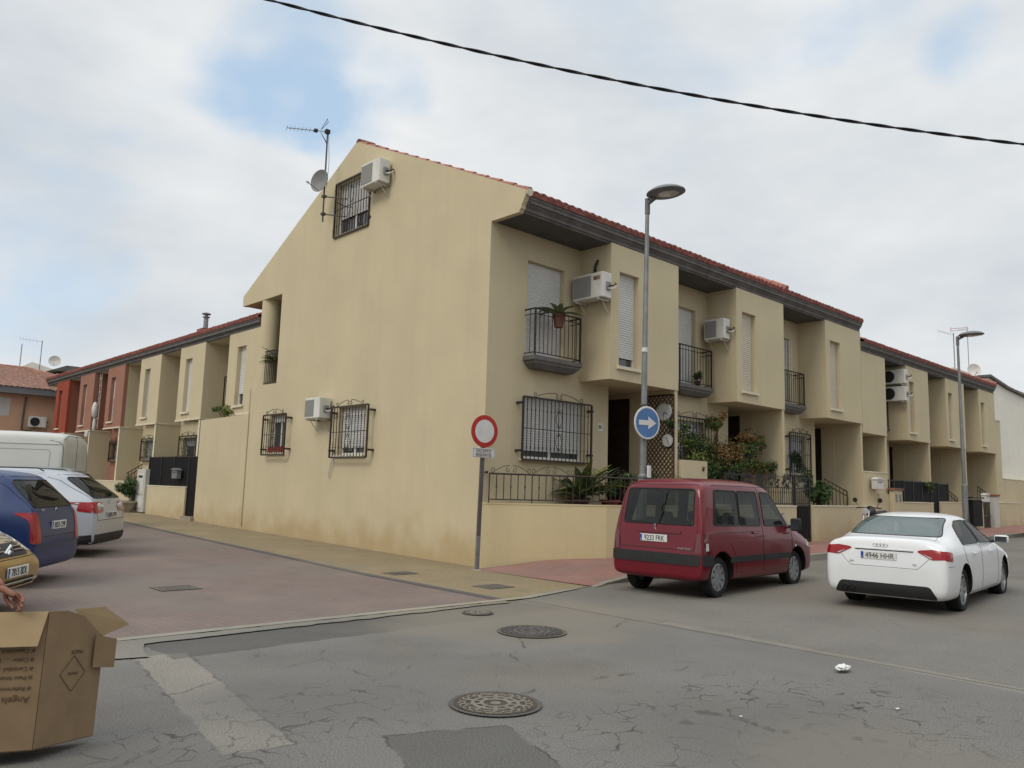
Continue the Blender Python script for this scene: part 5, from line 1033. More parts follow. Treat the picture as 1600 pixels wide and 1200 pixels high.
def wheel(car, x, y, r, w_=.19, spokes=7, style='alloy', rim=.66, side=1, steer=0):
    s_ = side; o = MB(); W_ = Matrix.Translation((x, y, r)) @ Matrix.Rotation(steer, 4, 'Z') @ Matrix.Rotation(R(-90)*s_, 4, 'X')     # local +z points outward
    o.lathe([(r*rim, -w_/2), (r*.93, -w_/2), (r, -w_*.36), (r, w_*.36), (r*.93, w_/2), (r*.80, w_/2+.004), (r*rim, w_/2-.012), (r*rim, -w_/2)], M['tyre'], 40, W_, cap=False)
    t_ = o.build('wheel', car.root, sharp=30); q = MB(); ri = r*rim; zf = w_/2-.02
    q.lathe([(ri, -w_/2+.02), (ri*1.0, zf+.006), (ri*.93, zf+.012), (ri*.90, zf-.03), (ri*.88, zf-.07), (0.0, zf-.09)], M['rim'], 40, W_, cap=False)
    q.lathe([(ri*.87, zf-.065), (0, zf-.072)], M['hub_dark'], 40, W_, cap=False)
    q.lathe([(r*.17, zf-.06), (r*.17, zf-.012), (r*.13, zf), (0, zf)], M['rim'], 20, W_, cap=False)
    for k in range(spokes):
        A = W_ @ Matrix.Rotation(2*math.pi*k/spokes, 4, 'Z'); a0, a1 = (ri*.13, ri*.09) if style == 'alloy' else (ri*.13, ri*.185)
        v = [(r*.10, -a0, zf-.004), (r*.10, a0, zf-.004), (ri*.93, a1, zf+.002), (ri*.93, -a1, zf+.002), (r*.10, -a0*1.2, zf-.06), (r*.10, a0*1.2, zf-.06), (ri*.93, a1*1.3, zf-.055), (ri*.93, -a1*1.3, zf-.055)]
        q.add([A @ Vector(p_) for p_ in v], [(0, 1, 2, 3), (0, 4, 5, 1), (1, 5, 6, 2), (2, 6, 7, 3), (3, 7, 4, 0)], M['rim'])
    q.build('rim', t_); return t_
def plate(car, side, y, z, txt, w_=.52, h_=.11, tilt=0, blur=False):
    l, nr = car.hit(side, y, z); d = -1 if side == 'B' else 1
    X = l.x+d*.012; q = MB(); q.bbox((X-.006, y-w_/2, z-h_/2), (X+.006, y+w_/2, z+h_/2), .004, M['plate_white']); sgn = -1 if side == 'B' else 1
    yb = y+(w_/2-.022)*(1 if side == 'B' else -1)
    q.box((X+d*.0065-.0005, yb-.02, z-h_/2+.006), (X+d*.0065+.0005, yb+.02, z+h_/2-.006), M['plate_blue'])
    o = q.build('number_plate', car.root)
    # lettering plane: for the back, text x-axis runs along -y
    if side == 'B': B_ = Matrix(((0, 0, -1, 0), (-1, 0, 0, 0), (0, 1, 0, 0), (0, 0, 0, 1)))
    else: B_ = Matrix(((0, 0, 1, 0), (1, 0, 0, 0), (0, 1, 0, 0), (0, 0, 0, 1)))
    text(txt, .112, M['ink'], o, Matrix.Translation((X+d*.008, y-(.018 if side == 'B' else -.018), z-.004)) @ B_, sx=.86)
    text('E', .03, M['plate_white'], o, Matrix.Translation((X+d*.008, yb, z-.028)) @ B_)
    return o
def badge_text(car, side, y, z, txt, size, m_='silver_trim', sx=1.0):
    l, nr = car.hit(side, y, z); d = -1 if side == 'B' else 1
    B_ = Matrix(((0, 0, -1, 0), (-1, 0, 0, 0), (0, 1, 0, 0), (0, 0, 0, 1))) if side == 'B' else Matrix(((0, 0, 1, 0), (1, 0, 0, 0), (0, 1, 0, 0), (0, 0, 0, 1)))
    return text(txt, size, M[m_], car.root, Matrix.Translation((l.x+d*.004, y, z)) @ B_, 'badge', .003, sx)
def mirror_obj(car, x, y, z, m_, s_=1, size=(.09, .20, .14)):
    q = MB(); q.bbox((x-size[0]/2, min(y, y+s_*size[1]), z-size[2]/2), (x+size[0]/2, max(y, y+s_*size[1]), z+size[2]/2), .035, m_); q.tube([(x, y-s_*.05, z-.04), (x, y+s_*.05, z-.03)], .03, M['trim'], 6)
    o = q.build('side_mirror', car.root); g = MB(); g.box((x-size[0]/2-.004, min(y+s_*.02, y+s_*(size[1]-.02)), z-size[2]/2+.02), (x-size[0]/2-.001, max(y+s_*.02, y+s_*(size[1]-.02)), z+size[2]/2-.02), M['glass']); g.build('mirror_glass', o); return o
def seats(car, rows_, zb=.45, zt=1.08, w_=.5):
    for x in rows_:
        for y in (-.36, .36):
            q = MB(); T_ = Matrix.Translation((x, y, 0)) @ Matrix.Rotation(R(-14), 4, 'Y')
            q.bbox((-.06, -w_/2, zb), (.06, w_/2, zt-.02), .05, M['seat'], T_); q.bbox((-.05, -.13, zt+.02), (.05, .13, zt+.2), .045, M['seat'], T_)
            q.bbox((0, -w_/2, zb-.08), (.45, w_/2, zb+.08), .05, M['seat'], Matrix.Translation((x, y, 0))); q.build('seat', car.root)
def glazing(car, windows, glass='carglass', frame=True, fr=.012, off=.004):
    """windows: (side, polygon, mirrored?)"""
    for side, poly in windows:
        P = roundpoly(poly, .05); o = car.patch('window', side, P, off, M[glass], .08)
        if frame: mb = MB(); car.line(mb, side, P, fr, M['rubber'], .04, 0, closed=True, n=6); mb.build('seal', o)

def cabin_cut(prof, wlo, whi, zlo):
    """prof: (x,z) outline of the cabin in side view; narrower towards the top"""
    zs = [p_[1] for p_ in prof]; z0, z1 = min(zs), max(zs)
    W_ = lambda z: wlo if z <= zlo else wlo+(whi-wlo)*(z-zlo)/(z1-zlo)
    return loftcut([[(x, -W_(z), z) for x, z in prof], [(x, W_(z), z) for x, z in prof]], M['dark'])

# ---- red leisure van
st = [(0.00, .34, .50, .62, .74, .79, .70, .0), (.015, .29, .56, .72, .80, .835, .76, .0), (.05, .27, .90, .98, .815, .85, .80, .0), (.075, .26, 1.00, 1.16, .82, .855, .79, .005), (.15, .25, 1.02, 1.56, .825, .86, .745, .01), (.20, .25, 1.02, 1.70, .83, .86, .73, .02), (.28, .25, 1.02, 1.765, .83, .862, .735, .02),
      (.60, .24, 1.02, 1.785, .835, .862, .735, .03), (1.2, .23, 1.02, 1.79, .835, .862, .735, .03), (1.9, .22, 1.01, 1.79, .835, .862, .735, .03), (2.35, .22, 1.00, 1.755, .835, .86, .71, .03), (2.62, .22, 1.00, 1.65, .835, .86, .70, .03), (2.95, .22, .99, 1.36, .835, .86, .69, .03), (3.17, .22, .97, 1.13, .83, .86, .735, .03), (3.32, .22, .93, 1.03, .83, .86, .69, .03),
      (3.65, .22, .84, .95, .82, .85, .71, .03), (3.92, .24, .74, .83, .79, .82, .63, .02), (4.05, .28, .62, .70, .72, .76, .59, .02), (4.11, .34, .52, .58, .62, .66, .54, .0)]
car = Car('red_van', 'dark red five-seat van parked by the kerb in front of the yellow corner wall', (-.24, -4.175, .0), 3.0, (.95, .915, .957), st, .02, M['p_red'])
side_w = [[(.40, 1.10), (1.20, 1.08), (1.20, 1.62), (.52, 1.63)], [(1.24, 1.08), (1.93, 1.07), (1.90, 1.62), (1.24, 1.62)], [(2.06, 1.07), (2.98, 1.06), (2.78, 1.30), (2.52, 1.54), (2.40, 1.61), (2.04, 1.62)]]
rear_w = [(-.66, 1.09), (.66, 1.09), (.625, 1.63), (-.625, 1.63)]
wind = [(-.66, 1.14), (.66, 1.14), (.56, 1.60), (-.56, 1.60)]
glazing(car, [(sd, p_) for sd in 'RL' for p_ in side_w]+[('B', rear_w), ('F', wind)])
# lights, bumper strip, side moulding
for s_ in (1, -1):
    car.patch('tail_light', 'B', roundpoly([(s_*.715, .68), (s_*.82, .68), (s_*.81, .97), (s_*.735, .97)][::s_], .02), .008, M['dark_lens'], .04, .012)
o = car.patch('bumper_strip', 'B', roundpoly([(-.80, .50), (.80, .50), (.815, .66), (-.815, .66)], .04), .016, M['trim'], .06, .02)
for sd, s_ in (('R', -1), ('L', 1)):
    car.patch('bumper_strip', sd, [(.035, .50), (.36, .50), (.30, .65), (.035, .66)], .016, M['trim'], .05, .02)
    car.patch('side_moulding', sd, [(.86, .52), (1.97, .52), (1.97, .61), (.88, .61)], .012, M['trim'], .1, .015)
    car.patch('side_moulding', sd, [(2.0, .52), (3.02, .52), (2.98, .61), (2.0, .61)], .012, M['trim'], .1, .015)
    tl = car.patch('tail_light', sd, roundpoly([(.055, .67), (.22, .67), (.19, .97), (.085, .98)], .03), .010, M['dark_lens'], .04, .02)
    car.patch('tail_light', sd, [(.09, .72), (.17, .72), (.16, .83), (.10, .83)], .022, M['clear_lens'], .04, .004, parent=tl)
    car.patch('indicator', sd, [(3.17, .70), (3.23, .70), (3.23, .73), (3.17, .73)], .01, M['plate_white'], .03, .004)
    car.patch('headlight', sd, roundpoly([(3.72, .70), (3.98, .60), (4.02, .72), (3.85, .84)], .03), .008, M['clear_lens'], .04, .01)
    h_ = MB()
    for hx, hz in ((1.78, .96), (2.95, .93)): car.line(h_, sd, [(hx-.16, hz), (hx, hz)], .016, M['p_red'], .03, .018)
    h_.build('door_handle', car.root)
lines = MB()
for sd in 'RL':
    car.line(lines, sd, [(1.985, .34), (1.99, 1.0), (1.98, 1.3), (1.97, 1.72)], .005, M['rubber']); car.line(lines, sd, [(3.08, .34), (3.08, .95), (3.04, 1.02)], .005, M['rubber']); car.line(lines, sd, [(.86, .82), (1.05, .60), (1.05, .36), (3.08, .36)], .004, M['rubber'])
    car.line(lines, sd, [(.40, .98), (1.9, .98)], .005, M['rubber']); car.line(lines, sd, [(.5, 1.70), (2.3, 1.70)], .005, M['rubber'])
car.line(lines, 'B', [(-.70, .72), (-.74, 1.0), (-.70, 1.5), (-.64, 1.70), (.64, 1.70), (.70, 1.5), (.74, 1.0), (.70, .72)], .005, M['rubber'], closed=True)
lines.build('panel_gap', car.root)
car.patch('tailgate_handle', 'B', roundpoly([(-.46, .955), (.40, .955), (.38, 1.0), (-.44, 1.0)], .02), .022, M['p_red'], .05, .02)
plate(car, 'B', -.03+.08, .87, '9233 FRK')
badge_text(car, 'B', -.53, .735, 'PARTNER', .045, sx=1.3)
q = MB(); l, _ = car.hit('B', .04, 1.035); X = l.x-.012      # small rampant-animal shield above the handle
for pts in ([(0, .045), (.012, .02), (.005, -.01), (.02, -.04)], [(0, .045), (-.02, .035)], [(.012, .02), (-.022, .015)], [(.007, 0), (-.018, -.012)], [(.005, -.01), (-.012, -.04)]): q.tube([(X, .04-a, 1.04+b) for a, b in pts], .0065, M['chrome'], 5)
q.build('badge', car.root)
wp = MB(); car.line(wp, 'B', [(-.02, 1.09), (-.10, 1.3), (-.12, 1.52)], .010, M['trim'], .04, .02); car.line(wp, 'B', [(-.05, 1.30), (-.14, 1.60)], .012, M['trim'], .04, .02); wp.build('wiper', car.root)
for (x, y, s_) in ((.60, -.70, -1), (3.29, -.70, -1), (.60, .70, 1), (3.29, .70, 1)): wheel(car, x, y, .305, .185, 9, 'cap', .68, side=s_)
mirror_obj(car, 3.0, -.87, 1.08, M['trim'], -1, (.10, .19, .22)); mirror_obj(car, 3.0, .87, 1.08, M['trim'], 1, (.10, .19, .22))
seats(car, (1.15, 2.05), .55, 1.10); 
q = MB(); q.bbox((.45, .1, .55), (1.0, .62, 1.17), .08, M['seat']); q.build('luggage', car.root)
q = MB(); q.lathe([(.20, .0), (.22, .2), (.16, .42), (.07, .58)], M['hivis'], 12, Matrix.Translation((.72, -.42, .72))); q.build('safety_vest', car.root)
q = MB(); q.lathe([(.17, 0), (.185, .012), (.17, .024)], M['seat'], 20, Matrix.Translation((2.75, .36, 1.02)) @ Matrix.Rotation(R(-65), 4, 'Y')); q.bbox((2.8, -.7, .7), (3.2, .7, 1.0), .05, M['seat']); q.build('dashboard', car.root)
cuts = [cabin_cut([(.20, .55), (3.2, .55), (3.13, 1.04), (2.60, 1.55), (2.3, 1.675), (.42, 1.685), (.26, 1.58), (.16, 1.045)], .775, .63, 1.045)]
for p_ in side_w: cuts.append(prismcut([(a, -1.2, b) for a, b in roundpoly(p_, .05)], (0, 2.4, 0), M['rubber']))
cuts.append(prismcut([(-.5, a, b) for a, b in roundpoly(rear_w, .05)], (1.1, 0, 0), M['rubber'])); cuts.append(prismcut([(2.43, a, b) for a, b in roundpoly([(x*.985, z+.004) for x, z in wind], .05)], (1.63, 0, 0), M['rubber']))
for x in (.60, 3.29):
    for s_ in (1, -1): cuts.append(cylcut(x, .33, .375, min(s_*.56, s_*1.1), max(s_*.56, s_*1.1), M['dark']))
car.finish_cut(cuts)

# ---- white saloon
st = [(0.00, .36, .52, .62, .66, .74, .62, .0), (.02, .27, .60, .76, .76, .82, .72, .0), (.05, .23, .80, .90, .80, .865, .74, .0), (.085, .21, .90, 1.03, .825, .88, .70, .005), (.14, .20, .94, 1.06, .835, .892, .68, .008), (.28, .19, .95, 1.062, .845, .905, .72, .012), (.46, .19, .95, 1.072, .85, .908, .70, .015), (.58, .19, .95, 1.145, .85, .91, .685, .02),
      (.88, .18, .955, 1.305, .85, .912, .655, .03), (1.24, .18, .955, 1.39, .85, .914, .645, .035), (1.95, .18, .95, 1.415, .85, .914, .645, .035), (2.45, .18, .945, 1.385, .85, .912, .65, .03), (2.92, .18, .935, 1.23, .85, .912, .665, .03), (3.28, .18, .92, 1.05, .85, .912, .69, .03), (3.50, .18, .89, .965, .85, .905, .67, .03),
      (3.95, .19, .80, .90, .84, .90, .66, .03), (4.32, .21, .70, .80, .80, .87, .62, .03), (4.56, .24, .60, .68, .72, .79, .58, .02), (4.68, .30, .50, .56, .60, .67, .52, .0)]
car = Car('white_saloon', 'white four-door saloon car driving away on the right, rear number plate 4946 HHR', (1.10, -6.93, .012), 5.0, (.935, .88, .91), st, .02, M['p_white'])
side_w = [[(1.0, .985), (1.98, .985), (1.98, 1.33), (1.48, 1.32), (1.22, 1.24), (1.06, 1.12)], [(2.05, .985), (3.02, .975), (2.90, 1.085), (2.66, 1.215), (2.38, 1.31), (2.05, 1.33)]]
rear_w = [(-.68, 1.095), (.68, 1.095), (.575, 1.36), (-.575, 1.36)]
wind = [(-.64, 1.03), (.64, 1.03), (.52, 1.34), (-.52, 1.34)]
for sd in 'RL':
    glazing(car, [(sd, p_) for p_ in side_w], fr=.011)
glazing(car, [('B', rear_w)], glass='paleglass', fr=.010); glazing(car, [('F', wind)])
for sd, s_ in (('R', -1), ('L', 1)):
    tl = car.patch('tail_light', sd, roundpoly([(.062, .785), (.27, .77), (.30, .895), (.075, .915)], .02), .007, M['red_lens'], .035, .012)
    hl = car.patch('headlight', sd, roundpoly([(4.05, .64), (4.52, .54), (4.42, .68), (4.12, .78)], .03), .006, M['clear_lens'], .04, .01)
    ch = MB(); car.line(ch, sd, [(1.00, .972), (2.0, .970), (3.14, .962)], .007, M['chrome'], .06, .004); ch.build('window_trim', car.root)
    h_ = MB()
    for hx, hz in ((1.52, .845), (2.62, .84)): car.line(h_, sd, [(hx-.10, hz), (hx+.10, hz)], .014, M['p_white'], .03, .02)
    h_.build('door_handle', car.root)
for s_ in (1, -1):
    tl = car.patch('tail_light', 'B', roundpoly([(s_*.872, .80), (s_*.876, .905), (s_*.68, .93), (s_*.50, .912), (s_*.47, .89), (s_*.68, .785)][::s_], .02), .008, M['red_lens'], .035, .012)
    car.patch('lens_inset', 'B', roundpoly([(s_*.64, .815), (s_*.68, .80), (s_*.68, .812), (s_*.55, .865)][::s_], .01), .021, M['clear_lens'], .03, .002, parent=tl)  # small clear-lens piece set on the red lamp
lines = MB()
for sd in 'RL':
    car.line(lines, sd, [(2.02, .26), (2.03, .95), (2.015, 1.34)], .004, M['rubber']); car.line(lines, sd, [(3.18, .28), (3.20, .90), (3.16, .97)], .004, M['rubber']); car.line(lines, sd, [(1.24, .30), (1.24, .60), (1.02, .80), (.98, .95)], .004, M['rubber']); car.line(lines, sd, [(1.24, .27), (3.18, .27)], .004, M['rubber'])
    car.line(lines, sd, [(.10, .70), (.36, .70)], .003, M['rubber'])
car.line(lines, 'B', [(-.66, .935), (-.64, .80), (-.50, .66), (-.47, .645), (.47, .645), (.50, .66), (.64, .80), (.66, .935)], .003, M['rubber'])
car.line(lines, 'T', [(.22, -.66), (.72, -.62)], .0025, M['rubber']); car.line(lines, 'T', [(.22, .66), (.72, .62)], .0025, M['rubber'])
lines.build('panel_gap', car.root)
q = MB(); car.line(q, 'B', [(-.42, .895), (.42, .895)], .012, M['p_white'], .05, .012); car.line(q, 'B', [(-.42, .882), (.42, .882)], .007, M['rubber'], .05, .004); q.build('boot_lip', car.root)
plate(car, 'B', .07, .80, '4946 HHR')
q = MB(); l, _ = car.hit('B', .05, .945)
for k in range(4):
    T_ = Matrix.Translation((car.hit('B', .05, .955)[0].x-.010, .05+.051*(k-1.5), .957)) @ Matrix.Rotation(R(90), 4, 'Y'); q.lathe([(.028, -.004), (.034, .0), (.028, .004)], M['chrome'], 20, T_, cap=False)
q.build('badge', car.root)
badge_text(car, 'B', .47, .70, 'A4', .055); badge_text(car, 'B', -.44, .70, 'TDI', .038)
car.patch('lower_valance', 'B', roundpoly([(-.74, .235), (.74, .235), (.64, .41), (-.64, .41)], .05), .012, M['trim'], .06, .03)
q = MB()
for yy in (.56, .46): q.tube([(-.035, yy, .31), (.20, yy, .31)], .037, M['chrome'], 16, cap=False); q.tube([(-.03, yy, .31), (.05, yy, .31)], .032, M['dark'], 14)
q.build('exhaust', car.root)
for (x, y, s_) in ((.97, -.755, -1), (3.78, -.755, -1), (.97, .755, 1), (3.78, .755, 1)): wheel(car, x, y, .325, .21, 7, 'alloy', .70, side=s_)
mirror_obj(car, 3.0, -.90, 1.02, M['p_white'], -1, (.11, .22, .13)); mirror_obj(car, 3.0, .90, 1.02, M['p_white'], 1, (.11, .22, .13))
seats(car, (1.15, 2.15), .42, .90)
cuts = [cabin_cut([(.72, .50), (3.35, .50), (3.25, .96), (2.85, 1.20), (2.42, 1.33), (1.95, 1.36), (1.35, 1.33), (.92, 1.20), (.70, 1.04)], .80, .56, .96)]
for p_ in side_w: cuts.append(prismcut([(a, -1.2, b) for a, b in roundpoly(p_, .05)], (0, 2.4, 0), M['rubber']))
cuts.append(prismcut([(.3, a, b) for a, b in roundpoly(rear_w, .05)], (1.0, 0, 0), M['rubber'])); cuts.append(prismcut([(2.4, a, b) for a, b in roundpoly(wind, .05)], (1.3, 0, 0), M['rubber']))
for x in (.97, 3.78):
    for s_ in (1, -1): cuts.append(cylcut(x, .345, .375, min(s_*.58, s_*1.1), max(s_*.58, s_*1.1), M['dark']))
car.finish_cut(cuts)

# ---- blue estate seen from its rear left
def hatch(name, label, loc, hd, sc_, paintm, spec):
    H, W_, Lc, wb0, wb1 = spec['H'], spec['W'], spec['L'], spec['ax0'], spec['ax1']
    b = spec.get('belt', .98); rr = spec.get('rake', .30); w = W_/2; hx = spec.get('hood', Lc-.95); sx = spec.get('screen', hx-.75)
    st = [(0, .36, .52, .64, w*.82, w*.90, w*.80, 0), (.02, .27, .62, .78, w*.90, w*.955, w*.88, 0), (.06, .24, .84, .94, w*.93, w*.975, w*.90, 0), (.10, .23, b-.03, b+.10, w*.945, w*.985, w*.83, .01), (.12+rr*.5, .22, b, b+(H-b)*.60, w*.955, w*.99, w*.74, .02), (.12+rr, .22, b, H-.07, w*.96, w, w*.71, .02), (.20+rr, .22, b, H-.03, w*.965, w, w*.71, .02), (.7+rr, .21, b, H, w*.97, w, w*.715, .025),
          (sx*.6, .21, b-.01, H, w*.97, w, w*.715, .025), (sx-.25, .21, b-.02, H-.03, w*.97, w, w*.70, .025), (sx+.05, .21, b-.02, H-.13, w*.97, w, w*.71, .025), (hx-.25, .21, b-.04, b+.16, w*.97, w, w*.74, .03), (hx, .22, b-.08, b+.02, w*.96, w*.99, w*.76, .03), (hx+.4, .22, b-.18, b-.07, w*.95, w*.98, w*.74, .03), (Lc-.22, .24, .62, .74, w*.90, w*.94, w*.72, .02), (Lc-.07, .28, .54, .62, w*.82, w*.87, w*.68, .01), (Lc, .34, .46, .54, w*.70, w*.78, w*.6, 0)]
    c = Car(name, label, loc, hd, sc_, st, .02, paintm); c.w = w
    top = H-.16; fw = spec.get('side', [[(.50+rr, b+.06), (.28+rr+.95, b+.05), (.28+rr+.95, top), (.62+rr, top-.02)], [(.34+rr+.95, b+.05), (hx-.42, b+.03), (sx+.05, top-.10), (sx-.25, top), (.34+rr+.95, top)]])
    rw = spec.get('rear', [(-w*.80, b+.07), (w*.80, b+.07), (w*.665, H-.12), (-w*.665, H-.12)]); wn = [(-w*.76, b+.16), (w*.76, b+.16), (w*.62, H-.16), (-w*.62, H-.16)]
    glazing(c, [(sd, p_) for sd in 'RL' for p_ in fw]+[('B', rw), ('F', wn)])
    for (x, y, s_) in ((wb0, -(w-.10), -1), (wb1, -(w-.10), -1), (wb0, w-.10, 1), (wb1, w-.10, 1)): wheel(c, x, y, .31, .19, 7, 'alloy', .66, side=s_)
    for s_ in (1, -1): mirror_obj(c, hx-.45, s_*w, b+.08, M['trim'], s_, (.09, .18, .15))
    seats(c, (1.2+rr*.5, 2.1+rr*.5), .5, b+.08)
    ln = MB()
    for sd in 'RL': c.line(ln, sd, [(hx-.35, .32), (hx-.33, b-.04)], .004, M['rubber']); c.line(ln, sd, [(.31+rr+.95, .30), (.31+rr+.95, H-.1)], .004, M['rubber'])
    c.line(ln, 'B', [(-w*.80, .66), (-w*.86, b), (-w*.70, H-.075), (w*.70, H-.075), (w*.86, b), (w*.80, .66)], .005, M['rubber'], closed=True); ln.build('panel_gap', c.root)
    cuts = [cabin_cut([(.30+rr*.6, .52), (hx-.2, .52), (hx-.28, b), (sx+.0, H-.20), (sx-.28, H-.10), (.34+rr, H-.10), (.24+rr*.75, H-.26), (.24+rr*.3, b+.05)], w*.88, w*.60, b)]
    for p_ in fw: cuts.append(prismcut([(a, -1.4, z) for a, z in roundpoly(p_, .05)], (0, 2.8, 0), M['rubber']))
    cuts.append(prismcut([(-.5, a, z) for a, z in roundpoly(rw, .05)], (1.0+rr, 0, 0), M['rubber'])); cuts.append(prismcut([(sx-.3, a, z) for a, z in roundpoly(wn, .05)], (1.7, 0, 0), M['rubber']))
    for x in (wb0, wb1):
        for s_ in (1, -1): cuts.append(cylcut(x, .33, .365, min(s_*(w-.30), s_*1.3), max(s_*(w-.30), s_*1.3), M['dark']))
    c.cuts = cuts; return c
car = hatch('blue_car', 'dark blue estate-like car with tall red rear lights parked on the left paving', (-6.84, 1.16, .02), 147, 1.0, M['p_blue'], dict(H=1.52, W=1.73, L=4.25, ax0=.80, ax1=3.45, belt=.98, rake=.34, side=[[(.70, 1.05), (1.38, 1.04), (1.38, 1.34), (.92, 1.33)], [(1.45, 1.04), (2.20, 1.03), (2.20, 1.36), (1.45, 1.36)], [(2.27, 1.03), (2.95, 1.01), (2.72, 1.24), (2.45, 1.36), (2.27, 1.37)]]))
for s_ in (1, -1):
    car.patch('tail_light', 'B', roundpoly([(s_*.62, .58), (s_*.838, .58), (s_*.828, .98), (s_*.68, .98)][::s_], .03), .008, M['red_lens'], .04, .012)
plate(car, 'B', 0, .80, '5053 CMF'); badge_text(car, 'B', .46, 1.00, 'VAN', .05); 
q = MB(); l, _ = car.hit('B', 0, 1.01); q.lathe([(.030, -.004), (.042, 0), (.030, .004)], M['chrome'], 20, Matrix.Translation((l.x-.008, 0, 1.0)) @ Matrix.Rotation(R(90), 4, 'Y'), cap=False); q.tube([(l.x-.01, -.03, 1.0), (l.x-.01, 0, 1.02), (l.x-.01, .03, 1.0)], .006, M['chrome'], 5); q.build('badge', car.root)
q = MB(); car.line(q, 'B', [(-.80, .56), (.80, .56)], .012, M['p_blue'], .05, .01); q.build('bumper_lip', car.root)
car.finish_cut(car.cuts)
# ---- silver estate
car = hatch('silver_estate_car', 'silver estate car with round-lensed rear lamps parked beyond the blue car', (-5.10, 4.66, .05), 147, 1.02, M['p_silver'], dict(H=1.51, W=1.82, L=4.75, ax0=1.02, ax1=3.72, belt=.97, rake=.52, side=[[(.98, 1.04), (1.75, 1.02), (1.75, 1.33), (1.15, 1.32)], [(1.82, 1.02), (2.62, 1.01), (2.62, 1.35), (1.82, 1.36)], [(2.69, 1.01), (3.35, .98), (3.05, 1.22), (2.80, 1.34), (2.69, 1.35)]]))
for s_ in (1, -1):
    tl = car.patch('tail_light', 'B', roundpoly([(s_*.40, .86), (s_*.44, .80), (s_*.86, .78), (s_*.88, .97), (s_*.46, .97)][::s_], .03), .008, M['red_lens'], .04, .012)
    for yy, rr in ((.62, .075), (.47, .045)):
        l, _ = car.hit('B', s_*yy, .885); q = MB(); q.lathe([(rr, -.02), (rr, .0), (rr*.8, .008), (0, .014)], M['clear_lens'], 20, Matrix.Translation((l.x-.015, s_*yy, .885)) @ Matrix.Rotation(R(-90), 4, 'Y')); q.build('round_lens', tl)
for sd in 'RL': car.patch('tail_light', sd, roundpoly([(.07, .79), (.32, .82), (.30, .96), (.12, .97)], .03), .008, M['red_lens'], .04, .012)
plate(car, 'B', 0, .74, '6828 DZW')
q = MB(); l, _ = car.hit('B', 0, .97); q.lathe([(.045, -.004), (.056, 0), (.045, .004)], M['chrome'], 24, Matrix.Translation((l.x-.008, 0, .95)) @ Matrix.Rotation(R(90), 4, 'Y'), cap=False)
q.tube([(l.x-.01, a, .95+b) for a, b in ((.035, .03), (.012, -.03), (0, .0), (-.012, -.03), (-.035, .03))], .006, M['chrome'], 5); q.build('badge', car.root)
car.patch('lower_bumper', 'B', roundpoly([(-.80, .26), (.80, .26), (.84, .42), (-.84, .42)], .04), .010, M['trim'], .06, .02)
for sd in 'RL': car.patch('lower_bumper', sd, [(.05, .26), (.6, .26), (.55, .36), (.05, .42)], .010, M['trim'], .05, .02)
q = MB()
for s_ in (1, -1): q.tube([(1.0, s_*.60, 1.49), (1.1, s_*.60, 1.535), (2.7, s_*.58, 1.54), (2.8, s_*.58, 1.49)], .012, M['trim'], 6)
q.build('roof_rail', car.root)
car.finish_cut(car.cuts)
# ---- grey-green hatchback between silver estate and white van (only its roof shows)
car = hatch('green_hatchback', 'grey-green hatchback of which only the roof shows behind the silver estate car', (-4.62, 7.05, .1), 147, 1.0, M['p_green'], dict(H=1.56, W=1.72, L=3.9, ax0=.7, ax1=3.2, belt=1.0, rake=.36))
for s_ in (1, -1): car.patch('tail_light', 'B', roundpoly([(s_*.66, .75), (s_*.82, .75), (s_*.78, 1.0), (s_*.66, 1.0)][::s_], .03), .008, M['red_lens'], .04, .012)
car.finish_cut(car.cuts)
# ---- gold people carrier facing the street
car = hatch('gold_car', 'gold car facing the road at the left edge, chevrons in its grille', (-7.87+.0, -1.45, 0), -33, 1.0, M['p_gold'], dict(H=1.62, W=1.75, L=4.27, ax0=.75, ax1=3.5, belt=1.0, rake=.3, hood=3.30, screen=2.25))
fwd = Vector((math.cos(R(-33)), math.sin(R(-33)), 0)); car.root.location = Vector((-7.87, -1.45, 0))-fwd*4.27
for s_ in (1, -1):
    car.patch('headlight', 'F', roundpoly([(s_*.44, .66), (s_*.66, .62), (s_*.76, .70), (s_*.74, .86), (s_*.58, .80)][::-s_], .04), .008, M['clear_lens'], .03, .012)
for sd in 'RL': car.patch('headlight', sd, roundpoly([(3.80, .68), (4.1, .64), (4.0, .80), (3.78, .86)], .04), .008, M['clear_lens'], .03, .012)
gq = car.patch('grille', 'F', roundpoly([(-.42, .62), (.42, .62), (.46, .70), (.36, .745), (-.36, .745), (-.46, .70)], .03), .006, M['trim'], .04, .01)
q = MB(); l, _ = car.hit('F', 0, .68)
for dz in (0, -.055): car.line(q, 'F', [(-.40, .70+dz*.6), (-.12, .70+dz*.6)], .009, M['chrome'], .04, .02); car.line(q, 'F', [(.12, .70+dz*.6), (.40, .70+dz*.6)], .009, M['chrome'], .04, .02)
for dz in (0, -.06): q.tube([(l.x+.03, -.085, .655+dz), (l.x+.04, 0, .735+dz), (l.x+.03, .085, .655+dz)], .015, M['chrome'], 6)
q.build('badge', car.root)
plate(car, 'F', 0, .47, '7815 BDL')
car.patch('lower_grille', 'F', roundpoly([(-.5, .29), (.5, .29), (.46, .39), (-.46, .39)], .03), .006, M['trim'], .04, .01)
q = MB()
for k in range(2): car.line(q, 'F', [(-.48, .32+k*.04), (.48, .32+k*.04)], .007, M['chrome'] if k else M['p_gold'], .05, .02)
q.build('grille_bar', car.root)
ln = MB(); car.line(ln, 'F', [(-.78, .60), (.78, .60)], .005, M['rubber'], .05); ln.build('bumper_gap', car.root)
car.finish_cut(car.cuts)
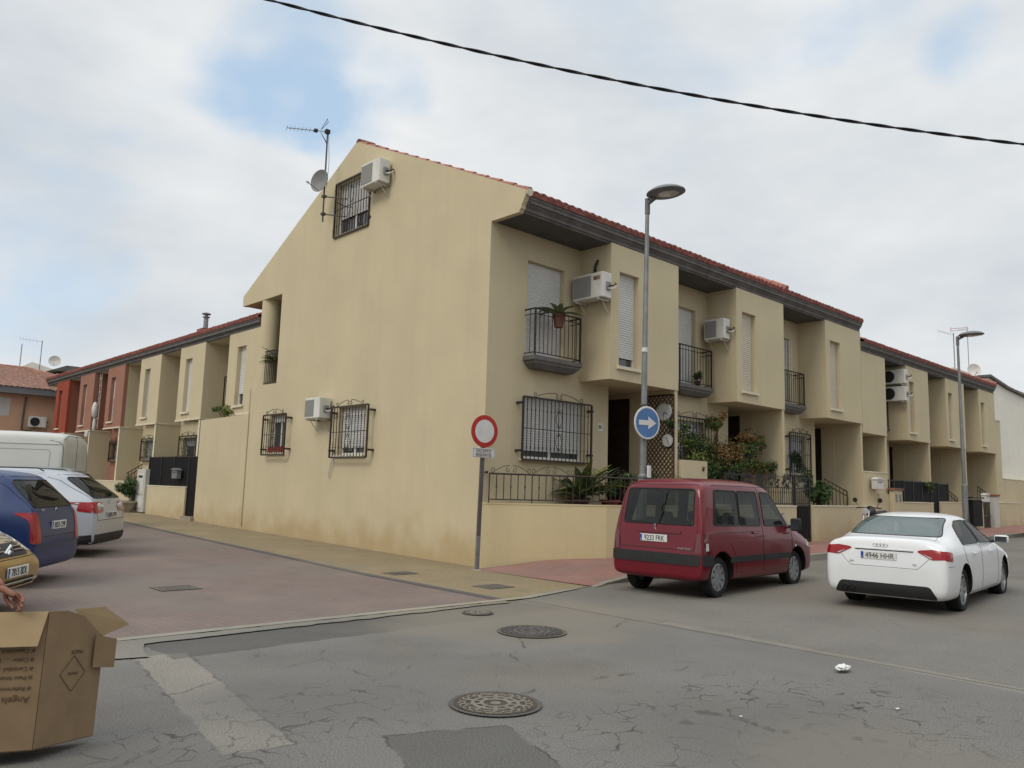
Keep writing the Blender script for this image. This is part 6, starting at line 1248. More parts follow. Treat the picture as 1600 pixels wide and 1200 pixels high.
# ---- white panel van
st = [(0, .45, .9, 2.2, .86, .94, .80, .0), (.03, .42, 1.25, 2.42, .92, .985, .84, .02), (.10, .40, 1.3, 2.50, .94, 1.0, .85, .03), (1.5, .38, 1.3, 2.52, .95, 1.0, .86, .03), (3.6, .38, 1.3, 2.50, .95, 1.0, .85, .03), (3.95, .38, 1.28, 2.38, .95, 1.0, .82, .03), (4.45, .38, 1.2, 1.75, .95, 1.0, .80, .03), (4.75, .38, 1.1, 1.30, .94, .99, .82, .03), (5.2, .40, .95, 1.10, .9, .95, .78, .02), (5.4, .45, .7, .8, .8, .85, .7, 0)]
car = Car('white_van', 'tall white panel van parked at the back of the left street', (-3.95, 11.7, .15), 147, (1.03, 1.03, .965), st, .03, M['p_van'])
for s_ in (1, -1):
    car.patch('door_window', 'B', roundpoly([(s_*.08, 1.50), (s_*.80, 1.50), (s_*.76, 2.10), (s_*.08, 2.10)][::s_], .06), .006, M['p_van'], .1, .01)
    car.patch('tail_light', 'B', roundpoly([(s_*.86, .8), (s_*.95, .8), (s_*.93, 1.3), (s_*.86, 1.3)][::s_], .02), .008, M['red_lens'], .05, .012)
ln = MB(); car.line(ln, 'B', [(0, .5), (0, 2.42)], .008, M['trim']); car.line(ln, 'B', [(-.84, .5), (-.86, 2.3), (-.5, 2.44), (.5, 2.44), (.86, 2.3), (.84, .5)], .008, M['trim'])
for sd in 'RL':
    for p_ in ([(.3, 1.25), (1.9, 1.25), (1.9, 2.05), (.3, 2.05)], [(2.1, .6), (3.3, .6), (3.3, 2.1), (2.1, 2.1)]): car.line(ln, sd, roundpoly(p_, .1), .006, M['grey_plastic'], .1, closed=True)
    car.line(ln, sd, [(.1, 2.2), (3.7, 2.2)], .012, M['p_van'], .1, .006); car.line(ln, sd, [(.1, .75), (4.6, .75)], .02, M['grey_plastic'], .1, .006)
ln.build('panel_gap', car.root)
q = MB(); l, _ = car.hit('B', -.03, 1.35); q.bbox((l.x-.05, -.10, 1.22), (l.x-.01, -.04, 1.42), .01, M['trim']); q.build('door_handle', car.root)
q = MB(); q.bbox((.05, -.9, 2.50), (.13, -.80, 2.66), .02, M['p_van']); q.build('roof_lamp', car.root)
glazing(car, [('R', [(3.9, 1.35), (4.5, 1.35), (4.25, 1.95), (3.9, 2.0)]), ('L', [(3.9, 1.35), (4.5, 1.35), (4.25, 1.95), (3.9, 2.0)]), ('F', [(-.8, 1.42), (.8, 1.42), (.72, 2.2), (-.72, 2.2)])])
for (x, y, s_) in ((1.0, -.86, -1), (4.5, -.86, -1), (1.0, .86, 1), (4.5, .86, 1)): wheel(car, x, y, .34, .2, 8, 'cap', .62, side=s_)
car.finish_cut([cylcut(x, .36, .40, min(s_*.66, s_*1.3), max(s_*.66, s_*1.3), M['dark']) for x in (1.0, 4.5) for s_ in (1, -1)])
# ---- dark car at the right edge
car = hatch('dark_car', 'dark grey car cut off by the right edge, parked by the far pavement', (22.2, -4.30, .25), 3, .97, M['p_dark'], dict(H=1.50, W=1.75, L=4.2, ax0=.75, ax1=3.35, belt=.97, rake=.42))
for s_ in (1, -1): car.patch('tail_light', 'B', roundpoly([(s_*.60, .74), (s_*.84, .74), (s_*.84, .94), (s_*.60, .94)][::s_], .03), .008, M['red_lens'], .04, .012)
plate(car, 'B', 0, .55, '1947 GKD')
car.finish_cut(car.cuts)

# ---- motorcycle on the pavement behind the white car
mo = thing('motorcycle', 'dark motorcycle with round mirrors standing on the pavement behind the white car roof', 'motorcycle', (13.0, -1.95, hgt(12.7, 0)+.10), R(178))
for x, rr in ((.62, .30), (-.72, .30)):
    q = MB(); W_ = Matrix.Translation((x, 0, .30)) @ Matrix.Rotation(R(90), 4, 'X'); a = [(.245+.05*math.cos(k*math.pi/4)+.0, .055*math.sin(k*math.pi/4)) for k in range(9)]; q.lathe(a, M['tyre'], 32, W_, cap=False); wq = q.build('wheel', mo)
    q = MB(); q.lathe([(.205, -.02), (.215, 0), (.205, .02)], M['rim'], 32, W_, cap=False); q.lathe([(.05, -.06), (.06, 0), (.05, .06)], M['rim'], 16, W_)
    for k in range(5): q.tube([W_ @ Vector((.05*math.cos(k*1.257), .05*math.sin(k*1.257), 0)), W_ @ Vector((.21*math.cos(k*1.257), .21*math.sin(k*1.257), 0))], .016, M['rim'], 5)
    q.build('rim', wq)
q = MB(); q.tube([(.62, .07, .30), (.42, .07, .90)], .025, M['chrome'], 8); q.tube([(.62, -.07, .30), (.42, -.07, .90)], .025, M['chrome'], 8); q.build('fork', mo)
q = MB(); q.tube([(.42, 0, .85), (.1, 0, .72), (-.3, 0, .62), (-.72, 0, .32)], .04, M['trim'], 8); q.bbox((-.25, -.14, .25), (.22, .14, .60), .05, M['galv_dark']); q.tube([(-.1, -.16, .3), (-.75, -.17, .38)], .04, M['chrome'], 10); q.build('frame', mo)
q = MB(); q.tube([(.35, 0, .84), (.2, 0, .90), (-.05, 0, .82)], [.08, .15, .10], M['p_dark'], 14); q.build('tank', mo)
q = MB(); q.tube([(-.05, 0, .78), (-.35, 0, .78), (-.75, 0, .86)], [.10, .13, .07], M['seat'], 12); q.build('saddle', mo)
q = MB(); q.tube([(.28, .36, .98), (.36, .15, 1.0), (.38, 0, .97), (.36, -.15, 1.0), (.28, -.36, .98)], .014, M['trim'], 8); q.build('handlebar', mo)
q = MB(); q.lathe([(.02, -.05), (.085, 0), (.09, .05), (0, .06)], M['clear_lens'], 18, Matrix.Translation((.48, 0, .90)) @ Matrix.Rotation(R(90), 4, 'Y')); q.build('headlight', mo)
for s_ in (1, -1):
    q = MB(); q.tube([(.32, s_*.24, 1.0), (.36, s_*.32, 1.12), (.36, s_*.34, 1.17)], .008, M['trim'], 6); q.lathe([(0, -.012), (.06, -.01), (.068, 0), (.06, .008), (0, .008)], M['trim'], 20, Matrix.Translation((.36, s_*.35, 1.20)) @ Matrix.Rotation(R(90), 4, 'Y')); mq = q.build('mirror', mo)
    q = MB(); q.lathe([(0, 0), (.056, 0)], M['glass'], 20, Matrix.Translation((.346, s_*.35, 1.20)) @ Matrix.Rotation(R(-90), 4, 'Y')); q.build('mirror_glass', mq)
# ------------------------------------------------------------------ street lamps and signs
def street_lamp(label, loc, top, lean=(0, 0), group='street lamps'):
    o = thing('street_lamp', label, 'street lamp', loc, group=group); x, y = lean
    q = MB(); q.tube([(0, 0, 0), (0, 0, 1.0), (x*.25, y*.25, 1.68)], .088, M['galv'], 20); q.tube([(x*.25, y*.25, 1.66), (x, y, top)], [.062, .036], M['galv'], 18); q.lathe([(.15, 0), (.15, .015), (.10, .02)], M['galv'], 16); q.tube([(x*.25, y*.25, 1.66), (x*.25, y*.25, 1.70)], [.092, .066], M['galv'], 20)
    q.box((-.05, -.092, .35), (.05, -.084, .75), M['galv_dark']); q.build('pole', o)
    h_ = MB(); h_.tube([(x, y, top-.22), (x, y, top+.08)], .05, M['lampgrey'], 14); h_.tube([(x, y, top-.02), (x, y-.18, top+.06)], .04, M['lampgrey'], 12)
    c = (x, y-.42, top+.09); T_ = Matrix.Translation(c) @ Matrix.Scale(1.0, 4) @ Matrix.Diagonal((.82, 1.05, 1, 1)).to_4x4()
    h_.lathe([(.0, -.035), (.20, -.035), (.33, -.02), (.37, .0), (.36, .025), (.28, .075), (.15, .11), (0, .12)], M['lampgrey'], 40, T_, cap=False); hd = h_.build('lamp_head', o)
    g = MB(); g.lathe([(.0, -.062), (.12, -.055), (.19, -.036)], M['clear_lens'], 32, Matrix.Translation((c[0], c[1]-.06, c[2])) @ Matrix.Diagonal((.82, 1.05, 1, 1)).to_4x4(), cap=False); g.build('lamp_glass', hd)
    return o
sl = street_lamp('near grey street lamp with a round blue arrow sign on its pole', (1.62, -2.5, .12), 6.84, (.12, .0))
q = MB()
for z in (2.55, 2.95): q.tube([(.03, 0, z), (.03, 0, z+.03)], .066, M['galv_dark'], 16)
q.tube([(.03, 0, 1.62), (.03, 0, 1.66)], .10, M['galv_dark'], 16); q.tube([(.06, 0, 3.95), (.06, 0, 4.03)], .056, M['plate_white'], 16); q.build('clamp', sl)
q = MB(); q.box((.04, -.12, 1.64), (.12, -.09, 1.86), M['paper']); q.build('notice', sl)
street_lamp('far grey street lamp near the end of the right-hand terrace', (18.75, -2.55, .34), 6.55, (-.02, 0))
# round arrow sign: faces the viewer's street
bs_ = thing('road_sign', 'round blue sign with a white arrow pointing right, on the near lamp pole', 'road sign', (1.64, -2.60, 2.75), R(-12))
q = MB(); F_ = Matrix.Rotation(R(90), 4, 'X'); q.lathe([(0, -.012), (.30, -.012), (.302, 0), (.295, .006), (.268, .0065)], M['sign_white'], 48, F_, cap=False); q.lathe([(.268, .0065), (0, .0065)], M['sign_blue'], 48, F_, cap=False); q.build('sign_disc', bs_)
q = MB(); q.prism([(-.20, -.0085, -.045), (.02, -.0085, -.045), (.02, -.0085, -.115), (.21, -.0085, 0), (.02, -.0085, .115), (.02, -.0085, .045), (-.20, -.0085, .045)], (0, -.002, 0), M['sign_white']); q.build('arrow', bs_)
ns = thing('road_sign', 'round red-and-white no-entry-to-vehicles sign with a small worded plate, on a post at the gable corner', 'road sign', (-.30, -.25, 0))
q = MB(); q.box((-.04, -.02, 0), (.04, .02, .62), M['galv']); q.box((-.0385, -.019, .62), (.0385, .019, 2.84), M['galv_dark']); q.lathe([(.10, 0), (.09, .015), (.05, .02)], M['concrete'], 12); q.build('post', ns)
ns.rotation_euler = (R(0), R(1.2), R(-6))
q = MB(); T_ = Matrix.Translation((0, -.03, 2.54)) @ F_; q.lathe([(0, -.006), (.30, -.006), (.302, 0), (.30, .008), (.232, .0085)], M['sign_red'], 48, T_, cap=False); q.lathe([(.215, .009), (0, .009)], M['sign_white'], 48, T_, cap=False); q.lathe([(.232, .0085), (.215, .009)], M['sign_red'], 48, T_, cap=False); q.build('sign_disc', ns)
q = MB(); q.bbox((-.26, -.04, 2.045), (.26, -.03, 2.225), .004, M['sign_white'])
for a in ((-.245, -.24, 2.06, 2.21), (.24, .245, 2.06, 2.21), (-.24, .24, 2.206, 2.21), (-.24, .24, 2.06, 2.064)): q.box((a[0], -.0415, a[2]), (a[1], -.0405, a[3]), M['ink'])
sp = q.build('sign_plate', ns)
text('EXCEPTO', .080, M['ink'], sp, Matrix.Translation((0, -.0415, 2.168)) @ FY, sx=.98); text('RESIDENTES', .072, M['ink'], sp, Matrix.Translation((0, -.0415, 2.098)) @ FY, sx=.92)

# ------------------------------------------------------------------ lattice with clocks in the porch
lt = thing('trellis', 'brown diamond lattice panel covering the porch side wall of the corner house', 'trellis', (4.97, -.42, 1.1)); q = MB()
W_, H_ = .84, 2.62; sp_ = .085
def clipseg(c, s_):
    pts = []
    for u in (-W_/2, W_/2): 
        z = s_*u+c
        if 0 <= z <= H_: pts.append((u, z))
    for z in (0, H_):
        u = (z-c)/s_
        if -W_/2 < u < W_/2: pts.append((u, z))
    return pts[:2] if len(pts) >= 2 else None
for s_, off_ in ((1.15, 0), (-1.15, .012)):
    c = -1.5
    while c < 4.2:
        g_ = clipseg(c, s_); c += sp_*1.5
        if g_:
            (u0, z0), (u1, z1) = g_; d = Vector((0, u1-u0, z1-z0)).normalized(); n_ = Vector((0, -d.z, d.y))*.011
            a = Vector((-off_, u0, z0)); b = Vector((-off_, u1, z1)); q.prism([a-n_, b-n_, b+n_, a+n_], (-.008, 0, 0), M['lattice'])
q.build('lattice_slats', lt)
q = MB()
for a in ((-W_/2-.02, -W_/2+.015, 0, H_), (W_/2-.015, W_/2+.02, 0, H_), (-W_/2, W_/2, -.02, .02), (-W_/2, W_/2, H_-.02, H_+.02)): q.box((-.028, a[0], a[2]), (.004, a[1], a[3]), M['lattice'])
q.build('lattice_frame', lt)
def clock(label, y, z, r, hands, rim='silver_trim'):
    o = thing('wall_clock', label, 'clock', (4.93, y, z), group='wall clocks on the lattice'); T_ = Matrix.Rotation(R(-90), 4, 'Y')
    q = MB(); q.lathe([(0, -.01), (r, -.01), (r*1.03, .01), (r*.97, .022), (r*.92, .012)], M[rim], 36, T_, cap=False); q.lathe([(r*.92, .012), (0, .012)], M['sign_white'], 36, T_, cap=False); q.build('clock_face', o)
    q = MB()
    for k in range(12): a = k*math.pi/6; q.tube([(-.015, math.sin(a)*r*.76, math.cos(a)*r*.76), (-.015, math.sin(a)*r*.86, math.cos(a)*r*.86)], .006, M['ink'], 4)
    for a, l in hands: q.tube([(-.018, 0, 0), (-.018, -math.sin(a)*r*l, math.cos(a)*r*l)], .007, M['ink'], 4)
    q.build('clock_hands', o)
clock('larger upper wall clock on the brown lattice, grey face', -.60, 3.33, .21, ((2.0, .65), (3.2, .5)))
clock('smaller lower wall clock on the brown lattice, white face', -.70, 2.68, .16, ((2.7, .7), (5.9, .5)), 'trim')
lp = thing('wall_lantern', 'wall lantern hanging in the dark porch of the corner house', 'lantern', (4.05, .95, 2.45)); q = MB(); q.lathe([(.02, .0), (.09, .04), (.11, .2), (.05, .28), (.01, .33)], M['clear_lens'], 8); q.tube([(0, 0, .3), (0, .2, .34)], .012, M['iron'], 5); q.build('lantern_glass', lp)

# ------------------------------------------------------------------ manholes and drain covers
def manhole(label, x, y, r, light):
    o = thing('manhole_cover', label, 'manhole cover', (x, y, hgt(x, y)+.012), group='round manhole covers'); q = MB()
    q.lathe([(r*1.12, 0), (r*1.10, .002), (r*1.02, .002), (r*1.0, -.001)], M['asphalt_dark'], 48, cap=False); q.lathe([(r*1.0, .003), (r*.93, .003), (r*.92, .001)], M['iron_rust'], 48, cap=False); q.lathe([(r*.92, .001), (0, .001)], M['iron_rust'], 48, cap=False); q.build('frame', o)
    q = MB(); m_ = M['worn_iron'] if light else M['galv_dark']
    for rr, w_ in ((.88, .025), (.74, .02), (.55, .05), (.34, .05)): q.lathe([(r*(rr+w_), .002), (r*(rr+w_)-.002, .006), (r*(rr-w_)+.002, .006), (r*(rr-w_), .002)], m_, 40, cap=False)
    for k in range(24): a = k*2*math.pi/24; T_ = Matrix.Rotation(a, 4, 'Z'); q.box((r*.74, -.010, .002), (r*.90, .010, .006), m_, T_)
    for k in range(10): a = k*2*math.pi/10+.2; T_ = Matrix.Rotation(a, 4, 'Z'); q.box((r*.30, -.014, .002), (r*.76, .014, .0058), m_, T_)
    q.lathe([(r*.13, .002), (r*.12, .006), (0, .006)], m_, 24); q.build('cast_pattern', o)
M['iron_rust'] = mat('rusty_cast_iron', (.055, .045, .035), .8, .4, 12, bump=.3); M['worn_iron'] = mat('worn_cast_iron', (.17, .152, .125), .7, .3, 14, metal=.1)
manhole('near manhole cover with pale worn ring pattern in the foreground road', -6.10, -7.14, .29, True)
manhole('dull manhole cover further back in the road, near the street corner', -3.89, -5.28, .33, False)
manhole('small round cover in the dark gutter strip', -3.55, -4.02, .17, True)
M['cover_grey'] = mat('cover_grey', (.155, .14, .122), .8, .2, 9); M['cover_rust'] = mat('cover_rust', (.125, .108, .09), .8, .3, 12)
def drain(label, x, y, a, w_, h_):
    o = thing('drain_cover', label, 'drain cover', (x, y, hgt(x, y)+.017), R(a), 'square covers in the paving'); q = MB(); q.box((-w_/2, -h_/2, 0), (w_/2, h_/2, .003), M['cover_grey']); q.build('frame', o)
    q = MB()
    for k in range(7): q.box((-w_/2+.03, -h_/2+.04+k*(h_-.08)/7, .003), (w_/2-.03, -h_/2+.04+(k+.5)*(h_-.08)/7, .006), M['cover_rust'])
    q.build('grate', o)
drain('square cover in the pinkish paving of the left street', -5.66, -.13, 0, .55, .5); drain('square cover in the yellow footway beside the gable', -1.88, -.09, 0, .5, .4); drain('square cover in the footway at the street mouth', -1.70, -2.25, 0, .5, .45)

# ------------------------------------------------------------------ plants
def leafcloud(mb, c, rad, n, size, mats, seed=1, lobes=9, hollow=.35, flat=.6):
    r = random.Random(seed); L_ = []
    for _ in range(lobes):
        v = Vector((r.gauss(0, 1), r.gauss(0, 1), r.gauss(0, .8))).normalized()*r.uniform(.25, .80); L_.append((Vector((v.x*rad[0], v.y*rad[1], v.z*rad[2])), r.uniform(.28, .5), r.choice(mats), r.uniform(.5, 1)))
    for _ in range(n):
        lc, lr, lm, dn = r.choice(L_)
        if r.random() > dn: continue
        d = Vector((r.gauss(0, 1), r.gauss(0, 1), r.gauss(0, 1))).normalized()*(r.random()**.5)*lr
        p_ = Vector(c)+lc+Vector((d.x*rad[0], d.y*rad[1], d.z*rad[2]))
        nrm = (d.normalized()+Vector((r.gauss(0, flat), r.gauss(0, flat), r.gauss(.4, flat)))).normalized(); u = nrm.orthogonal().normalized(); u = (Matrix.Rotation(r.uniform(0, 6.28), 3, nrm) @ u); w_ = nrm.cross(u); s_ = size*r.uniform(.6, 1.3)
        m_ = lm if r.random() < .75 else r.choice(mats)
        mb.add([p_-u*s_, p_-w_*s_*.38+nrm*s_*.08, p_+u*s_, p_+w_*s_*.38+nrm*s_*.08], [(0, 1, 2, 3)], m_)
tr = thing('small_tree', 'small garden tree with green and reddish leaves in front of the second house', 'tree', (7.35, -.35, .6))
q = MB()
for pts in ([(0, 0, 0), (.05, 0, .7), (0, .05, 1.15), (-.35, .1, 1.75), (-.8, .1, 2.2)], [(.02, 0, .75), (.3, -.05, 1.4), (.8, -.1, 1.95), (1.6, -.1, 2.45)], [(0, 0, .9), (.1, .1, 1.7), (.15, 0, 2.4), (.2, 0, 2.75)], [(.2, 0, 1.2), (1.0, .1, 1.45), (1.9, 0, 1.6)], [(-.1, 0, 1.3), (-.9, -.1, 1.6), (-1.3, 0, 1.9)]):
    q.tube(pts, [.055*(1-.8*i/(len(pts)-1)) for i in range(len(pts))], M['bark'], 7)
q.build('trunk', tr)
q = MB(); G = [M['leaf'], M['leaf'], M['leaf_dark'], M['leaf_y']]; RD = [M['leaf_or'], M['leaf_y'], M['leaf'], M['leaf'], M['leaf_red']]
leafcloud(q, (-.1, -.1, 1.85), (1.6, .6, .85), 7000, .042, G+G+[M['leaf_or']], 3, 20); leafcloud(q, (.2, .0, 1.3), (1.2, .5, .55), 2600, .042, [M['leaf_dark'], M['leaf']], 4, 10)
leafcloud(q, (1.75, -.1, 2.35), (.95, .35, .42), 2000, .04, RD, 5, 8); leafcloud(q, (.1, 0, 2.75), (.4, .3, .45), 620, .05, RD+[M['leaf_y']], 6, 5); leafcloud(q, (2.1, -.1, 1.65), (.9, .3, .32), 1300, .05, RD+G, 7, 8)
leafcloud(q, (-1.5, -.1, 2.25), (.7, .3, .45), 1300, .04, RD+G, 8, 7); leafcloud(q, (1.1, -.15, 2.0), (.7, .4, .5), 1500, .04, RD+G+G, 9, 8); leafcloud(q, (-1.0, -.1, 1.35), (.7, .35, .5), 1300, .04, G+[M['leaf_or']], 10, 7)
q.build('crown', tr)
def bush(name, label, loc, c, rad, n, size, mats, seed, cat='bush', stem=None, lobes=9):
    o = thing(name, label, cat, loc); q = MB(); leafcloud(q, c, rad, n, size, mats, seed, lobes); q.build('foliage', o)
    if stem: s_ = MB(); [s_.tube(p_, .014, M['bark'], 5) for p_ in stem]; s_.build('stem', o)
    return o
bush('bush', 'dark green bush growing behind the wall right of the ornate gate', (12.6, -.45, 1.0), (.1, 0, .65), (.75, .35, .75), 2400, .055, [M['leaf_dark'], M['leaf']], 21, stem=[[(0, 0, 0), (.1, 0, .8)], [(0, 0, 0), (-.3, 0, .7)], [(0, 0, .1), (.45, 0, .8)]])
bush('window_plant', 'dark plant filling the grille of the third house window', (12.0, -.12, 2.15), (.2, 0, .35), (.55, .12, .38), 700, .05, [M['leaf_dark']], 22, 'plant', [[(.2, 0, 0), (.2, 0, .4)]])
bush('climbing_plant', 'climbing plant spilling over the top of the tall garden wall', (.12, 12.1, 3.4), (-.05, 0, .15), (.22, .85, .30), 900, .05, [M['leaf'], M['leaf_y']], 23, 'plant', [[(.1, -.5, -.1), (0, -.5, .3)], [(.1, .3, -.1), (-.05, .4, .25)], [(.1, 0, -.1), (0, 0, .3)]])
bush('climbing_plant', 'vine around the scroll-topped grille above the black gate', (.80, 14.7, 2.2), (0, 0, .6), (.1, .16, .6), 500, .045, [M['leaf_dark'], M['leaf']], 24, 'plant', [[(0, 0, 0), (0, .05, 1.1)]])
bush('gate_creeper', 'sparse creeper hanging over the far black fence', (20.2, -.98, 1.85), (0, 0, .12), (.55, .08, .24), 420, .045, [M['leaf'], M['leaf_y'], M['leaf_dark']], 26, 'plant', [[(0, .05, -.1), (0, 0, .3)]])
def potplant(name, label, loc, r=.16, h_=.26, potm='pot', kind='agave', n=16, size=.5, seed=1, mats=None, cat='potted plant', elr=(.5, 1.2)):
    o = thing(name, label, cat, loc); q = MB(); q.lathe([(r*.68, 0), (r*.95, h_*.82), (r*1.08, h_*.83), (r*1.08, h_), (r*.95, h_), (r*.9, h_*.9), (0, h_*.9)], M[potm], 20); q.build('pot', o); rr = random.Random(seed); q = MB()
    if kind == 'agave':
        for k in range(n):
            a = 2*math.pi*k/n+rr.uniform(-.2, .2); el = rr.uniform(*elr); ln = size*rr.uniform(.7, 1.1); w_ = .045*size/.5; P = []
            for j in range(7): t_ = j/6; P.append(Vector((math.cos(a)*ln*t_*math.cos(el*(1-.55*t_)), math.sin(a)*ln*t_*math.cos(el*(1-.55*t_)), h_*.9+ln*(math.sin(el)*t_-(.42 if el < .9 else .2)*t_*t_))))
            sd_ = Vector((-math.sin(a), math.cos(a), 0)); vs = []
            for j, p_ in enumerate(P): wj = w_*(1-(j/6)**2)*(.7+.6*min(1, j/2)); vs += [p_-sd_*wj+Vector((0, 0, wj*.5)), p_, p_+sd_*wj+Vector((0, 0, wj*.5))]
            q.add(vs, [(j*3+i, j*3+i+1, (j+1)*3+i+1, (j+1)*3+i) for j in range(6) for i in range(2)], (mats or [M['leaf_agave']])[k % len(mats or [1])], True)
    else: leafcloud(q, (0, 0, h_+size*.45), (size*.6, size*.6, size*.55), n, .05, mats or [M['leaf'], M['leaf_dark']], seed, 8)
    q.build('leaves', o)
    return o
potplant('potted_agave', 'agave in a terracotta pot hooked on the corner house balcony rail', (1.62, -.36, 4.80), .13, .27, n=16, size=.60, seed=3, elr=(.25, .85))
potplant('potted_plant', 'strap-leaved plant in a dark pot behind the corner railing, nearest the gable', (2.25, -.42, 1.10), .17, .22, 'pot_dark', n=20, size=.75, seed=4, mats=[M['leaf'], M['leaf_agave'], M['leaf_dark']])
potplant('potted_plant', 'yellow-green broad-leaved plant below the window grille of the corner house', (2.55, -.25, 1.10), .16, .25, 'pot', n=18, size=1.15, seed=5, mats=[M['leaf_y'], M['leaf_agave'], M['leaf']])
potplant('potted_plant', 'leafy plant in a red planter behind the corner railing', (3.15, -.50, 1.10), .2, .22, 'pot_red', 'leaf', n=420, size=.55, seed=6)
potplant('potted_plant', 'tall green plant in a dark tub beside the near lamp post', (3.75, -.55, 1.10), .2, .42, 'pot_dark', 'leaf', n=420, size=.5, seed=7, mats=[M['leaf'], M['leaf_y'], M['leaf_dark']])
potplant('potted_plant', 'dark potted plant at the foot of the lattice', (4.5, -.45, 1.10), .2, .45, 'pot_dark', 'leaf', n=420, size=.5, seed=8, mats=[M['leaf_dark']])
potplant('hanging_plant', 'small green plant in a holder on the lattice between the two clocks', (4.88, -.84, 2.86), .06, .08, 'pot_dark', 'leaf', n=300, size=.22, seed=9)
potplant('potted_plant', 'feathery plant behind the loggia railing of the gable', (.35, 9.1, 4.45), .15, .3, 'pot', n=22, size=.8, seed=10, mats=[M['leaf'], M['leaf_y']])
potplant('potted_shrub', 'leafy shrub in a round concrete planter on the left street footway', (-.42, 18.6, .27), .38, .40, 'concrete', 'leaf', n=2400, size=.78, seed=11, mats=[M['leaf'], M['leaf_dark']])
potplant('potted_plant', 'small plant on the balcony floor of the second house', (6.9, -.2, 4.16), .08, .14, 'pot_dark', 'leaf', n=320, size=.3, seed=12)
potplant('potted_plant', 'small reddish plant on top of the wall block by the reddish tree', (5.95, -.88, 1.9), .06, .08, 'pot_dark', 'leaf', n=200, size=.26, seed=13, mats=[M['leaf_red'], M['leaf_y']])

# ------------------------------------------------------------------ overhead cable (two twisted strands)
q = MB(); A = Vector((-5.35, -.42, 8.80)); B = Vector((4.4, -9.25, 6.78)); n = 260
for ph in (0, math.pi):
    P = []
    for k in range(n+1):
        t_ = k/n; p_ = A.lerp(B, t_); sag = .30*4*t_*(1-t_); a = t_*2*math.pi*14+ph; d = (B-A).normalized(); u = d.cross(Vector((0, 0, 1))).normalized(); v = u.cross(d); P.append(p_-Vector((0, 0, sag))+(u*math.cos(a)+v*math.sin(a))*.012)
    q.tube(P, .0135, M['cable'], 6)
tag(q.build('overhead_cable'), 'thick twisted black cable crossing the sky above the street', 'cable')

# ------------------------------------------------------------------ litter
def crumple(name, label, loc, s_, seed, cat='litter', m_='paper'):
    bm = bmesh.new(); bmesh.ops.create_icosphere(bm, subdivisions=3, radius=1); r = random.Random(seed)
    for v in bm.verts: f = .72+.5*noise.noise(v.co*2.3+Vector((seed, 0, 0)))+.25*noise.noise(v.co*6+Vector((0, seed, 0))); v.co = Vector((v.co.x*s_[0]*f, v.co.y*s_[1]*f, max(0, v.co.z*f+.6)*s_[2]))
    o = mesh_obj(name, bm, M[m_]); o.location = loc; return tag(o, label, cat)
crumple('plastic_bag', 'crumpled white plastic bag lying on the road', (-2.97, -8.19, .015), (.12, .07, .034), 3, 'bag')
crumple('paper_scrap', 'small white scrap of paper near the lower right of the road', (-3.9, -9.0, .014), (.024, .014, .004), 5)
crumple('paper_scrap', 'tiny white scrap beside the red van front wheel', (2.6, -5.9, .02), (.04, .03, .008), 6)
crumple('paper_scrap', 'tiny pale scrap on the road right of the near manhole', (-5.0, -8.4, .014), (.014, .010, .004), 7)

# ------------------------------------------------------------------ cardboard box and the person holding it
K = Vector((-8.81, -6.51, .075)); Rd = Vector((.87, .48, -.09)); Ld = Vector((-.95, .31, .02)); up = Vector((.02, .0, 1))
bx = thing('cardboard_box', 'large open brown cardboard box, printed upside down, held at the left edge of the road', 'box', K)
th = .006
def face(pts, name, m_=None, parent=None, t_=None, mo='cardboard_in'):
    P = [Vector(p_) for p_ in pts]; nn = (P[1]-P[0]).cross(P[2]-P[0]).normalized(); q = MB(); q.prism(P, nn*th, M[m_ or 'cardboard']); return q.build(name, parent or bx)
Rw, Lw, Hh = .40, .78, .70
R0 = Rd*Rw; L0 = Ld*Lw; Bk = L0+R0; U = up*Hh
face([(0, 0, 0), R0, R0+up*.54, R0*.86+up*.58, R0*.60+up*.665, R0*.30+up*.70, U], 'side_panel'); face([(0, 0, 0), U, L0+U, L0], 'side_panel'); face([R0, Bk, Bk+up*.62, R0+up*.54], 'side_panel'); face([L0, L0+U, Bk+up*.66, Bk], 'side_panel'); face([(0, 0, 0), L0, Bk, R0], 'bottom_panel')
# flap folded down over the left face, slightly proud of it
nl = Ld.cross(Vector((0, 0, 1))).normalized(); nl = nl if nl.y < 0 else -nl
f1 = [U+nl*.008, L0+U+nl*.008, L0+up*(Hh-.17)+nl*.045, up*(Hh-.17)-Ld*-.03+nl*.045]; P = [Vector(p_) for p_ in f1]; q = MB(); q.prism(P, nl*.006, M['cardboard_in']); q.build('flap', bx)
# flaps rising and falling on the right-hand face
q = MB(); nr = Vector((Rd.y, -Rd.x, 0)).normalized()
q.prism([R0*.42+up*.70, R0*.98+up*.545, R0*1.42+up*.60+nr*.02, R0*.95+up*.705+nr*.01], (0, 0, .006), M['cardboard_in']); q.build('flap', bx)
q = MB(); q.prism([R0*.80+up*.56+nr*.02, R0*1.12+up*.53+nr*.05, R0*1.12+up*.37+nr*.05, R0*.80+up*.38+nr*.02], nr*.005, M['cardboard']); q.build('flap', bx)
q = MB(); q.prism([R0*.62+up*.60+nr*.006, R0*.80+up*.56+nr*.006, R0*.80+up*.38+nr*.006, R0*.66+up*.40+nr*.006], nr*.003, M['dark_card']) if 'dark_card' in M else None
if q.v: q.build('fold', bx)
def basis(ex, ey_, o_): ez = ex.cross(ey_).normalized(); return Matrix(((ex.x, ey_.x, ez.x, o_.x), (ex.y, ey_.y, ez.y, o_.y), (ex.z, ey_.z, ez.z, o_.z), (0, 0, 0, 1)))
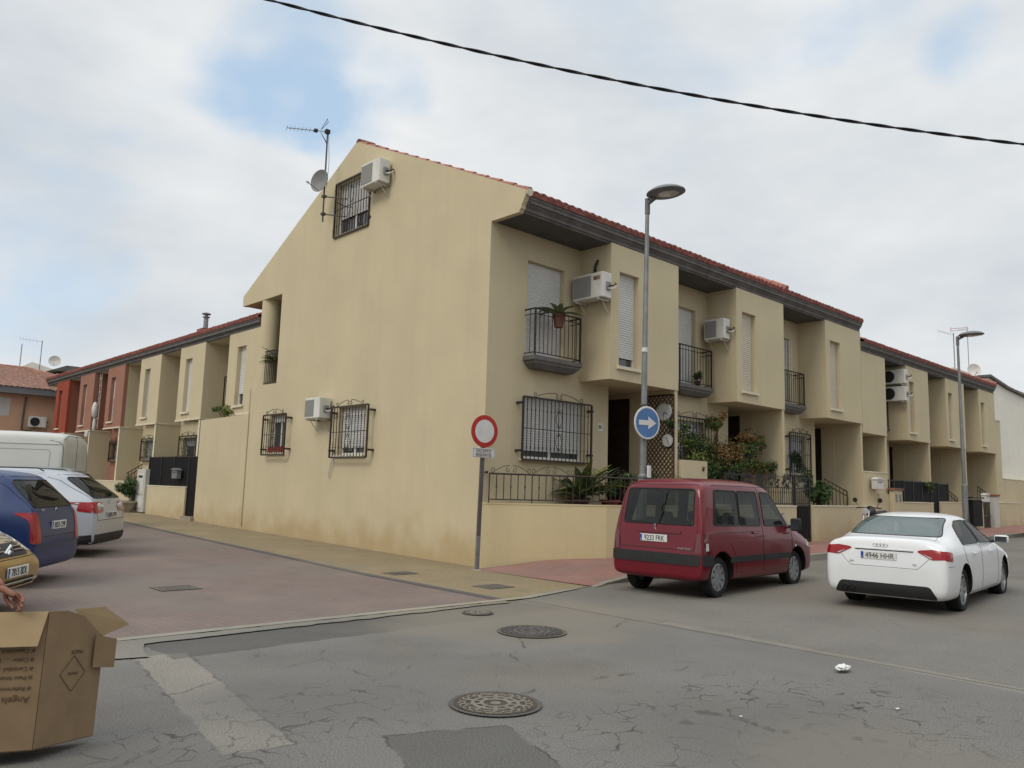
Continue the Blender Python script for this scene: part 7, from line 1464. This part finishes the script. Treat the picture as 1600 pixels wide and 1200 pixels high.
# printing is upside down: text x runs from right to left, y runs down
exL = Ld.normalized(); eyL = -up.normalized()
for k, (tx, sz, zz) in enumerate((('■ Capacidad ......', .030, .50), ('■ Color ..... blanco', .030, .455), ('■ Cantidad .......', .030, .41), ('■ Peso bruto ........', .030, .365), ('■ Referencia .......', .030, .31), ('Angels city', .048, .255))):
    text(tx.replace('■', '#'), sz, M['print'], bx, basis(exL, eyL, Ld*.04+up*zz+nl*.0085), 'print', .0004, 1.0, 'LEFT')
exR = -Rd.normalized(); nr2 = Vector((Rd.y, -Rd.x, 0)).normalized()
if nr2.y > 0: nr2 = -nr2
c = R0*.50+up*.36+nr2*.0085
text('MADE', .030, M['print'], bx, basis(exR, eyL, R0*.54+up*.475+nr2*.0085), 'print', .0004); text('FRAGIL', .022, M['print'], bx, basis(exR, eyL, c), 'print', .0004)
q = MB(); d_ = .095; rn = Rd.normalized()*.085; cs = [c+rn, c+up*d_, c-rn, c-up*d_]
for i in range(4): a, b = cs[i], cs[(i+1) % 4]; t_ = (b-a).normalized(); n_ = t_.cross(nr2)*.0018; q.prism([a-n_, b-n_, b+n_, a+n_], nr2*.0006, M['print'])
q.build('print', bx)

def skin_mesh(name, verts, edges, radii, m_, parent=None, sub=2, root=0):
    me = bpy.data.meshes.new(name); me.from_pydata([Vector(v) for v in verts], edges, []); o = bpy.data.objects.new(name, me); C.objects.link(o)
    sk_ = o.modifiers.new('skin', 'SKIN'); sk_.use_smooth_shade = True
    for i, r in enumerate(radii): me.skin_vertices[0].data[i].radius = r if isinstance(r, tuple) else (r, r)
    me.skin_vertices[0].data[root].use_root = True
    s_ = o.modifiers.new('s', 'SUBSURF'); s_.levels = sub; s_.render_levels = sub
    bpy.context.view_layer.update(); m2 = bpy.data.meshes.new_from_object(o.evaluated_get(bpy.context.evaluated_depsgraph_get())); o.modifiers.clear(); o.data = m2; m2.materials.append(m_); m2.polygons.foreach_set('use_smooth', [True]*len(m2.polygons)); o.parent = parent; return o
H = Vector((-8.955, -6.45, .845))          # wrist-side of the hand on the box rim
pe = thing('person', 'person in a dark red top gripping the cardboard box rim', 'person', (-9.62, -5.75, 0))
o0 = Vector((-9.62, -5.75, 0))
hip = Vector((-9.62, -5.75, .90)); chest = Vector((-9.55, -5.88, 1.28)); neck = Vector((-9.50, -5.97, 1.45)); head = Vector((-9.46, -6.04, 1.60))
shR = Vector((-9.72, -6.06, 1.36)); shL = Vector((-9.36, -5.78, 1.37)); elR = Vector((-9.92, -6.22, 1.10)); elL = Vector((-9.20, -5.98, 1.10)); wrL = H+Vector((-.055, .015, .055)); wrR = Vector((-9.90, -6.35, .84))
knR = Vector((-9.66, -5.86, .48)); knL = Vector((-9.50, -5.70, .48)); anR = Vector((-9.70, -5.78, .09)); anL = Vector((-9.48, -5.62, .09))
hR = hip+Vector((-.08, -.06, -.06)); hL = hip+Vector((.08, .05, -.06))
V = [hip, chest, neck, head, shR, shL, elR, elL, wrR, wrL, hR, hL, knR, knL, anR, anL, head+Vector((.01, -.02, .10)), anR+Vector((.06, -.14, -.03)), anL+Vector((.06, -.14, -.03))]
E_ = [(0, 1), (1, 2), (2, 3), (1, 4), (1, 5), (4, 6), (5, 7), (6, 8), (7, 9), (0, 10), (0, 11), (10, 12), (11, 13), (12, 14), (13, 15), (3, 16), (14, 17), (15, 18)]
Rr = [.135, .145, .058, .082, .065, .065, .048, .048, .030, .032, .095, .095, .062, .062, .045, .045, .078, .038, .038]
body = skin_mesh('body', [v-o0 for v in V], E_, Rr, M['skin'], pe)
# hands: palm and five separate fingers curled over the rim
def hand(wr, dirv, side, palmn):
    d = Vector(dirv).normalized(); pn = Vector(palmn).normalized(); s_ = d.cross(pn).normalized()*side
    verts = [wr-d*.02, wr+d*.045, wr+d*.085]; edges = [(0, 1), (1, 2)]; rad = [(.027, .020), (.036, .017), (.038, .015)]
    o_ = [skin_mesh('palm', [v-o0 for v in verts], edges, rad, M['skin'], body, 2)]
    for k, (off_, ln) in enumerate(((-.028, .070), (-.009, .080), (.010, .075), (.028, .060))):
        b = wr+d*.082+s_*off_; c1 = b+d*ln*.38-pn*ln*.16; c2 = c1+d*ln*.10-pn*ln*.40; c3 = c2-d*ln*.14-pn*ln*.30
        o_.append(skin_mesh('finger', [v-o0 for v in (b-d*.012, b, c1, c2, c3)], [(0, 1), (1, 2), (2, 3), (3, 4)], [.0095, .0098, .009, .0082, .0072], M['skin'], body, 1))
    b = wr+d*.02-s_*.022; o_.append(skin_mesh('thumb', [v-o0 for v in (b, b+d*.03-s_*.018-pn*.01, b+d*.058-s_*.020-pn*.026, b+d*.072-s_*.012-pn*.046)], [(0, 1), (1, 2), (2, 3)], [.013, .0115, .0105, .009], M['skin'], body, 1))
hand(wrL, (.80, -.35, -.55), 1, (.15, .75, .65)); hand(wrR, (.6, -.2, -.75), -1, (.3, .3, .6))
# face and hair
q = MB(); fd = Vector((.45, -.80, -.25)).normalized(); hc = head+Vector((.005, -.01, .06))-o0; sr = fd.cross(Vector((0, 0, 1))).normalized(); uu = sr.cross(fd)
q.lathe([(.0, .03), (.012, .0), (.016, -.02), (.0, -.03)], M['skin'], 10, Matrix.Translation(hc+fd*.088-uu*.015)); 
for s_ in (1, -1): q.lathe([(0, -.02), (.012, -.01), (.014, .01), (0, .03)], M['skin'], 8, Matrix.Translation(hc+sr*s_*.082-uu*.01))
q.build('nose_and_ears', body)
q = MB()
for s_ in (1, -1): q.tube([hc+fd*.078+sr*(s_*.030-.012)+uu*.015, hc+fd*.082+sr*(s_*.030)+uu*.017, hc+fd*.078+sr*(s_*.030+.012)+uu*.015], [.003, .006, .003], M['hair'], 6)
q.tube([hc+fd*.076+sr*-.025-uu*.052, hc+fd*.084-uu*.054, hc+fd*.076+sr*.025-uu*.052], .005, M['shirt'], 6); q.build('eyes_and_mouth', body)
bm = bmesh.new(); bmesh.ops.create_icosphere(bm, subdivisions=3, radius=1)
for v in bm.verts: v.co = hc-fd*.018+uu*.03+Vector((v.co.x*.098, v.co.y*.098, v.co.z*.092))*(1+.05*noise.noise(v.co*5))
bmesh.ops.delete(bm, geom=[v for v in bm.verts if (v.co-hc).dot(fd) > .045 or (v.co-hc).dot(uu) < -.05], context='VERTS'); ho = mesh_obj('hair', bm, M['hair']); ho.parent = pe
skin_mesh('shirt', [v-o0 for v in (hip+Vector((0, 0, -.02)), chest, neck-Vector((0, 0, .04)), shR, shL, shR.lerp(elR, .55), shL.lerp(elL, .55))], [(0, 1), (1, 2), (1, 3), (1, 4), (3, 5), (4, 6)], [.155, .16, .072, .078, .078, .062, .062], M['shirt'], pe)
skin_mesh('trousers', [v-o0 for v in (hip, hR, hL, knR, knL, anR+Vector((0, 0, .03)), anL+Vector((0, 0, .03)))], [(0, 1), (0, 2), (1, 3), (2, 4), (3, 5), (4, 6)], [.145, .105, .105, .078, .078, .062, .062], M['jeans'], pe)
for a_ in (anR, anL): skin_mesh('shoe', [v-o0 for v in (a_+Vector((-.02, .05, -.04)), a_+Vector((.02, -.05, -.045)), a_+Vector((.07, -.16, -.05)))], [(0, 1), (1, 2)], [(.045, .045), (.048, .042), (.042, .034)], M['shoe'], pe)
